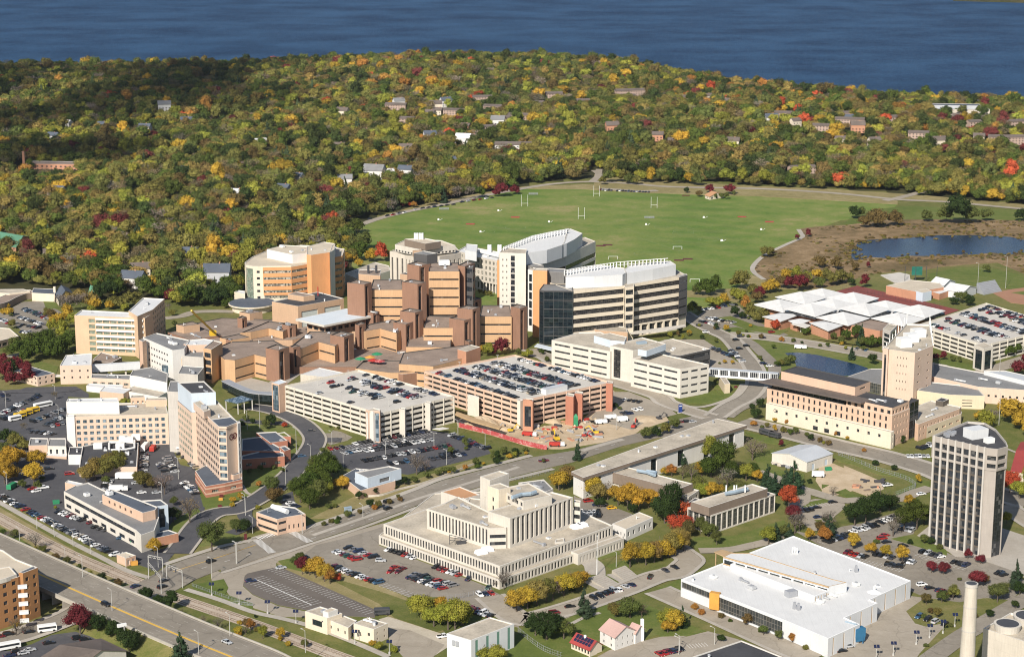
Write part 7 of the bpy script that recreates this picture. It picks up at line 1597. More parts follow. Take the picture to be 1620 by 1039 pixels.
trees('G 735,860,y,130 785,830,k,110 930,900,y,140 980,930,k,120 1045,920,b,120 1110,955,y,130 1170,985,y,140 1240,990,y,130 1305,970,y,120 1000,970,d,80 1200,1005,d,70 850,672,c,58,1.5 1290,540,h,80 1350,525,d,80 1410,510,w,80 1470,480,h,70 1425,1060,d,190,1.2 215,700,h,50 320,670,h,45 390,640,h,60 460,640,d,50 520,620,h,40 10,760,h,50 150,610,h,30 1090,345,d,45 1120,355,h,30 880,880,h,50 900,905,d,40 640,690,h,25')
trees('H 310,700,l,140,1.3 370,770,g,170,1.1 300,780,g,150,1.1 430,800,g,110 240,770,y,100 175,800,b,120 120,790,b,90 50,775,o,70 5,770,y,60 560,670,x,140 620,650,x,90 430,640,x,80 400,845,x,130 350,850,b,90 520,800,l,110,1.1 590,810,y,80 560,790,g,90 655,870,c,110,1.1 700,885,c,100 820,880,c,130,1.1 770,850,c,90 '
      '790,990,r,130 820,1030,o,60 820,1060,m,100 100,1050,r,150 45,1020,d,150,1.3 250,905,l,110 300,915,y,90 350,900,y,70 220,870,w,100 125,705,c,55,1.3 335,195,h,45 580,415,d,80 610,345,d,60 560,345,d,40 700,430,y,35 780,445,o,35 850,455,y,30 740,590,m,40 925,470,y,25 1000,490,o,25 1085,520,o,25 920,820,d,35 200,890,d,40 500,860,h,60')
trees('I 180,800,d,130 240,790,d,120 320,730,d,150 370,720,d,110 450,830,g,120 520,820,g,130 560,790,h,100 480,700,y,60 170,930,y,80 270,955,y,72 350,980,y,68 440,1005,y,75 290,475,d,42 395,502,d,38 530,572,y,45 390,860,x,110 20,890,o,80 40,830,x,110 1030,620,r,110 1085,655,l,110 1010,790,l,60 1040,250,y,150 1090,280,y,130 1010,200,y,100 890,270,l,110 860,230,y,70 930,240,x,80 485,905,d,35 '
      '445,355,d,38 870,1010,m,60 800,985,m,50 600,905,d,50 645,930,h,40 560,900,h,50 60,640,x,60 230,400,o,30 140,330,y,22 200,335,y,22 70,300,n,20 650,275,y,25 1150,600,l,120 1130,320,y,90 600,1060,m,62 665,1068,m,68 1140,700,h,70 300,900,h,40 20,780,d,40')
trees('M 1410,425,m,80 1440,410,n,50 1580,430,c,55,1.6 1600,460,d,60 1330,393,h,22 470,232,l,75 500,215,c,60 540,200,h,60 560,205,c,50 590,180,x,90 585,120,m,60 610,170,x,70 655,215,y,50 715,205,o,50 745,200,c,70 700,180,n,50 200,195,h,80 165,180,h,60 238,233,h,55 50,275,y,90 20,290,y,80 90,260,k,80 50,620,y,90 10,610,l,80 88,605,d,55 258,665,d,40 1500,490,h,90 1525,470,h,60 '
      '1170,560,h,30 1200,540,n,30 1230,560,w,40 1290,600,h,30 1180,690,h,25 1300,480,w,60 1180,500,n,50 1250,490,h,60 1400,560,n,30 1465,560,d,40 1580,520,d,40 1590,400,d,50')
trees('F 650,790,g,150 590,830,g,150 700,800,g,130 560,900,g,150 640,880,g,140 500,940,g,140 560,980,g,130 610,950,h,120 470,900,h,110 650,895,l,110 600,760,h,110 680,740,g,110 770,860,y,85 725,850,y,60 340,935,n,120 320,880,h,100 240,845,o,45 70,965,y,38 120,925,y,45 1235,760,x,140 1290,750,x,90 320,455,d,80 280,480,h,60 400,465,r,42 160,430,h,50 200,440,d,40 '
      '250,615,h,30 60,490,h,70 130,470,d,60 1220,815,h,50 1370,770,h,50 1430,760,h,50 1300,790,h,50 970,890,d,45 1160,830,d,50 1100,850,h,40 870,920,d,50 900,910,h,40 680,980,h,45 720,970,h,35 1450,640,h,50 1545,600,h,60 450,350,d,18 520,370,d,20 590,405,d,22 650,430,d,20 690,470,h,22 740,475,h,25 640,620,h,40 390,750,h,40 250,745,h,40 180,760,h,40 330,730,h,35 480,590,h,20 230,980,l,35')
trees('E 650,795,w,140 600,800,k,120 545,810,k,110 720,760,w,130 690,720,w,120 750,700,w,100 780,720,w,80 910,845,w,110 880,820,w,80 960,850,n,80 1040,885,x,130 1000,860,x,80 60,740,y,150 20,720,y,120 110,710,y,110 30,820,y,150 90,800,k,90 215,820,y,130 190,780,y,90 235,710,y,120 100,600,w,120 150,610,w,90 30,570,d,100 20,640,h,100 90,560,h,80 790,332,l,60 940,280,m,40 '
      '185,195,m,110 130,190,m,90 30,180,m,120 70,200,m,90 -10,170,m,100 60,130,d,100 345,290,b,55 150,490,b,60 670,820,h,60 1100,960,h,60 240,850,h,60 140,850,h,60 270,800,h,40 350,985,l,25')
trees('A 120,905,g,120 180,880,g,130 160,950,g,90 230,920,g,150 280,880,g,140 330,920,g,150 370,890,g,130 420,870,g,120 460,860,g,120 300,820,g,120 230,830,g,110 180,850,h,110 400,800,l,110 370,730,y,110 430,690,y,100 340,740,l,90 460,720,l,90 500,840,w,90 100,860,h,80 60,900,h,80 320,660,n,70 290,650,w,50 60,640,y,60 30,630,y,50 '
      '80,720,w,60 470,610,x,110 420,620,x,120 560,590,k,130 520,600,x,110 600,600,y,90 640,560,d,110 690,600,y,70 720,590,w,90 760,600,w,100 820,580,w,100 860,560,w,80 790,610,l,60 580,640,l,60 700,520,d,130 650,500,g,150 580,470,g,160 720,450,g,140 620,430,g,130 760,520,g,100 820,500,x,80 '
      '930,530,g,110 1010,540,g,110 1080,560,m,90 1050,510,y,90 960,490,y,110 1190,590,g,140 1150,570,g,110 1230,560,g,110 1290,560,d,110 1340,580,d,120 1400,570,d,110 1450,560,g,100 1500,540,g,90 1370,520,g,110 1440,510,g,110 1260,520,x,90 1340,480,x,80 880,590,w,60 1060,620,x,70 1090,640,w,50 1100,700,h,40 500,540,k,90 440,560,k,90 380,590,x,90 '
      '60,960,n,60 100,980,m,90 30,1000,m,100 160,1000,m,90')
trees('B 880,290,g,130 950,300,y,90 1010,300,r,100 830,300,w,90 870,330,y,60 905,220,h,120 800,260,b,80 1050,280,o,60 840,405,l,40 60,580,g,60 20,590,g,60 -20,570,d,70 40,520,g,80')
trees('C 290,895,l,85 375,890,m,100 335,895,m,60 255,880,y,50 545,905,l,60 515,900,l,45 625,885,g,42 480,880,h,40 270,510,w,40 300,515,w,36 235,500,w,30 740,960,h,35 700,945,h,40 800,972,h,26 660,930,h,40 770,965,n,26 1560,760,y,36 1440,778,l,34 1520,790,l,30 1490,770,n,30 1500,740,h,40')
trees('D 460,190,w,60 478,175,w,40 350,340,w,80 320,330,w,60 180,365,g,80 150,360,h,50 235,358,g,70 205,365,g,50 490,350,y,75 455,355,y,50 550,305,y,55 600,305,l,60 640,305,l,60 690,300,y,60 730,300,w,60 525,330,n,60 560,335,m,60 610,345,m,70 640,340,n,60 700,330,h,60 790,312,w,70 760,320,w,60 830,305,w,50 845,318,d,40 900,330,m,50 420,400,n,60 430,380,m,60 365,430,o,55 400,360,w,60 350,400,l,60 320,380,l,60 '
      '320,465,d,48 355,468,d,40 420,485,w,70 390,470,w,60 450,470,w,60 240,415,l,55 275,405,y,55 210,415,l,50 120,445,l,40 155,440,w,35 870,560,g,55,1.3 885,590,c,45,1.4 820,565,g,50,1.2 930,600,g,65,1.1 965,590,g,50 800,580,h,40 765,560,h,34 900,595,h,60 640,542,g,42 505,518,r,50 525,500,n,30 845,652,c,34,1.3 940,675,d,45 495,603,g,22 510,685,g,30 530,680,w,40 550,680,h,40 570,670,h,50 '
      '1220,655,m,40 1255,655,m,36 1400,665,d,42 1545,640,g,60 1580,630,g,60 1620,610,g,80 1600,590,h,60 1595,725,m,70 1640,700,m,80 1305,405,d,46 1320,390,h,40 1375,410,d,55 1350,400,h,50 1300,660,h,30 1330,665,h,25 800,590,y,22 390,505,y,18 370,530,h,16 380,470,h,16 430,655,h,26 860,18,d,60 890,15,h,40 130,425,h,40 1180,30,h,60 1260,38,h,80 1320,50,d,120 1380,40,h,80 1600,30,d,60 1450,30,h,60 960,58,n,100 1040,50,n,80 900,60,n,60 '
      '650,100,m,30 600,115,m,24 700,240,n,60 780,250,n,50 560,290,h,60 770,240,n,40 860,250,n,40 920,240,m,24 1450,260,h,40 250,672,h,14 275,668,y,22 310,672,y,20 235,575,h,20 112,545,w,22 172,560,d,24')
trees('R 945,130,d,50 1045,160,n,60 1130,130,m,82 1285,140,m,100 1170,178,h,40 1220,175,h,50 1260,180,h,50 1320,145,h,40 640,20,g,40')
trees('Q 1080,60,m,110 1190,40,m,90 1040,55,m,70 290,140,m,50 380,145,o,60 340,140,r,40 200,200,x,130 150,170,w,120 60,210,w,100 440,110,y,90 330,100,y,150 620,110,c,70 720,90,x,120 820,80,x,110 500,130,w,90 560,110,w,80 900,70,g,100')
# trees edging the field road and far right
R_ = random.Random(8)
for k in range(70):
    px = 955+k*10.5+R_.uniform(-4,4); py = 287+max(0, px-1060)*.028+R_.uniform(-2,3)
    if abs(px-1130) > 25 and abs(px-1425) > 14: TREES.append((*P(px, py+3), R_.uniform(8,15), R_.choice('wwghkyldh'), 1.0))
for k in range(26):
    px = 660+k*5.5; TREES.append((*P(px, 322-(px-660)*.17), R_.uniform(7,13), R_.choice('whgxynm'), 1.0))
# ------------------------------------------------------------------ cars
row('J 0,25 735,400', 'along the cycle path side', fill=.96)
row('J 360,120 590,195', 'below the ribbon-window office', fill=.95); row('J 590,215 690,245', 'near the white trailer', fill=.9)
row('E 640,905 690,800', 'behind the ribbon-window office', cols=['black','white','white','silver','black'])
for i, s in enumerate(('E 0,310 60,290', 'E 0,385 250,265', 'E 10,420 160,360 ', 'E 200,435 410,350', 'E 280,460 400,400', 'E 280,470 410,440', 'E 190,495 350,512')): row(s, 'in the upper left lot, row %s' % ORD[i], fill=.9, ang=70)
row('E 0,270 60,262', 'far upper left', fill=.8)
row('E 915,640 905,745', 'left of the service lane', fill=.9); row('E 1050,655 1110,755', 'middle of the service yard', fill=.95, n=6); row('E 1010,695 1050,750', 'service yard inner side', n=5); row('E 1210,690 1250,730', 'against the pink slab', n=3)
row('E 1160,815 1245,890', 'by the brick podium', n=7, fill=1); row('E 190,850 240,880', 'by the dock building', n=2, cols=['red','white'])
row('E 0,905 60,925 ', 'at the left frame edge', n=3)
for s, d, k, col in (('E 440,762','at the dock building, left','van','red'),('E 310,730','under the yellow tree','suv','black'),('E 275,850','at the dock drive','pickup','white'),('E 895,880','beside the bare trees','sedan','white'),('E 990,880','behind the bare trees','sedan','silver'),('E 860,820','by the white trailer','sedan','silver'),
                     ('E 1140,635','by the white tent','sedan','black'),('E 1170,655','in front of the slab','sedan','dark grey'),('J 770,290','under the office end','sedan','blue'),('F 570,490','turning on the curved drive','sedan','dark grey'),('F 510,650','on the curved drive','sedan','blue'),
                     ('K 380,478','alone at the lot top','sedan','silver'),('K 190,562','alone on the brown lot','sedan','dark blue'),('J 1590,560','at the brown lot corner','sedan','dark blue'),('K 1410,915','white beside the gravel yard','pickup','white'),('L 710,765','by the round green trees','van','maroon'),
                     ('L 810,725','on the street bays','sedan','black'),('L 925,55','by the yellow trees','van','red'),('L 980,78','under the yellow trees','sedan','dark blue'),('L 1015,80','beside the grey one','sedan','silver'),('L 1075,100','near the white annex','suv','yellow'),
                     ('H 630,65','on the curving avenue','suv','dark blue'),('H 670,80','beside the blue SUV','sedan','white'),('M 800,712','below the white hall','sedan','black'),('M 833,692','by the blue collector','suv','silver'),('I 545,632','on the yard road','sedan','white'),
                     ('H 1068,940','on the pale lot','sedan','black'),('H 968,975','on the pale lot end','sedan','black'),('H 975,1035','at the pale lot corner','sedan','dark blue'),('M 1160,415','left of the grass island','suv','white'),('M 1195,430','beside the grass island','sedan','black'),
                     ('I 345,858','upper one beside the bare tree','sedan','red'),('I 330,875','lower one beside the bare tree','van','red'),('I 355,895','below the red ones','sedan','black'),('I 445,918','alone before the tower','suv','black'),('I 650,975','by the tower lawn','sedan','white'),
                     ('G 640,680','at the road works','pickup','maroon'),('I 360,585','by the scrap heap','pickup','white')): car(s, d, .35, kind=k, col=col)
th = math.atan2(*reversed([b-a for a, b in zip(P(*Zp('J', (1280, 480))), P(*Zp('J', (1605, 370))))]))
for s, d, k, col, hd in (('J 1340,438','on the main road','suv','black',th),('K 1055,58','far lane of the main road','suv','black',th),('K 1058,103','near lane of the main road','suv','black',th),('J 860,596','at the crossing','sedan','dark blue',th),('J 1030,600','under the signals','suv','black',th),('J 1040,560','beyond the signals','sedan','dark grey',th),
                         ('K 535,410','entering the lot','sedan','black',2.0)): car(s, d, hd, .2, k, col)
a_ = PW('J 600,660', ZB)[0]; b__ = PW('J 1300,945', ZB)[0]; te = math.atan2(b__[1]-a_[1], b__[0]-a_[0])
car('J 672,712', 'alone on the raised road', te, ZB, 'suv', 'black'); car('J 1440,950', 'low on the raised road', te, ZB, 'sedan', 'silver')
for x, y, c, k in ((55,900,'black','suv'),(185,885,'black','sedan'),(495,925,'black','suv'),(545,940,'black','suv'),(310,955,'black','sedan'),(-5,915,'maroon','sedan'),(110,1010,'black','suv'),(190,1000,'silver','sedan'),(150,1020,'silver','sedan'),(60,1035,'dark blue','sedan')): car('J %d,%d' % (x, y), 'low in the bottom left corner'+(' by the shingled roof' if y > 920 else ' on the street')+(', %s from left' % ORD[sorted((55,185,495,545,310,-5,110,190,150,60)).index(x)]), .45, .2, k, c)
row('F 670,605 780,590', 'left end of the dark lot', n=3, cols=['red','maroon','black'])
row('F 800,578 1310,490', 'far edge of the dark lot', fill=.95, pitch=2.9); row('F 770,635 900,605', 'dark lot second line, left', n=5, cols=['silver','blue','silver','white','silver']); row('F 900,620 1340,545', 'dark lot second line', fill=.95)
row('F 870,610 1330,535', 'dark lot second line, back', fill=.5); row('F 890,680 1450,580', 'dark lot third line', fill=.95); row('F 1010,665 1400,590', 'dark lot third line, back', fill=.6)
row('F 1050,700 1190,680', 'dark lot near corner', fill=.8); row('F 1310,670 1550,635', 'dark lot near line', fill=.9); row('F 1380,640 1500,615', 'dark lot near line, back', fill=.9)
row('G 50,515 290,605', 'dark lot right edge', fill=.97); row('F 370,930 400,940', 'beside the trees', n=2, z=0); row('F 430,940 480,975', 'near the corner office', n=3, cols=['white','silver','dark blue'])
row('K 720,372 870,430', 'upper left block of the faded lot', n=6, cols=['silver','white','maroon','dark green','red','red'], ang=70); row('K 790,348 980,415', 'back block of the faded lot', n=6, cols=['black','grey','dark blue','silver','red','black'], ang=70); car('K 1012,434', 'alone in the faded lot', .0, 0, 'suv', 'silver')
row('K 1050,500 1150,505', 'red pair in the faded lot', n=2, cols=['red','maroon'], ang=70); row('K 1080,472 1170,490', 'red pair behind', n=2, cols=['red','maroon'], ang=70)
row('K 1190,535 1420,612', 'front line of the dark block', n=9, cols=['dark blue','dark grey','black','white','black','white','silver','blue','red'], ang=70); row('K 1210,515 1490,595', 'back line of the dark block', n=9, cols=['grey','dark grey','black','dark green','black','red','black','silver','grey'], ang=70)
row('K 700,470 1010,578', 'along the grass bank', cols=['maroon','black','silver','white','grey','black','white','silver','red','black','blue'], n=11, ang=75)
row('K 1050,358 1240,418', 'by the laboratory wall, left', n=7, cols=['white','black','black','black','red','silver','white']); row('K 1350,470 1530,530', 'by the laboratory wall, middle', n=6, cols=['black','maroon','red','white','silver','red']); row('K 1555,545 1590,550', 'by the laboratory wall, end', n=1, cols=['dark blue'])
row('L 215,655 330,635', 'at the fence gap', n=3, cols=['white','dark blue','red']); row('L 265,602 320,608', 'above the fence gap', n=1, cols=['dark green'])
row('L 165,740 320,785', 'behind the green-striped warehouse', n=6, cols=['maroon','maroon','dark blue','white','silver','black']); row('L 940,675 1020,655', 'street bays, left', n=2, cols=['black','black']); row('L 1015,645 1130,615', 'street bays, middle', n=4, cols=['black','black','silver','white']); row('L 1140,605 1220,580', 'street bays, right', n=2, cols=['silver','dark blue'])
row('L 1300,535 1340,540', 'bays below yellow trees, left', n=1, cols=['black']); row('L 1390,500 1440,490', 'bays below yellow trees, middle', n=1, cols=['dark grey']); row('L 1450,480 1500,468', 'bays below yellow trees, right', n=1, cols=['black'])
row('L 880,140 1010,150', 'behind the laboratory', n=5, cols=['white','silver','silver','black','black']); row('L 870,120 1000,128', 'far side behind the laboratory', n=5, cols=['white','grey','silver','white','black'])
row('L 1365,1030 1520,990', 'bottom edge lot', n=6, cols=['red','red','maroon','dark blue','dark grey','black']); 0
row('I 20,895 150,855', 'white-hall lot, left line', n=8, cols=['black','black','silver','black','dark blue','black','dark grey','black']); row('I 160,840 300,800', 'white-hall lot, far line', n=6, cols=['white','silver','white','silver','black','black']); row('I 310,790 410,755', 'white-hall lot, far right line', n=5, cols=['black','white','white','black','black'])
row('I 130,950 250,980', 'yellow-tree lot, first line', n=5, cols=['maroon','red','red','silver','black']); row('I 285,958 400,985', 'yellow-tree lot, second line', n=4, cols=['black','black','silver','dark grey']); row('I 350,1015 450,1030', 'yellow-tree lot, near line', n=5, cols=['black','dark grey','black','black','black'])
row('I 460,1000 510,1010', 'yellow-tree lot, right end', n=3, cols=['black','white','silver']); row('I 540,945 650,975', 'before the tower, left', n=4, cols=['black','silver','black','dark grey']); row('I 710,1000 800,1025', 'before the tower, right', n=3, cols=['black','black','dark blue'])
row('I 425,820 500,835', 'under the round trees', n=4, cols=['black','black','grey','silver']); row('M 1230,435 1310,465', 'behind the grass island', n=5, cols=['dark blue','maroon','black','maroon','dark grey']); row('M 1500,360 1540,375', 'far right plaza edge', n=2, cols=['black','black']); row('M 1330,320 1370,330', 'below the tower', n=2, cols=['black','dark blue'])
row('M 1130,555 1280,595', 'along the courtyard grass', n=4, cols=['blue','black','silver','black']); row('I 530,385 605,360', 'at the institute yard, back', n=5, cols=['black','black','black','white','silver']); row('I 460,425 590,425', 'institute yard pale line', n=6, cols=['white','white','silver','white','silver','white'])
row('H 850,1000 940,985', 'pale lot lower side', n=3, cols=['dark grey','black','black']); row('G 1140,290 1260,310', 'building site lot, upper', n=4, cols=['white','black','black','black']); row('G 1130,385 1200,375', 'building site lot, middle', n=3, cols=['dark grey','dark blue','dark blue']); row('G 1200,360 1260,350', 'building site lot, right', n=2, cols=['white','white'])
row('G 940,440 1060,420', 'building site lot, near', n=3, cols=['black','white','black']); row('G 1420,440 1600,430', 'queueing at the crossing', n=5, cols=['dark blue','white','maroon','black','silver'], ang=10, pitch=6)
row('D 165,430 250,418', 'avenue lot, first line', fill=.95); row('D 250,415 330,405', 'avenue lot, second line', fill=.95); row('D 190,465 320,490', 'avenue lot, middle line', fill=.95); row('D 160,480 250,498', 'avenue lot, near line', fill=.9)
row('D 215,600 310,640', 'behind the ribbon-window building', fill=.9); row('D 300,610 360,670', 'by the skywalk', fill=.6); row('D 860,605 920,612', 'by the pond road', fill=.8)
row('A 150,600 300,660', 'roundabout lot, near line', fill=.95); row('A 120,650 280,700', 'left lot, second line', fill=.95); row('A 0,660 80,700', 'left lot, edge line', fill=.9); row('A 130,740 190,750', 'left lot, corner', fill=.9); row('A 200,610 350,660', 'roundabout lot, inner line', fill=.7); row('A 100,690 250,720', 'left lot, third line', fill=.8)
row('Q 0,245 330,185', 'along the field road, left', fill=.85, ang=8, pitch=7); row('Q 370,165 720,120', 'along the field road, middle', fill=.9, ang=8, pitch=7); row('Q 740,108 1030,65', 'along the field road, right', fill=.85, ang=8, pitch=7); row('R 240,108 650,128', 'in the field lot', fill=.9)
row('A 1340,735 1400,700', 'on the hospital terrace', n=2, z=0)
for x, y, c in ((160,500,'dark grey'),(190,530,'white'),(345,550,'dark grey'),(325,565,'black'),(445,555,'dark blue'),(340,605,'black'),(372,592,'black'),(485,530,'red')): car('D %d,%d' % (x, y), 'on the upper avenue', .5, .25, 'suv', c)
# ------------------------------------------------------------------ lamps, poles, buses, yard things
k_ = 0
for s, d in (('J 115,708','first solar lamp by the brown lot'),('K 115,708','solar lamp at the brown lot curve'),('K 295,765','solar lamp below the brown lot'),('K 475,825','solar lamp left of the utility building'),('K 658,885','solar lamp before the utility building'),('K 848,955','solar lamp right of the utility building'),('K 1068,1020','solar lamp by the gravel yard'),
             ('J 1345,650','solar lamp by the cycle path lawn'),('M 1195,650','solar lamp by the hall courtyard'),('M 1135,680','solar lamp at the courtyard edge'),('M 1032,730','solar lamp low in the courtyard'),('M 1255,630','solar lamp along the courtyard grass'),('M 1308,600','solar lamp near the chimney'),('M 955,745','solar lamp at the bottom edge')):
    if d.startswith('first'): continue
    X_, Y_ = PW(s)[0]; e = empty('solar_lamp', X_, Y_); tag(e, 'dark-headed '+d, 'street lamp', 'solar lamps'); mb = MB(); mb.cyl(X_, Y_, 0, 1, .4, n=8); mb.cyl(X_, Y_, 1, 5, .13, n=6); mb.build('pole', 'pole_grey', e)
    q = MB(); q.bar((X_-.8, Y_, 4.9), (X_+.8, Y_, 4.9), .06, n=4); 
    for sx in (-.6, .6): q.face([(X_+sx-.5, Y_-.6, 5.0), (X_+sx+.5, Y_-.6, 5.0), (X_+sx+.5, Y_+.4, 5.9), (X_+sx-.5, Y_+.4, 5.9)]); q.face([(X_+sx-.5, Y_-.6, 4.92), (X_+sx-.5, Y_+.4, 5.82), (X_+sx+.5, Y_+.4, 5.82), (X_+sx+.5, Y_-.6, 4.92)])
    q.build('solar_panel', 'solar', e)
for s, h, arms, z, d in (('J 345,275',7,1,0,'by the cycle path verge'),('J 465,335',7,1,0,'by the cycle path, second'),('J 575,385',7,1,0,'by the cycle path, third'),('J 800,480',7,1,0,'near the pump house'),('J 125,300',6,1,0,'beside the left slip road'),('J 415,430',6,1,0,'between ramp and rails'),
                      ('J 235,225',6,1,0,'by the left grass strip'),('J 1005,470',9,1,0,'at the drive mouth'),('J 1500,450',10,1,0,'on the main road kerb'),('J 1345,540',9,1,0,'on the crossroads kerb'),('K 100,450',10,1,0,'on the main road before the office'),('K 515,260',10,1,0,'at the office crossing'),('K 900,150',6,1,.3,'on the median'),
                      ('K 155,145',9,1,0,'on the curving drive'),('K 200,255',8,1,0,'at the office corner'),('L 1103,470',7,1,0,'under yellow trees'),('L 1505,1010',7,1,0,'in the bottom edge lot'),('F 165,480',11,1,0,'by the tower plaza'),('F 245,480',20,1,0,'tall one on the plaza'),('F 475,620',13,1,0,'beside the curved drive, upper'),
                      ('F 565,680',9,1,0,'beside the curved drive, lower'),('F 408,830',9,1,0,'left of the curved drive'),('F 772,720',8,1,0,'at the dark lot corner'),('F 1040,640',8,2,0,'in the dark lot'),('F 1345,590',8,2,0,'in the dark lot, right'),('F 1425,700',8,1,0,'at the lot edge'),('F 700,570',7,1,0,'at the small lot'),('G 270,590',8,1,0,'by the red fence'),('G 98,520',9,1,0,'at the garage corner'),
                      ('G 1098,480',9,1,0,'at the site lot'),('E 1128,790',11,2,0,'in the service yard'),('E 1025,930',9,1,0,'behind the office'),('E 38,340',9,1,0,'in the upper left lot'),('E 350,285',8,1,0,'on the lot island'),('E 45,860',9,1,0,'by the left yellow trees'),('E 1550,1000',9,1,0,'on the drive lawn'),('E 370,390',6,1,0,'by the bus lane'),
                      ('D 1505,790',21,1,0,'very tall beside the fan-roofed hall'),('D 1410,350',22,1,0,'floodlight left of the bleachers'),('D 1537,330',24,1,0,'floodlight right of the bleachers'),('I 970,250',20,1,0,'tall one behind the tower'),('M 68,725',7,1,0,'bottom left of the hall'),('M 228,680',7,1,0,'below the window wall')):
    lamp(s, z, h, arms, 2.4, 'slim grey street lamp '+d)
for s in ('J 525,530','J 712,745','J 1262,1020','J 1460,905','K 535,1010'):
    k_ += 1; X_, Y_ = PW(s, ZB)[0]; lamp(s, ZB, 9, 1, 2.4, 'tall lamp on the raised road, %s from left' % ORD[k_-1])
# flag pole
X_, Y_ = PW('L 980,522')[0]; mb = MB(); mb.cyl(X_, Y_, 0, 18, .2, .08, 8); mb.cyl(X_, Y_, 18, 18.3, .25, n=8); tag(mb.build('flagpole', 'metal_white'), 'tall white flagpole in front of the stepped laboratory', 'flagpole')
# billboard-like street sign lamp at the bottom left
X_, Y_ = PW('J 795,985')[0]; e = empty('sign_post', X_, Y_); tag(e, 'tall post with white light box, behind the dark-shingled building', 'sign'); mb = MB(); mb.cyl(X_, Y_, 0, 9.6, .22, n=8); mb.build('post', 'pole_grey', e); mb = MB(); mb.box(X_-.9, Y_, 9.2, 10.4, 3.6, .9, .5); mb.build('light_box', 'metal_white', e)
# buses and trucks
def bus(s, z, L, rot, mat, label, cat='bus', h=3.0, name='bus', cab=False, band_='glass_dark'):
    X_, Y_ = PW(s, z)[0]; e = empty(name, X_, Y_, z, rot); tag(e, label, cat); c, q_ = math.cos(rot), math.sin(rot)
    def add(nm, mt, fn):
        mb = MB(); fn(mb); mb.v = [(X_+c*v[0]-q_*v[1], Y_+q_*v[0]+c*v[1], v[2]+z) for v in mb.v]; me_v = [((v[0]-X_)*c+(v[1]-Y_)*q_+X_, -(v[0]-X_)*q_+(v[1]-Y_)*c+Y_, v[2]) for v in mb.v]; mb.v = me_v; mb.build(nm, mt, e)
    add('body', mat, lambda m_: (m_.box(0, 0, .5, h-.25, L, 2.5), m_.box(0, 0, h-.25, h, L-.3, 2.3, top=.97)))
    if band_: 
        add('side_windows', band_, lambda m_: m_.box(0, 0, h*.52, h*.8, L*.9, 2.56)); add('windscreen', band_, lambda m_: m_.box(L/2, 0, h*.4, h*.85, .08, 2.2))
    if cab: add('cab', 'metal_white', lambda m_: m_.box(L/2+1.2, 0, .5, 2.3, 2.2, 2.2, top=.92))
    for sx in (-1, 1):
        for sy in (-1, 1):
            def wf_(m_):
                A_ = [(sx*L*.34+.5*math.cos(i*.628), sy*1.28-.13, .5+.5*math.sin(i*.628)) for i in range(10)]; B_ = [(p_[0], p_[1]+.26, p_[2]) for p_ in A_]
                for i in range(10): m_.face([A_[i], A_[(i+1) % 10], B_[(i+1) % 10], B_[i]])
                m_.face(A_); m_.face(B_[::-1])
            add('wheel', 'rubber', wf_)
th2 = math.atan2(PW('H 1139,590')[0][1]-PW('H 700,480')[0][1], PW('H 1139,590')[0][0]-PW('H 700,480')[0][0])
bus('H 655,512', .25, 10, th2, 'metal_dark', 'dark bus standing on the road below the institute, left of two'); bus('H 700,526', .25, 7, th2, 'metal_dark', 'dark bus standing on the road below the institute, right of two')
bus('E 272,335', .1, 11, .75, 'metal_white', 'long white coach parked in the upper left lot'); 
for i, s in enumerate(('E 210,368','E 168,385','E 128,400','E 95,420')): bus(s, .1, 7, .75, 'metal_white' if i == 3 else 'yellow_paint', '%s shuttle bus, %s from the top in the slanting row' % ('white' if i == 3 else 'white and yellow', ORD[i]))
bus('J 300,875', .2, 7.5, .35, 'metal_white', 'white minibus on the street by the apartment block'); bus('J 40,990', .2, 11, .5, 'metal_white', 'white city bus cut by the bottom left corner')
bus('J 728,250', .1, 8, -.75, 'metal_white', 'white box trailer beside the ribbon-window office', 'trailer', 3.2, 'box_trailer', False, None); bus('J 905,335', .1, 6, -.3, 'metal_white', 'white box truck by the small brick annex', 'truck', 2.8, 'box_truck', True, None)
bus('E 800,788', .05, 11, 0.02, 'metal_white', 'long white trailer under the brown trees', 'trailer', 3.4, 'box_trailer', False, None); bus('E 735,862', .1, 7, .05, 'metal_white', 'white box truck among the parked cars', 'truck', 2.8, 'box_truck', True, None)
bus('E 915,605', .1, 9, 1.5, 'metal_white', 'white lorry backed to the service block', 'truck', 3.4, 'box_truck', True, None); bus('E 967,610', .1, 6, 1.5, 'red_paint', 'red lorry beside the white one', 'truck', 2.8, 'box_truck', True, None)
bus('E 75,850', .1, 6, 1.3, 'green_paint', 'green and white truck below yellow trees', 'truck', 2.8, 'box_truck', True, None); bus('K 1020,768', .13, 6.5, .1, 'metal_dark', 'black bus at the corner of the brown lot', 'bus', 2.8)
bus('H 975,775', .1, 6.2, -.15, 'metal_white', 'white trailer on the dirt beside the metal shed', 'trailer', 3.0, 'box_trailer', False, None); bus('D 607,600', .25, 5.5, -.2, 'metal_white', 'white van on the road above the pond', 'van', 2.4, 'delivery_van', True, None)
bus('G 1135,425', .14, 6, .3, 'metal_white', 'white site trailer in the building site lot', 'trailer', 3.0, 'box_trailer', False, None); bus('G 990,440', .14, 4.5, .3, 'metal_white', 'white van in the building site lot', 'van', 2.4, 'delivery_van', True, None); bus('G 1050,410', .14, 4.5, .3, 'metal_white', 'white van beside the small excavator', 'van', 2.4, 'delivery_van', True, None)
bus('G 538,515', .1, 6, -.3, 'red_paint', 'red truck on the building site', 'truck', 2.2, 'dump_truck', True, None); bus('G 710,580', .3, 6, -.1, 'red_paint', 'dark red truck by the road works', 'truck', 2.2, 'dump_truck', True, None)
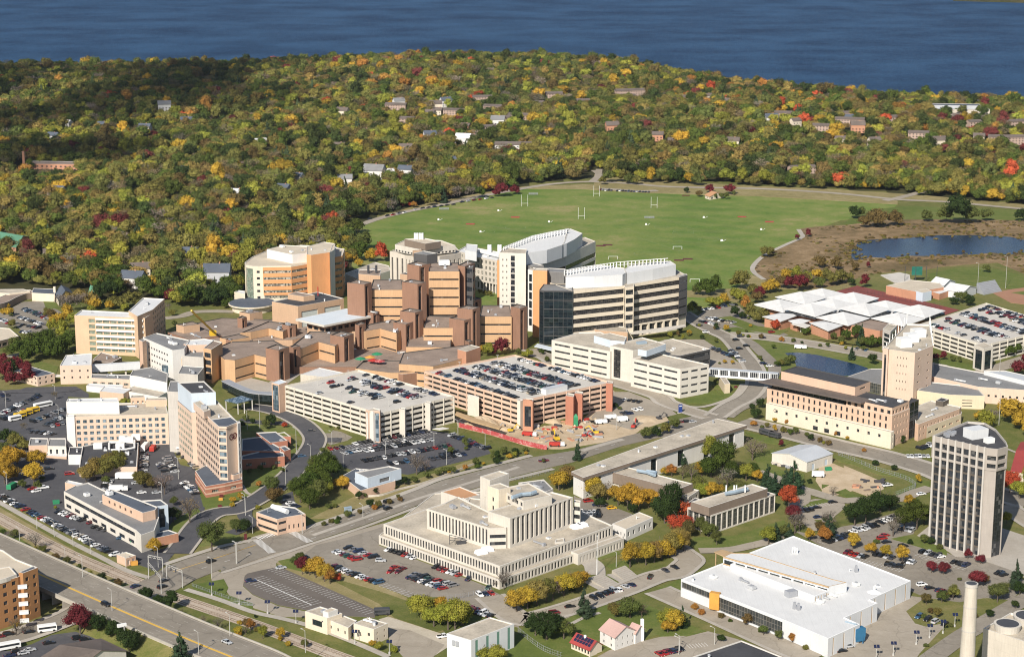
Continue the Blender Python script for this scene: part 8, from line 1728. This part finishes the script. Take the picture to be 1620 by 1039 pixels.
# construction site
def digger(s, mat, rot, label, k=1.0):
    k *= .75
    X_, Y_ = PW(s, .1)[0]; e = empty('excavator', X_, Y_, .1); tag(e, label, 'excavator', 'excavators on the building site'); c, q_ = math.cos(rot), math.sin(rot)
    for sy in (-1, 1): mb = MB(); mb.box(X_-q_*sy*1.3*k, Y_+c*sy*1.3*k, .1, 1.0*k, 4.2*k, .7*k, rot); mb.build('track', 'metal_dark', e)
    mb = MB(); mb.box(X_-c*.6, Y_-q_*.6, 1.0*k, 2.3*k, 3.6*k, 2.6*k, rot); mb.build('body', mat, e); mb = MB(); mb.box(X_+c*.7*k, Y_+q_*.7*k, 2.3*k, 3.4*k, 1.5*k, 1.2*k, rot, top=.85); mb.build('cab', 'glass_dark', e)
    mb = MB(); p0 = (X_+c*1.4*k, Y_+q_*1.4*k, 1.8*k); p1_ = (X_+c*4.2*k, Y_+q_*4.2*k, 5.6*k); p2_ = (X_+c*6.8*k, Y_+q_*6.8*k, 3.6*k); mb.bar(p0, p1_, .35*k); mb.bar(p1_, p2_, .28*k); mb.build('boom', mat, e)
    mb = MB(); mb.box(p2_[0], p2_[1], p2_[2]-1.8*k, p2_[2], 1.1*k, 1.1*k, rot, top=1.3); mb.build('bucket', 'metal_dark', e)
digger('G 720,545', 'yellow_paint', 1.9, 'yellow excavator with raised dark boom, nearest the road', 1.3); digger('G 965,505', 'yellow_paint', 2.9, 'yellow excavator bent over beside red machines', 1.1); digger('G 435,490', 'yellow_paint', .3, 'yellow loader digger on the sand, leftmost machine', 1.0)
digger('G 1210,465', 'red_paint', 1.2, 'red digger at the right side of the site', 1.1); digger('G 900,520', 'red_paint', .2, 'small red digger behind the yellow ones', .8); digger('G 350,470', 'metal_grey', .2, 'small grey digger on the sand heap', .8); digger('G 1370,410', 'metal_dark', .4, 'dark digger at the far right of the site', .9)
rb = random.Random(4)
for i in range(98):
    x, y = rb.uniform(580, 1000), rb.uniform(415, 560)
    if y < 400+(900-x)*.12+20 or y > 590-(x-580)*.12: continue
    X_, Y_ = PW('G %f,%f' % (x, y))[0]; kd = rb.random(); mb = MB(); r_ = rb.uniform(0, 3)
    if kd < .5: mb.box(X_, Y_, .08, rb.uniform(.4,1.4), rb.uniform(2,6), rb.uniform(.6,1.8), r_); nm, mt = 'material_stack', rb.choice(['wood','metal_grey','red_paint','rust_brick','metal_dark','concrete_wall'])
    elif kd < .8:
        for q in range(4): mb.bar((X_, Y_+q*.35, .3), (X_+5*math.cos(r_), Y_+5*math.sin(r_)+q*.35, .3), .15)
        nm, mt = 'pipe_bundle', rb.choice(['metal_grey','metal_dark','rust_brick'])
    else: mb.cyl(X_, Y_, .07, rb.uniform(.6,1.4), rb.uniform(.7,1.8), rb.uniform(.05,.4), 8); nm, mt = 'sand_heap', 'dirt'
    o = mb.build(nm, mt); tag(o, '%s lying on the churned building site, %s of the loose items' % ({'material_stack':'stack of building material','pipe_bundle':'bundle of pipes','sand_heap':'small sand heap'}[nm], ordw(i)), 'building material', 'loose building material on the site')
for x, y, r, h_ in ((240,440,9,4.5),(300,455,7,3),(190,455,6,3),(400,480,4,1.6),(1290,410,8,1.2),(860,440,5,1.5),(700,430,5,2)):
    X_, Y_ = PW('G %d,%d' % (x, y))[0]; mb = MB(); n_ = 14; rr_ = random.Random(x); ring = [(X_+r*rr_.uniform(.8,1.2)*math.cos(i*6.283/n_), Y_+r*rr_.uniform(.8,1.2)*math.sin(i*6.283/n_), .05) for i in range(n_)]; mid_ = [(X_+(p_[0]-X_)*.45, Y_+(p_[1]-Y_)*.45, h_*rr_.uniform(.6,.85)) for p_ in ring]
    for i in range(n_): mb.face([ring[i], ring[(i+1) % n_], mid_[(i+1) % n_], mid_[i]]); mb.face([mid_[i], mid_[(i+1) % n_], (X_, Y_, h_)])
    tag(mb.build('earth_heap', 'dirt'), 'heap of pale earth, %s of those on the building site from left' % ORD[sorted((190,240,300,400,700,860,1290)).index(x)], 'earth heap')
mb = MB(); q = PW('G 105,462 300,510 480,565 620,600 660,605'); 
for a, c in zip(q, q[1:]): mb.prism([a, c, (c[0]+.05, c[1]+.25), (a[0]+.05, a[1]+.25)], .1, 2.6)
tag(mb.build('site_fence', 'red_mat'), 'red screen fence with pale blotches along the building site', 'fence')
for i in range(9):
    t_ = (i+.5)/9; j = min(3, int(t_*4)); a, c = q[j], q[j+1]; u_ = t_*4-j; 
mb = MB(); mb.prism(rp('G 80,378 180,420 360,470 375,455 200,400 90,362', 6), 5.2, 6); tag(mb.build('site_gangway', 'wood'), 'orange timber gangway roof along the pink garage foot', 'gangway')
mb = MB(); mb.prism(PW('G 85,400 180,440 165,455 85,430'), .1, .3); tag(mb.build('pit_cover', 'metal_dark'), 'dark boarded trench below the orange gangway', 'trench')
X_, Y_ = PW('G 842,455')[0]; mb = MB(); mb.box(X_, Y_, .1, 5.5, 2.4, 2.4); mb.box(X_, Y_, 5.5, 7, 2.4, 2.4, top=.3); tag(mb.build('silo', 'green_paint'), 'green and white silo standing on the building site', 'silo')
# crane arm on the hospital left
X_, Y_ = P(*Zp('A', (1345, 735)), 14); mb = MB(); e = empty('crane', X_, Y_, 12); tag(e, 'yellow telescopic crane boom rising behind the brown hospital roofs', 'crane'); a, c = P(*Zp('A', (1345, 735)), 14), P(*Zp('A', (1210, 605)), 38); mb.bar((*a, 14), (*c, 38), .7, n=4); mb.build('boom', 'yellow_paint', e); mb = MB(); mb.box(*a, 11, 14.4, 4, 3, .4); mb.build('cab', 'yellow_paint', e)
# rail crossing signal gantry
e = empty('signal_gantry', *PW('J 945,500')[0], 0); tag(e, 'grey lattice signal gantries spanning the road at the rail crossing', 'signal gantry')
for s0, s1 in (('J 945,500', 'J 1035,520'), ('J 945,545', 'J 1025,640'), ('J 1060,560', 'J 1160,600')):
    a, c = PW(s0)[0], PW(s1)[0]
    for x, y in (a, c): mb = MB(); mb.cyl(x, y, 0, 7.6, .2, n=6); mb.build('mast', 'pole_grey', e)
    mb = MB(); nn = 8
    for z_ in (7, 8): mb.bar((*a, z_), (*c, z_), .12, n=4)
    for i in range(nn):
        t0, t1 = i/nn, (i+1)/nn; mb.bar((a[0]+(c[0]-a[0])*t0, a[1]+(c[1]-a[1])*t0, 7), (a[0]+(c[0]-a[0])*t1, a[1]+(c[1]-a[1])*t1, 8), .08, n=4)
    mb.build('truss', 'pole_grey', e)
    for t_ in (.3, .6): mb = MB(); mb.box(a[0]+(c[0]-a[0])*t_, a[1]+(c[1]-a[1])*t_-.3, 6, 7.3, .5, .4); mb.build('signal_head', 'metal_dark', e)
# rugby posts, soccer goals
for i, (x, y) in enumerate(((100,337),(222,157),(682,250))):
    X_, Y_ = PW('R %d,%d' % (x, y))[0]; e = empty('rugby_posts', X_, Y_); tag(e, 'white H-shaped rugby posts on the field, %s' % ('left of three nearest the white tower', 'at the far edge by the field lot', 'in mid-field below the pavilion')[i], 'goal posts', 'rugby posts')
    for sx in (-1, 1): mb = MB(); mb.cyl(X_+sx*2.8, Y_, 0, 10.5, .13, n=6); mb.build('upright', 'metal_white', e)
    mb = MB(); mb.bar((X_-2.8, Y_, 3), (X_+2.8, Y_, 3), .11, n=4); mb.build('crossbar', 'metal_white', e)
X_, Y_ = PW('Q 1265,135')[0]; e = empty('rugby_posts', X_, Y_); tag(e, 'white H-shaped rugby posts near the left field edge road', 'goal posts', 'rugby posts')
for sx in (-1, 1): mb = MB(); mb.cyl(X_+sx*3, Y_, 0, 11, .13, n=6); mb.build('upright', 'metal_white', e)
mb = MB(); mb.bar((X_-3, Y_, 3), (X_+3, Y_, 3), .11, n=4); mb.build('crossbar', 'metal_white', e)
for k, x, y, d in (('R',870,580,'mid-field'),('R',355,660,'behind the research building'),('D',140,303,'at the near right corner of the field')):
    X_, Y_ = P(*Zp(k, (x, y))); e = empty('soccer_goal', X_, Y_); tag(e, 'white soccer goal '+d, 'soccer goal', 'soccer goals')
    for sx in (-1, 1): mb = MB(); mb.cyl(X_+sx*3.6, Y_, 0, 2.5, .16, n=6); mb.bar((X_+sx*3.6, Y_, 2.5), (X_+sx*3.6, Y_+2, 0), .1, n=4); mb.build('goal_post', 'metal_white', e)
    mb = MB(); mb.bar((X_-3.6, Y_, 2.5), (X_+3.6, Y_, 2.5), .16, n=4); mb.build('crossbar', 'metal_white', e)
for k, x, y, d in (('Q',575,245,'far left'),('Q',1055,172,'left middle'),('Q',1460,262,'near the white roof'),('Q',912,342,'nearest the clinic block'),('R',618,385,'centre'),('R',1222,515,'right of centre'),('R',1080,328,'towards the pavilion'),('R',1540,425,'right side'),('D',262,118,'far right corner')):
    X_, Y_ = P(*Zp(k, (x, y))); mb = MB(); mb.box(X_, Y_, .05, 1.5, 1.7, 1.2, .3, top=.7); mb.bar((X_+1.5, Y_, .1), (X_+3.5, Y_+.6, 1.3), .12, n=4); tag(mb.build('field_cart', 'metal_white'), 'small white cart left on the playing field, '+d, 'cart', 'white carts on the field')
for i, (k, x, y) in enumerate((('Q',620,162),('Q',1335,42),('R',645,332))):
    X_, Y_ = P(*Zp(k, (x, y))); mb = MB(); 
    for r_ in range(4): mb.box(X_, Y_+r_*.7, .3+r_*.4, .45+r_*.4, 9, .5)
    for sx in (-4, 0, 4): mb.bar((X_+sx, Y_, .1), (X_+sx, Y_+2.2, 1.6), .1, n=4)
    tag(mb.build('bleacher', 'metal_grey'), 'short grey bleacher on the field, '+('left edge', 'top edge', 'centre')[i], 'bleachers', 'short bleachers')
for i, (k, x, y) in enumerate((('Q',830,277),('Q',1190,222),('R',1385,320),('R',1605,360),('R',255,552),('R',310,545),('R',880,668),('R',950,658),('R',935,150))):
    X_, Y_ = P(*Zp(k, (x, y))); mb = MB(); mb.prism([(X_-4, Y_-2), (X_+3.6, Y_-2.6), (X_+4.2, Y_+1.8), (X_-3.4, Y_+2.4)], .08, .35); tag(mb.build('ground_cover_mat', 'sign_dark' if i > 3 else 'red_paint'), 'flat dark red tarpaulin on the grass, %s from left' % ORD[i], 'tarpaulin', 'tarpaulins on the field')
# field markings
mb = MB()
for k, x, y, r in (('Q',1192,305,9.1),('Q',980,340,5),('Q',1400,268,7),('R',915,452,9.1),('R',740,400,6),('R',610,616,9.1),('R',1120,500,9.1),('D',90,75,9),('D',205,112,8)):
    c = P(*Zp(k, (x, y))); strip(mb, [(c[0]+r*math.cos(i*.3142), c[1]+r*math.sin(i*.3142)) for i in range(21)], .28, .22, smooth=False)
for s in ('Q 100,330 500,250', 'Q 960,290 1300,345', 'R 400,400 900,560', 'R 0,430 520,330', 'R 500,240 1000,420', 'R 1000,470 1500,390', 'R 250,520 900,480', 'R 760,500 1300,560', 'R 540,480 900,600', 'Q 600,210 1200,330', 'R 1040,560 1500,640'): strip(mb, PW(s), .22, .21, smooth=False)
struct('field_marking', mb, 'line_paint')
# parking stalls
mb = MB()
def stalls(s, depth, n, z=.3):
    a, c = [Vector(q) for q in PW(s)]; d = (c-a).normalized(); kx = Vector((-d.y, d.x))
    for i in range(n+1):
        q = a+(c-a)*i/n; strip(mb, [tuple(q), tuple(q+kx*depth)], .16, z, smooth=False)
stalls('K 360,475 975,752', -5.2, 32); stalls('K 210,545 575,712', 5.2, 18); stalls('K 210,545 575,712', -5.2, 18); strip(mb, PW('K 210,545 575,712'), .4, .3, smooth=False); stalls('K 1000,595 1210,670', 5.2, 9); stalls('I 20,905 150,865', 5, 8); stalls('I 130,960 450,1040', -5, 16); stalls('I 540,955 800,1030', -5, 12)
stalls('L 700,745 880,775', 5, 6) if 0 else None; stalls('L 1250,560 1510,475', -5, 9); stalls('H 870,960 1060,935', -5, 9); stalls('M 120,700 200,690', 4, 6); stalls('F 680,600 1300,500', -5, 30); stalls('E 1000,690 1060,760', 5, 6)
struct('stall_marking', mb, 'paint_white')
# fences
def fence(s, label, h=1.8, mat='metal_grey', gap=3.0, posts=True):
    q = PW(s); q = smooth_line(q, 3) if len(q) > 2 else q; e = empty('fence', *q[0]); tag(e, label, 'fence'); mb = MB(); pm = MB(); 
    for a, c in zip(q, q[1:]):
        L = math.dist(a, c); n_ = max(1, int(L/gap))
        for z_ in (.3, h*.5, h): mb.bar((*a, z_), (*c, z_), .045, n=3)
        for i in range(n_*3): t_ = i/(n_*3); x, y = a[0]+(c[0]-a[0])*t_, a[1]+(c[1]-a[1])*t_; mb.bar((x, y, .1), (x, y, h), .03, n=3)
        for i in range(n_): t_ = i/n_; pm.cyl(a[0]+(c[0]-a[0])*t_, a[1]+(c[1]-a[1])*t_, 0, h+.15, .07, n=4)
    mb.build('wire_mesh', mat, e); o = pm.build('posts', mat, e); o['kind'] = 'stuff'; o['label'] = 'thin fence posts'
fence('L 480,880 540,930 640,1000 760,1045', 'wire fence curving across the lawn beside the green-striped warehouse', 2.2); fence('I 90,415 180,450 300,500 400,530 480,560 515,590 480,610 400,640', 'looping wire fence around the dirt yard lawn', 2.2)
fence('L 0,680 130,665 230,640 L 330,620', 'wire fence between the two lots below the laboratory', 2); fence('J 1220,590 1330,630 1450,670 1605,715 K 60,700', 'green wire fence along the cycle path', 1.4); fence('G 430,800 560,780 680,745', 'wire fence behind the laboratory', 2)
fence('D 805,335 900,350 1000,372 1130,400 1250,420', 'dark windscreen fence around the red tennis courts', 3, 'metal_dark')
# retaining wall and steps
mb = MB(); q = smooth_line(PW('F 850,905 1000,900 1130,860 1300,815 1600,700'))
for a, c in zip(q, q[1:]): mb.prism([a, c, (c[0], c[1]+.5), (a[0], a[1]+.5)], 0, 1.1)
tag(mb.build('retaining_wall', 'concrete_wall'), 'long low retaining wall on the bank above the main road', 'wall')
mb = MB(); q = smooth_line(PW('J 340,650 380,660 440,690 500,715'))
for a, c in zip(q, q[1:]): mb.prism([a, c, (c[0], c[1]+.6), (a[0], a[1]+.6)], 0, 2.6)
tag(mb.build('underpass_wall', 'coping'), 'pale wing wall where the street passes under the raised road', 'wall')
# steps before the laboratory
for s0, s1 in (('L 925,560','L 1040,610'),('L 1075,510','L 1160,560')):
    a, c = Vector(PW(s0)[0]), Vector(PW(s1)[0]); mb = MB()
    for i in range(8): p_ = a.lerp(c, i/8); q_ = a.lerp(c, (i+1)/8); mb.prism([tuple(p_), tuple(q_), (q_.x+6, q_.y+6), (p_.x+6, p_.y+6)], .1, .2+.18*(8-i))
    tag(mb.build('garden_steps', 'concrete'), 'pale garden steps %s of the small lawn below the laboratory' % ('left' if '925' in s0 else 'right'), 'steps')
# signs
X_, Y_ = PW('H 105,372')[0]; e = empty('hospital_sign', X_, Y_); tag(e, 'tall blue pylon sign with white band at the road corner', 'sign'); mb = MB(); mb.box(X_, Y_, .5, 5, 2.2, .7, .5); mb.build('sign_panel', 'blue_sign', e); mb = MB(); mb.box(X_, Y_, 0, .5, 3.4, 1.2, .5); mb.build('sign_base', 'concrete_wall', e)
mb = MB(); mb.box(X_-.1, Y_-.1, 3.9, 4.4, 1.7, .65, .5); mb.build('sign_band', 'metal_white', e)
X_, Y_ = PW('K 155,295')[0]; mb = MB(); mb.box(X_, Y_, 0, 2.8, 1.3, .5, .3); tag(mb.build('entrance_sign', 'sign_dark'), 'small maroon pylon sign at the drive entrance corner', 'sign')
X_, Y_ = PW('K 805,120')[0]; mb = MB(); mb.box(X_, Y_, 0, 2.4, 3.4, 1.4, .5); mb.box(X_, Y_, 2.4, 2.6, 3.8, 1.8, .5); tag(mb.build('bus_shelter', 'metal_blue'), 'glass bus shelter on the verge of the main road', 'bus shelter')
for i, (k, x, y) in enumerate((('E',1400,905),('E',1395,925),('E',1390,970),('H',455,215))): X_, Y_ = P(*Zp(k, (x, y))); mb = MB(); mb.box(X_, Y_, .1, 1.3, 2, .7, .2); mb.box(X_, Y_, 1.3, 1.5, 1.2, .3, .2); tag(mb.build('garden_bench', 'sign_dark' if i != 1 else 'orange_paint'), '%s bench on the lawn, %s of the small seats' % ('orange' if i == 1 else 'dark red', ORD[i]), 'bench')
# white tent by the slab
X_, Y_ = PW('E 1150,610')[0]; mb = MB(); mb.box(X_, Y_, 2.4, 2.5, 8, 5, .6); mb.box(X_, Y_, 2.5, 4.5, 8, 5, .6, top=.08)
for sx in (-1, 1):
    for sy in (-1, 1): mb.cyl(X_+sx*3.2-sy*1.4, Y_+sx*2+sy*2, 0, 2.4, .1, n=5)
tag(mb.build('tent', 'white_paint'), 'small white pointed tent at the foot of the pink slab', 'tent')
# batting nets
X_, Y_ = PW('D 1155,300')[0]; e = empty('batting_cage', X_, Y_); tag(e, 'tall green net on posts behind the clubhouse', 'net')
for sx in (-12, -4, 4, 12): mb = MB(); mb.cyl(X_+sx, Y_, 0, 12, .2, n=6); mb.build('post', 'metal_dark', e)
mb = MB(); mb.box(X_-3, Y_+.3, 5, 11.5, 8, .08); mb.build('net', 'net_green', e)
# green dumpsters, scrap heap
for k, x, y, mt, d in (('J',850,320,'green_paint','by the ribbon-window office'),('J',852,455,'orange_paint','beside the pump house'),('F',480,860,'metal_white','near the yellow tree') ,('H',1040,735,'green_paint','on the dirt yard'),('E',355,945,'green_paint','on the island by the lot')): X_, Y_ = P(*Zp(k, (x, y))); mb = MB(); mb.box(X_, Y_, .1, 1.6, 3, 1.8, .3, top=1.08); mb.box(X_, Y_, 1.6, 1.75, 3.2, 1.9, .3); tag(mb.build('skip', mt), '%s skip %s' % ({'green_paint':'green','orange_paint':'orange','metal_white':'white'}[mt], d), 'skip')
for i in range(14):
    x, y = rb.uniform(150, 350), rb.uniform(550, 620); X_, Y_ = PW('I %f,%f' % (x, y))[0]; mb = MB(); mb.box(X_, Y_, .1, rb.uniform(.5,1.2), rb.uniform(1.5,5), rb.uniform(1,2), rb.uniform(0,3)); tag(mb.build('scrap_pile', rb.choice(['metal_dark','rust_brick','brown_wall'])), 'dark scrap stacked in the dirt yard, %s of the pieces' % ORD[i], 'scrap pile', 'scrap in the dirt yard')
for i in range(10):
    x = 690+i*18; X_, Y_ = PW('H %f,%f' % (x, 695+i*4))[0]; mb = MB(); mb.box(X_, Y_, .1, rb.uniform(.5,1.3), rb.uniform(2,4), 1.5, rb.uniform(0,3)); tag(mb.build('scrap_pile', rb.choice(['metal_dark','metal_grey','concrete_wall'])), 'scrap lying along the metal shed wall, %s from left' % ORD[i], 'scrap pile', 'scrap by the metal shed')
R_ = random.Random(12)
for s, n in (('K 620,225 1180,30', 14), ('G 20,775 540,640', 10), ('H 560,452 1100,590', 12), ('J 20,255 500,505', 8), ('J 700,600 760,620', 3), ('K 60,830 500,1000', 9), ('M 130,520 660,715', 10), ('D 330,545 900,620', 10), ('D 150,500 420,560', 6), ('A -40,600 90,650', 6), ('A 330,700 470,650', 5), ('A -50,560 60,600', 5)):
    a, b_ = [Vector(q) for q in PW(s)]
    for i in range(n):
        q = a.lerp(b_, (i+R_.uniform(.1,.9))/n); TREES.append((q.x+R_.uniform(-2,2), q.y+R_.uniform(-2,4), R_.uniform(2.0,4.6), R_.choice('hhgwylnod'), 1.0))
# ------------------------------------------------------------------ forest
def vnoise(x, y, s, seed=0):
    x = x/s; y = y/s; xi = np.floor(x).astype(int); yi = np.floor(y).astype(int); fx = x-xi; fy = y-yi
    fx = fx*fx*(3-2*fx); fy = fy*fy*(3-2*fy)
    def h(a, b):
        v = np.sin(a*127.1+b*311.7+seed*74.7)*43758.5453; return v-np.floor(v)
    return (h(xi,yi)*(1-fx)+h(xi+1,yi)*fx)*(1-fy)+(h(xi,yi+1)*(1-fx)+h(xi+1,yi+1)*fx)*fy
def forest():
    fp = [P(*p) for p in FOREST]; xs = [p[0] for p in fp]; pts = []
    ymin, ymax = min(p[1] for p in fp), max(p[1] for p in fp)
    st = 11.4
    gx, gy = np.meshgrid(np.arange(-1150, 1250, st), np.arange(ymin, ymax, st*.92)); 
    gx = gx+rng.uniform(-.46,.46,gx.shape)*st; gy = gy+rng.uniform(-.46,.46,gy.shape)*st
    X, Y = gx.ravel(), gy.ravel(); k = (np.abs(X) < .285*Y+40); X, Y = X[k], Y[k]
    k = inside_np(fp, X, Y); X, Y = X[k], Y[k]
    for poly, pr in EXCL:
        q = inside_np(poly, X, Y) & (rng.uniform(0, 1, len(X)) < pr); X, Y = X[~q], Y[~q]
    Zt = hgt(X, Y); n = len(X); print('forest trees', n)
    a = vnoise(X, Y, 130, 1)*.55+vnoise(X, Y, 42, 2)*.45; r = rng.uniform(0, 1, n); r2 = rng.uniform(0, 1, n)
    scr = 810+FPX*X/(Y*CT+HC*ST)                 # design only: where along the photo's width
    red = np.clip((X-100)/500, 0, 1)*np.clip((Y-2000)/500, 0, 1)
    conif = vnoise(X, Y, 120, 5); v2 = vnoise(X, Y, 60, 8)
    rows_ = []
    order = ['d','g','h','w','l','y','o','r','m','b','n','k','c','x']
    for i in range(n):
        v = a[i]
        wts = {'d': 40 if v < .40 else 9, 'g': 18, 'h': 14, 'w': 26, 'l': 8+20*max(0, v-.42)*2, 'y': 2+12*max(0, v-.5)*2, 'k': 6, 'o': .8+red[i]*(1.5+22*max(0, v2[i]-.5)), 'r': .3+red[i]*(1+18*max(0, v2[i]-.52)), 'm': 1.2+2*red[i], 'b': 9, 'n': 12, 'c': 6 if conif[i] > .75 else .5, 'x': 3}
        tot = sum(wts.values()); u = r[i]*tot; acc = 0; c = 'g'
        for kk in order:
            acc += wts[kk]
            if u <= acc: c = kk; break
        kind = {'c': (11,13), 'b': (9,11), 'x': (9,11)}.get(c, (0,9)); pick = rng.integers(*kind)
        w = 11+10.5*r2[i]**1.5; h = w*(.8+.3*rng.uniform()) 
        if c == 'c': w *= .7; h = w*1.05
        w *= 1.0; tc = [.88*q*1.36+.14*s_ for q, s_ in zip(TINT[c], (.135,.125,.045))]; f = rng.uniform(.62,1.3); o = rng.uniform(.92,1.1)
        rows_.append((X[i], Y[i], Zt[i]-.5, w, h, tc[0]*f*o, tc[1]*f, tc[2]*f, pick))
    scatter('forest', rows_, 'autumn woods covering the hills between the campus and the lake')
m = MATS['cloud_vapour']; t = m.node_tree; tp = t.nodes.new('ShaderNodeBsdfTransparent'); mx = t.nodes.new('ShaderNodeMixShader'); mx.inputs[0].default_value = .32
t.links.new(tp.outputs[0], mx.inputs[1]); t.links.new(t.nodes['Principled BSDF'].outputs[0], mx.inputs[2]); t.links.new(mx.outputs[0], t.nodes['Material Output'].inputs['Surface'])
def marsh_tufts():
    mp = [P(*p) for p in ZZ('D 395,250 440,190 560,130 622,100 640,62 830,48 1000,26 1300,22 1620,27 1620,262 1500,213 1350,223 1240,233 1040,253 870,283 700,325 560,328 480,308')]
    pd = [P(*p) for p in ZZ('D 838,203 840,155 866,128 920,109 1100,100 1230,88 1480,90 1720,112 1720,176 1480,180 1300,186 1000,200')]
    xs, ys = [p[0] for p in mp], [p[1] for p in mp]; out = []
    n = 2600; X = rng.uniform(min(xs), max(xs), n); Y = rng.uniform(min(ys), max(ys), n); v = vnoise(X, Y, 26, 9); k = inside_np(mp, X, Y) & ~inside_np(pd, X, Y) & (v > .42)
    for x, y in zip(X[k], Y[k]):
        w = rng.uniform(1.4, 4.2); c = TINT[rng.choice(list('nbkwnbhk'))]; f = rng.uniform(.8, 1.3); out.append((x, y, -.2*w, w, w*.55, c[0]*f, c[1]*f, c[2]*f, rng.integers(0, 9)))
    for a, b in zip(pd, pd[1:]+pd[:1]):
        for _ in range(int(math.dist(a, b)/1.6)):
            t_ = rng.uniform(); x, y = a[0]+(b[0]-a[0])*t_+rng.normal()*4, a[1]+(b[1]-a[1])*t_+rng.normal()*7; w = rng.uniform(2, 5); c = TINT[rng.choice(list('nbkw'))]; out.append((x, y, -.2*w, w, w*.6, c[0]*1.1, c[1]*1.1, c[2]*1.1, rng.integers(0, 9)))
    scatter('marsh_shrubs', out, 'low brown shrubs and reeds in clumps around the marsh pond')
if 1: marsh_tufts()
# clouds high above, out of the picture; they shade the far left woods and parts of the lake
def cloud(tx, ty, rx, ry, seed, z=1100):
    k = z/(-sdir.z); cx, cy = tx-sdir.x*k, ty-sdir.y*k; R = np.random.default_rng(seed); mb = MB()
    for i in range(16):
        a = R.uniform(0, 6.28); q = math.sqrt(R.uniform()); x, y = cx+q*rx*.8*math.cos(a), cy+q*ry*.8*math.sin(a); r = R.uniform(.22, .42)*(1-.4*q); n = 10
        rings = [[(x+rx*r*math.cos(2*math.pi*j/n+e)*math.cos(e)*R.uniform(.85,1.15), y+ry*r*math.sin(2*math.pi*j/n+e)*math.cos(e)*R.uniform(.85,1.15), z+40+60*math.sin(e)) for j in range(n)] for e in (-.6, 0, .7)]
        for u in range(2):
            for j in range(n): mb.face([rings[u][j], rings[u][(j+1) % n], rings[u+1][(j+1) % n], rings[u+1][j]])
        mb.face(rings[2]); mb.face(rings[0][::-1])
    tag(mb.build('cloud', 'cloud_vapour'), kind='structure')
for px, py, rx, ry, sd in ((150,170,330,420,1),(-40,140,300,420,2),(330,135,150,260,6),(60,260,120,90,4)):
    cloud(*P(px, py), rx, ry, sd)
left = build_trees()
if left:
    rows_ = [(X, Y, hgt(X, Y), w*1.1, w*hf*1.15, *TINT[c], 11 if c == 'c' else (9 if c in 'bx' else i % 9)) for i, (X, Y, w, c, hf) in enumerate(left)]
    scatter('far_trees', rows_, 'smaller trees and bushes dotted farther away between buildings and paths')
forest()
build_cars()

hz = MB(); hz.box(0, 1900, -12, 330, 5200, 4400); ho = hz.build('haze', 'haze'); tag(ho, 'thin pale autumn haze lying over the whole scene', 'haze', kind='stuff')
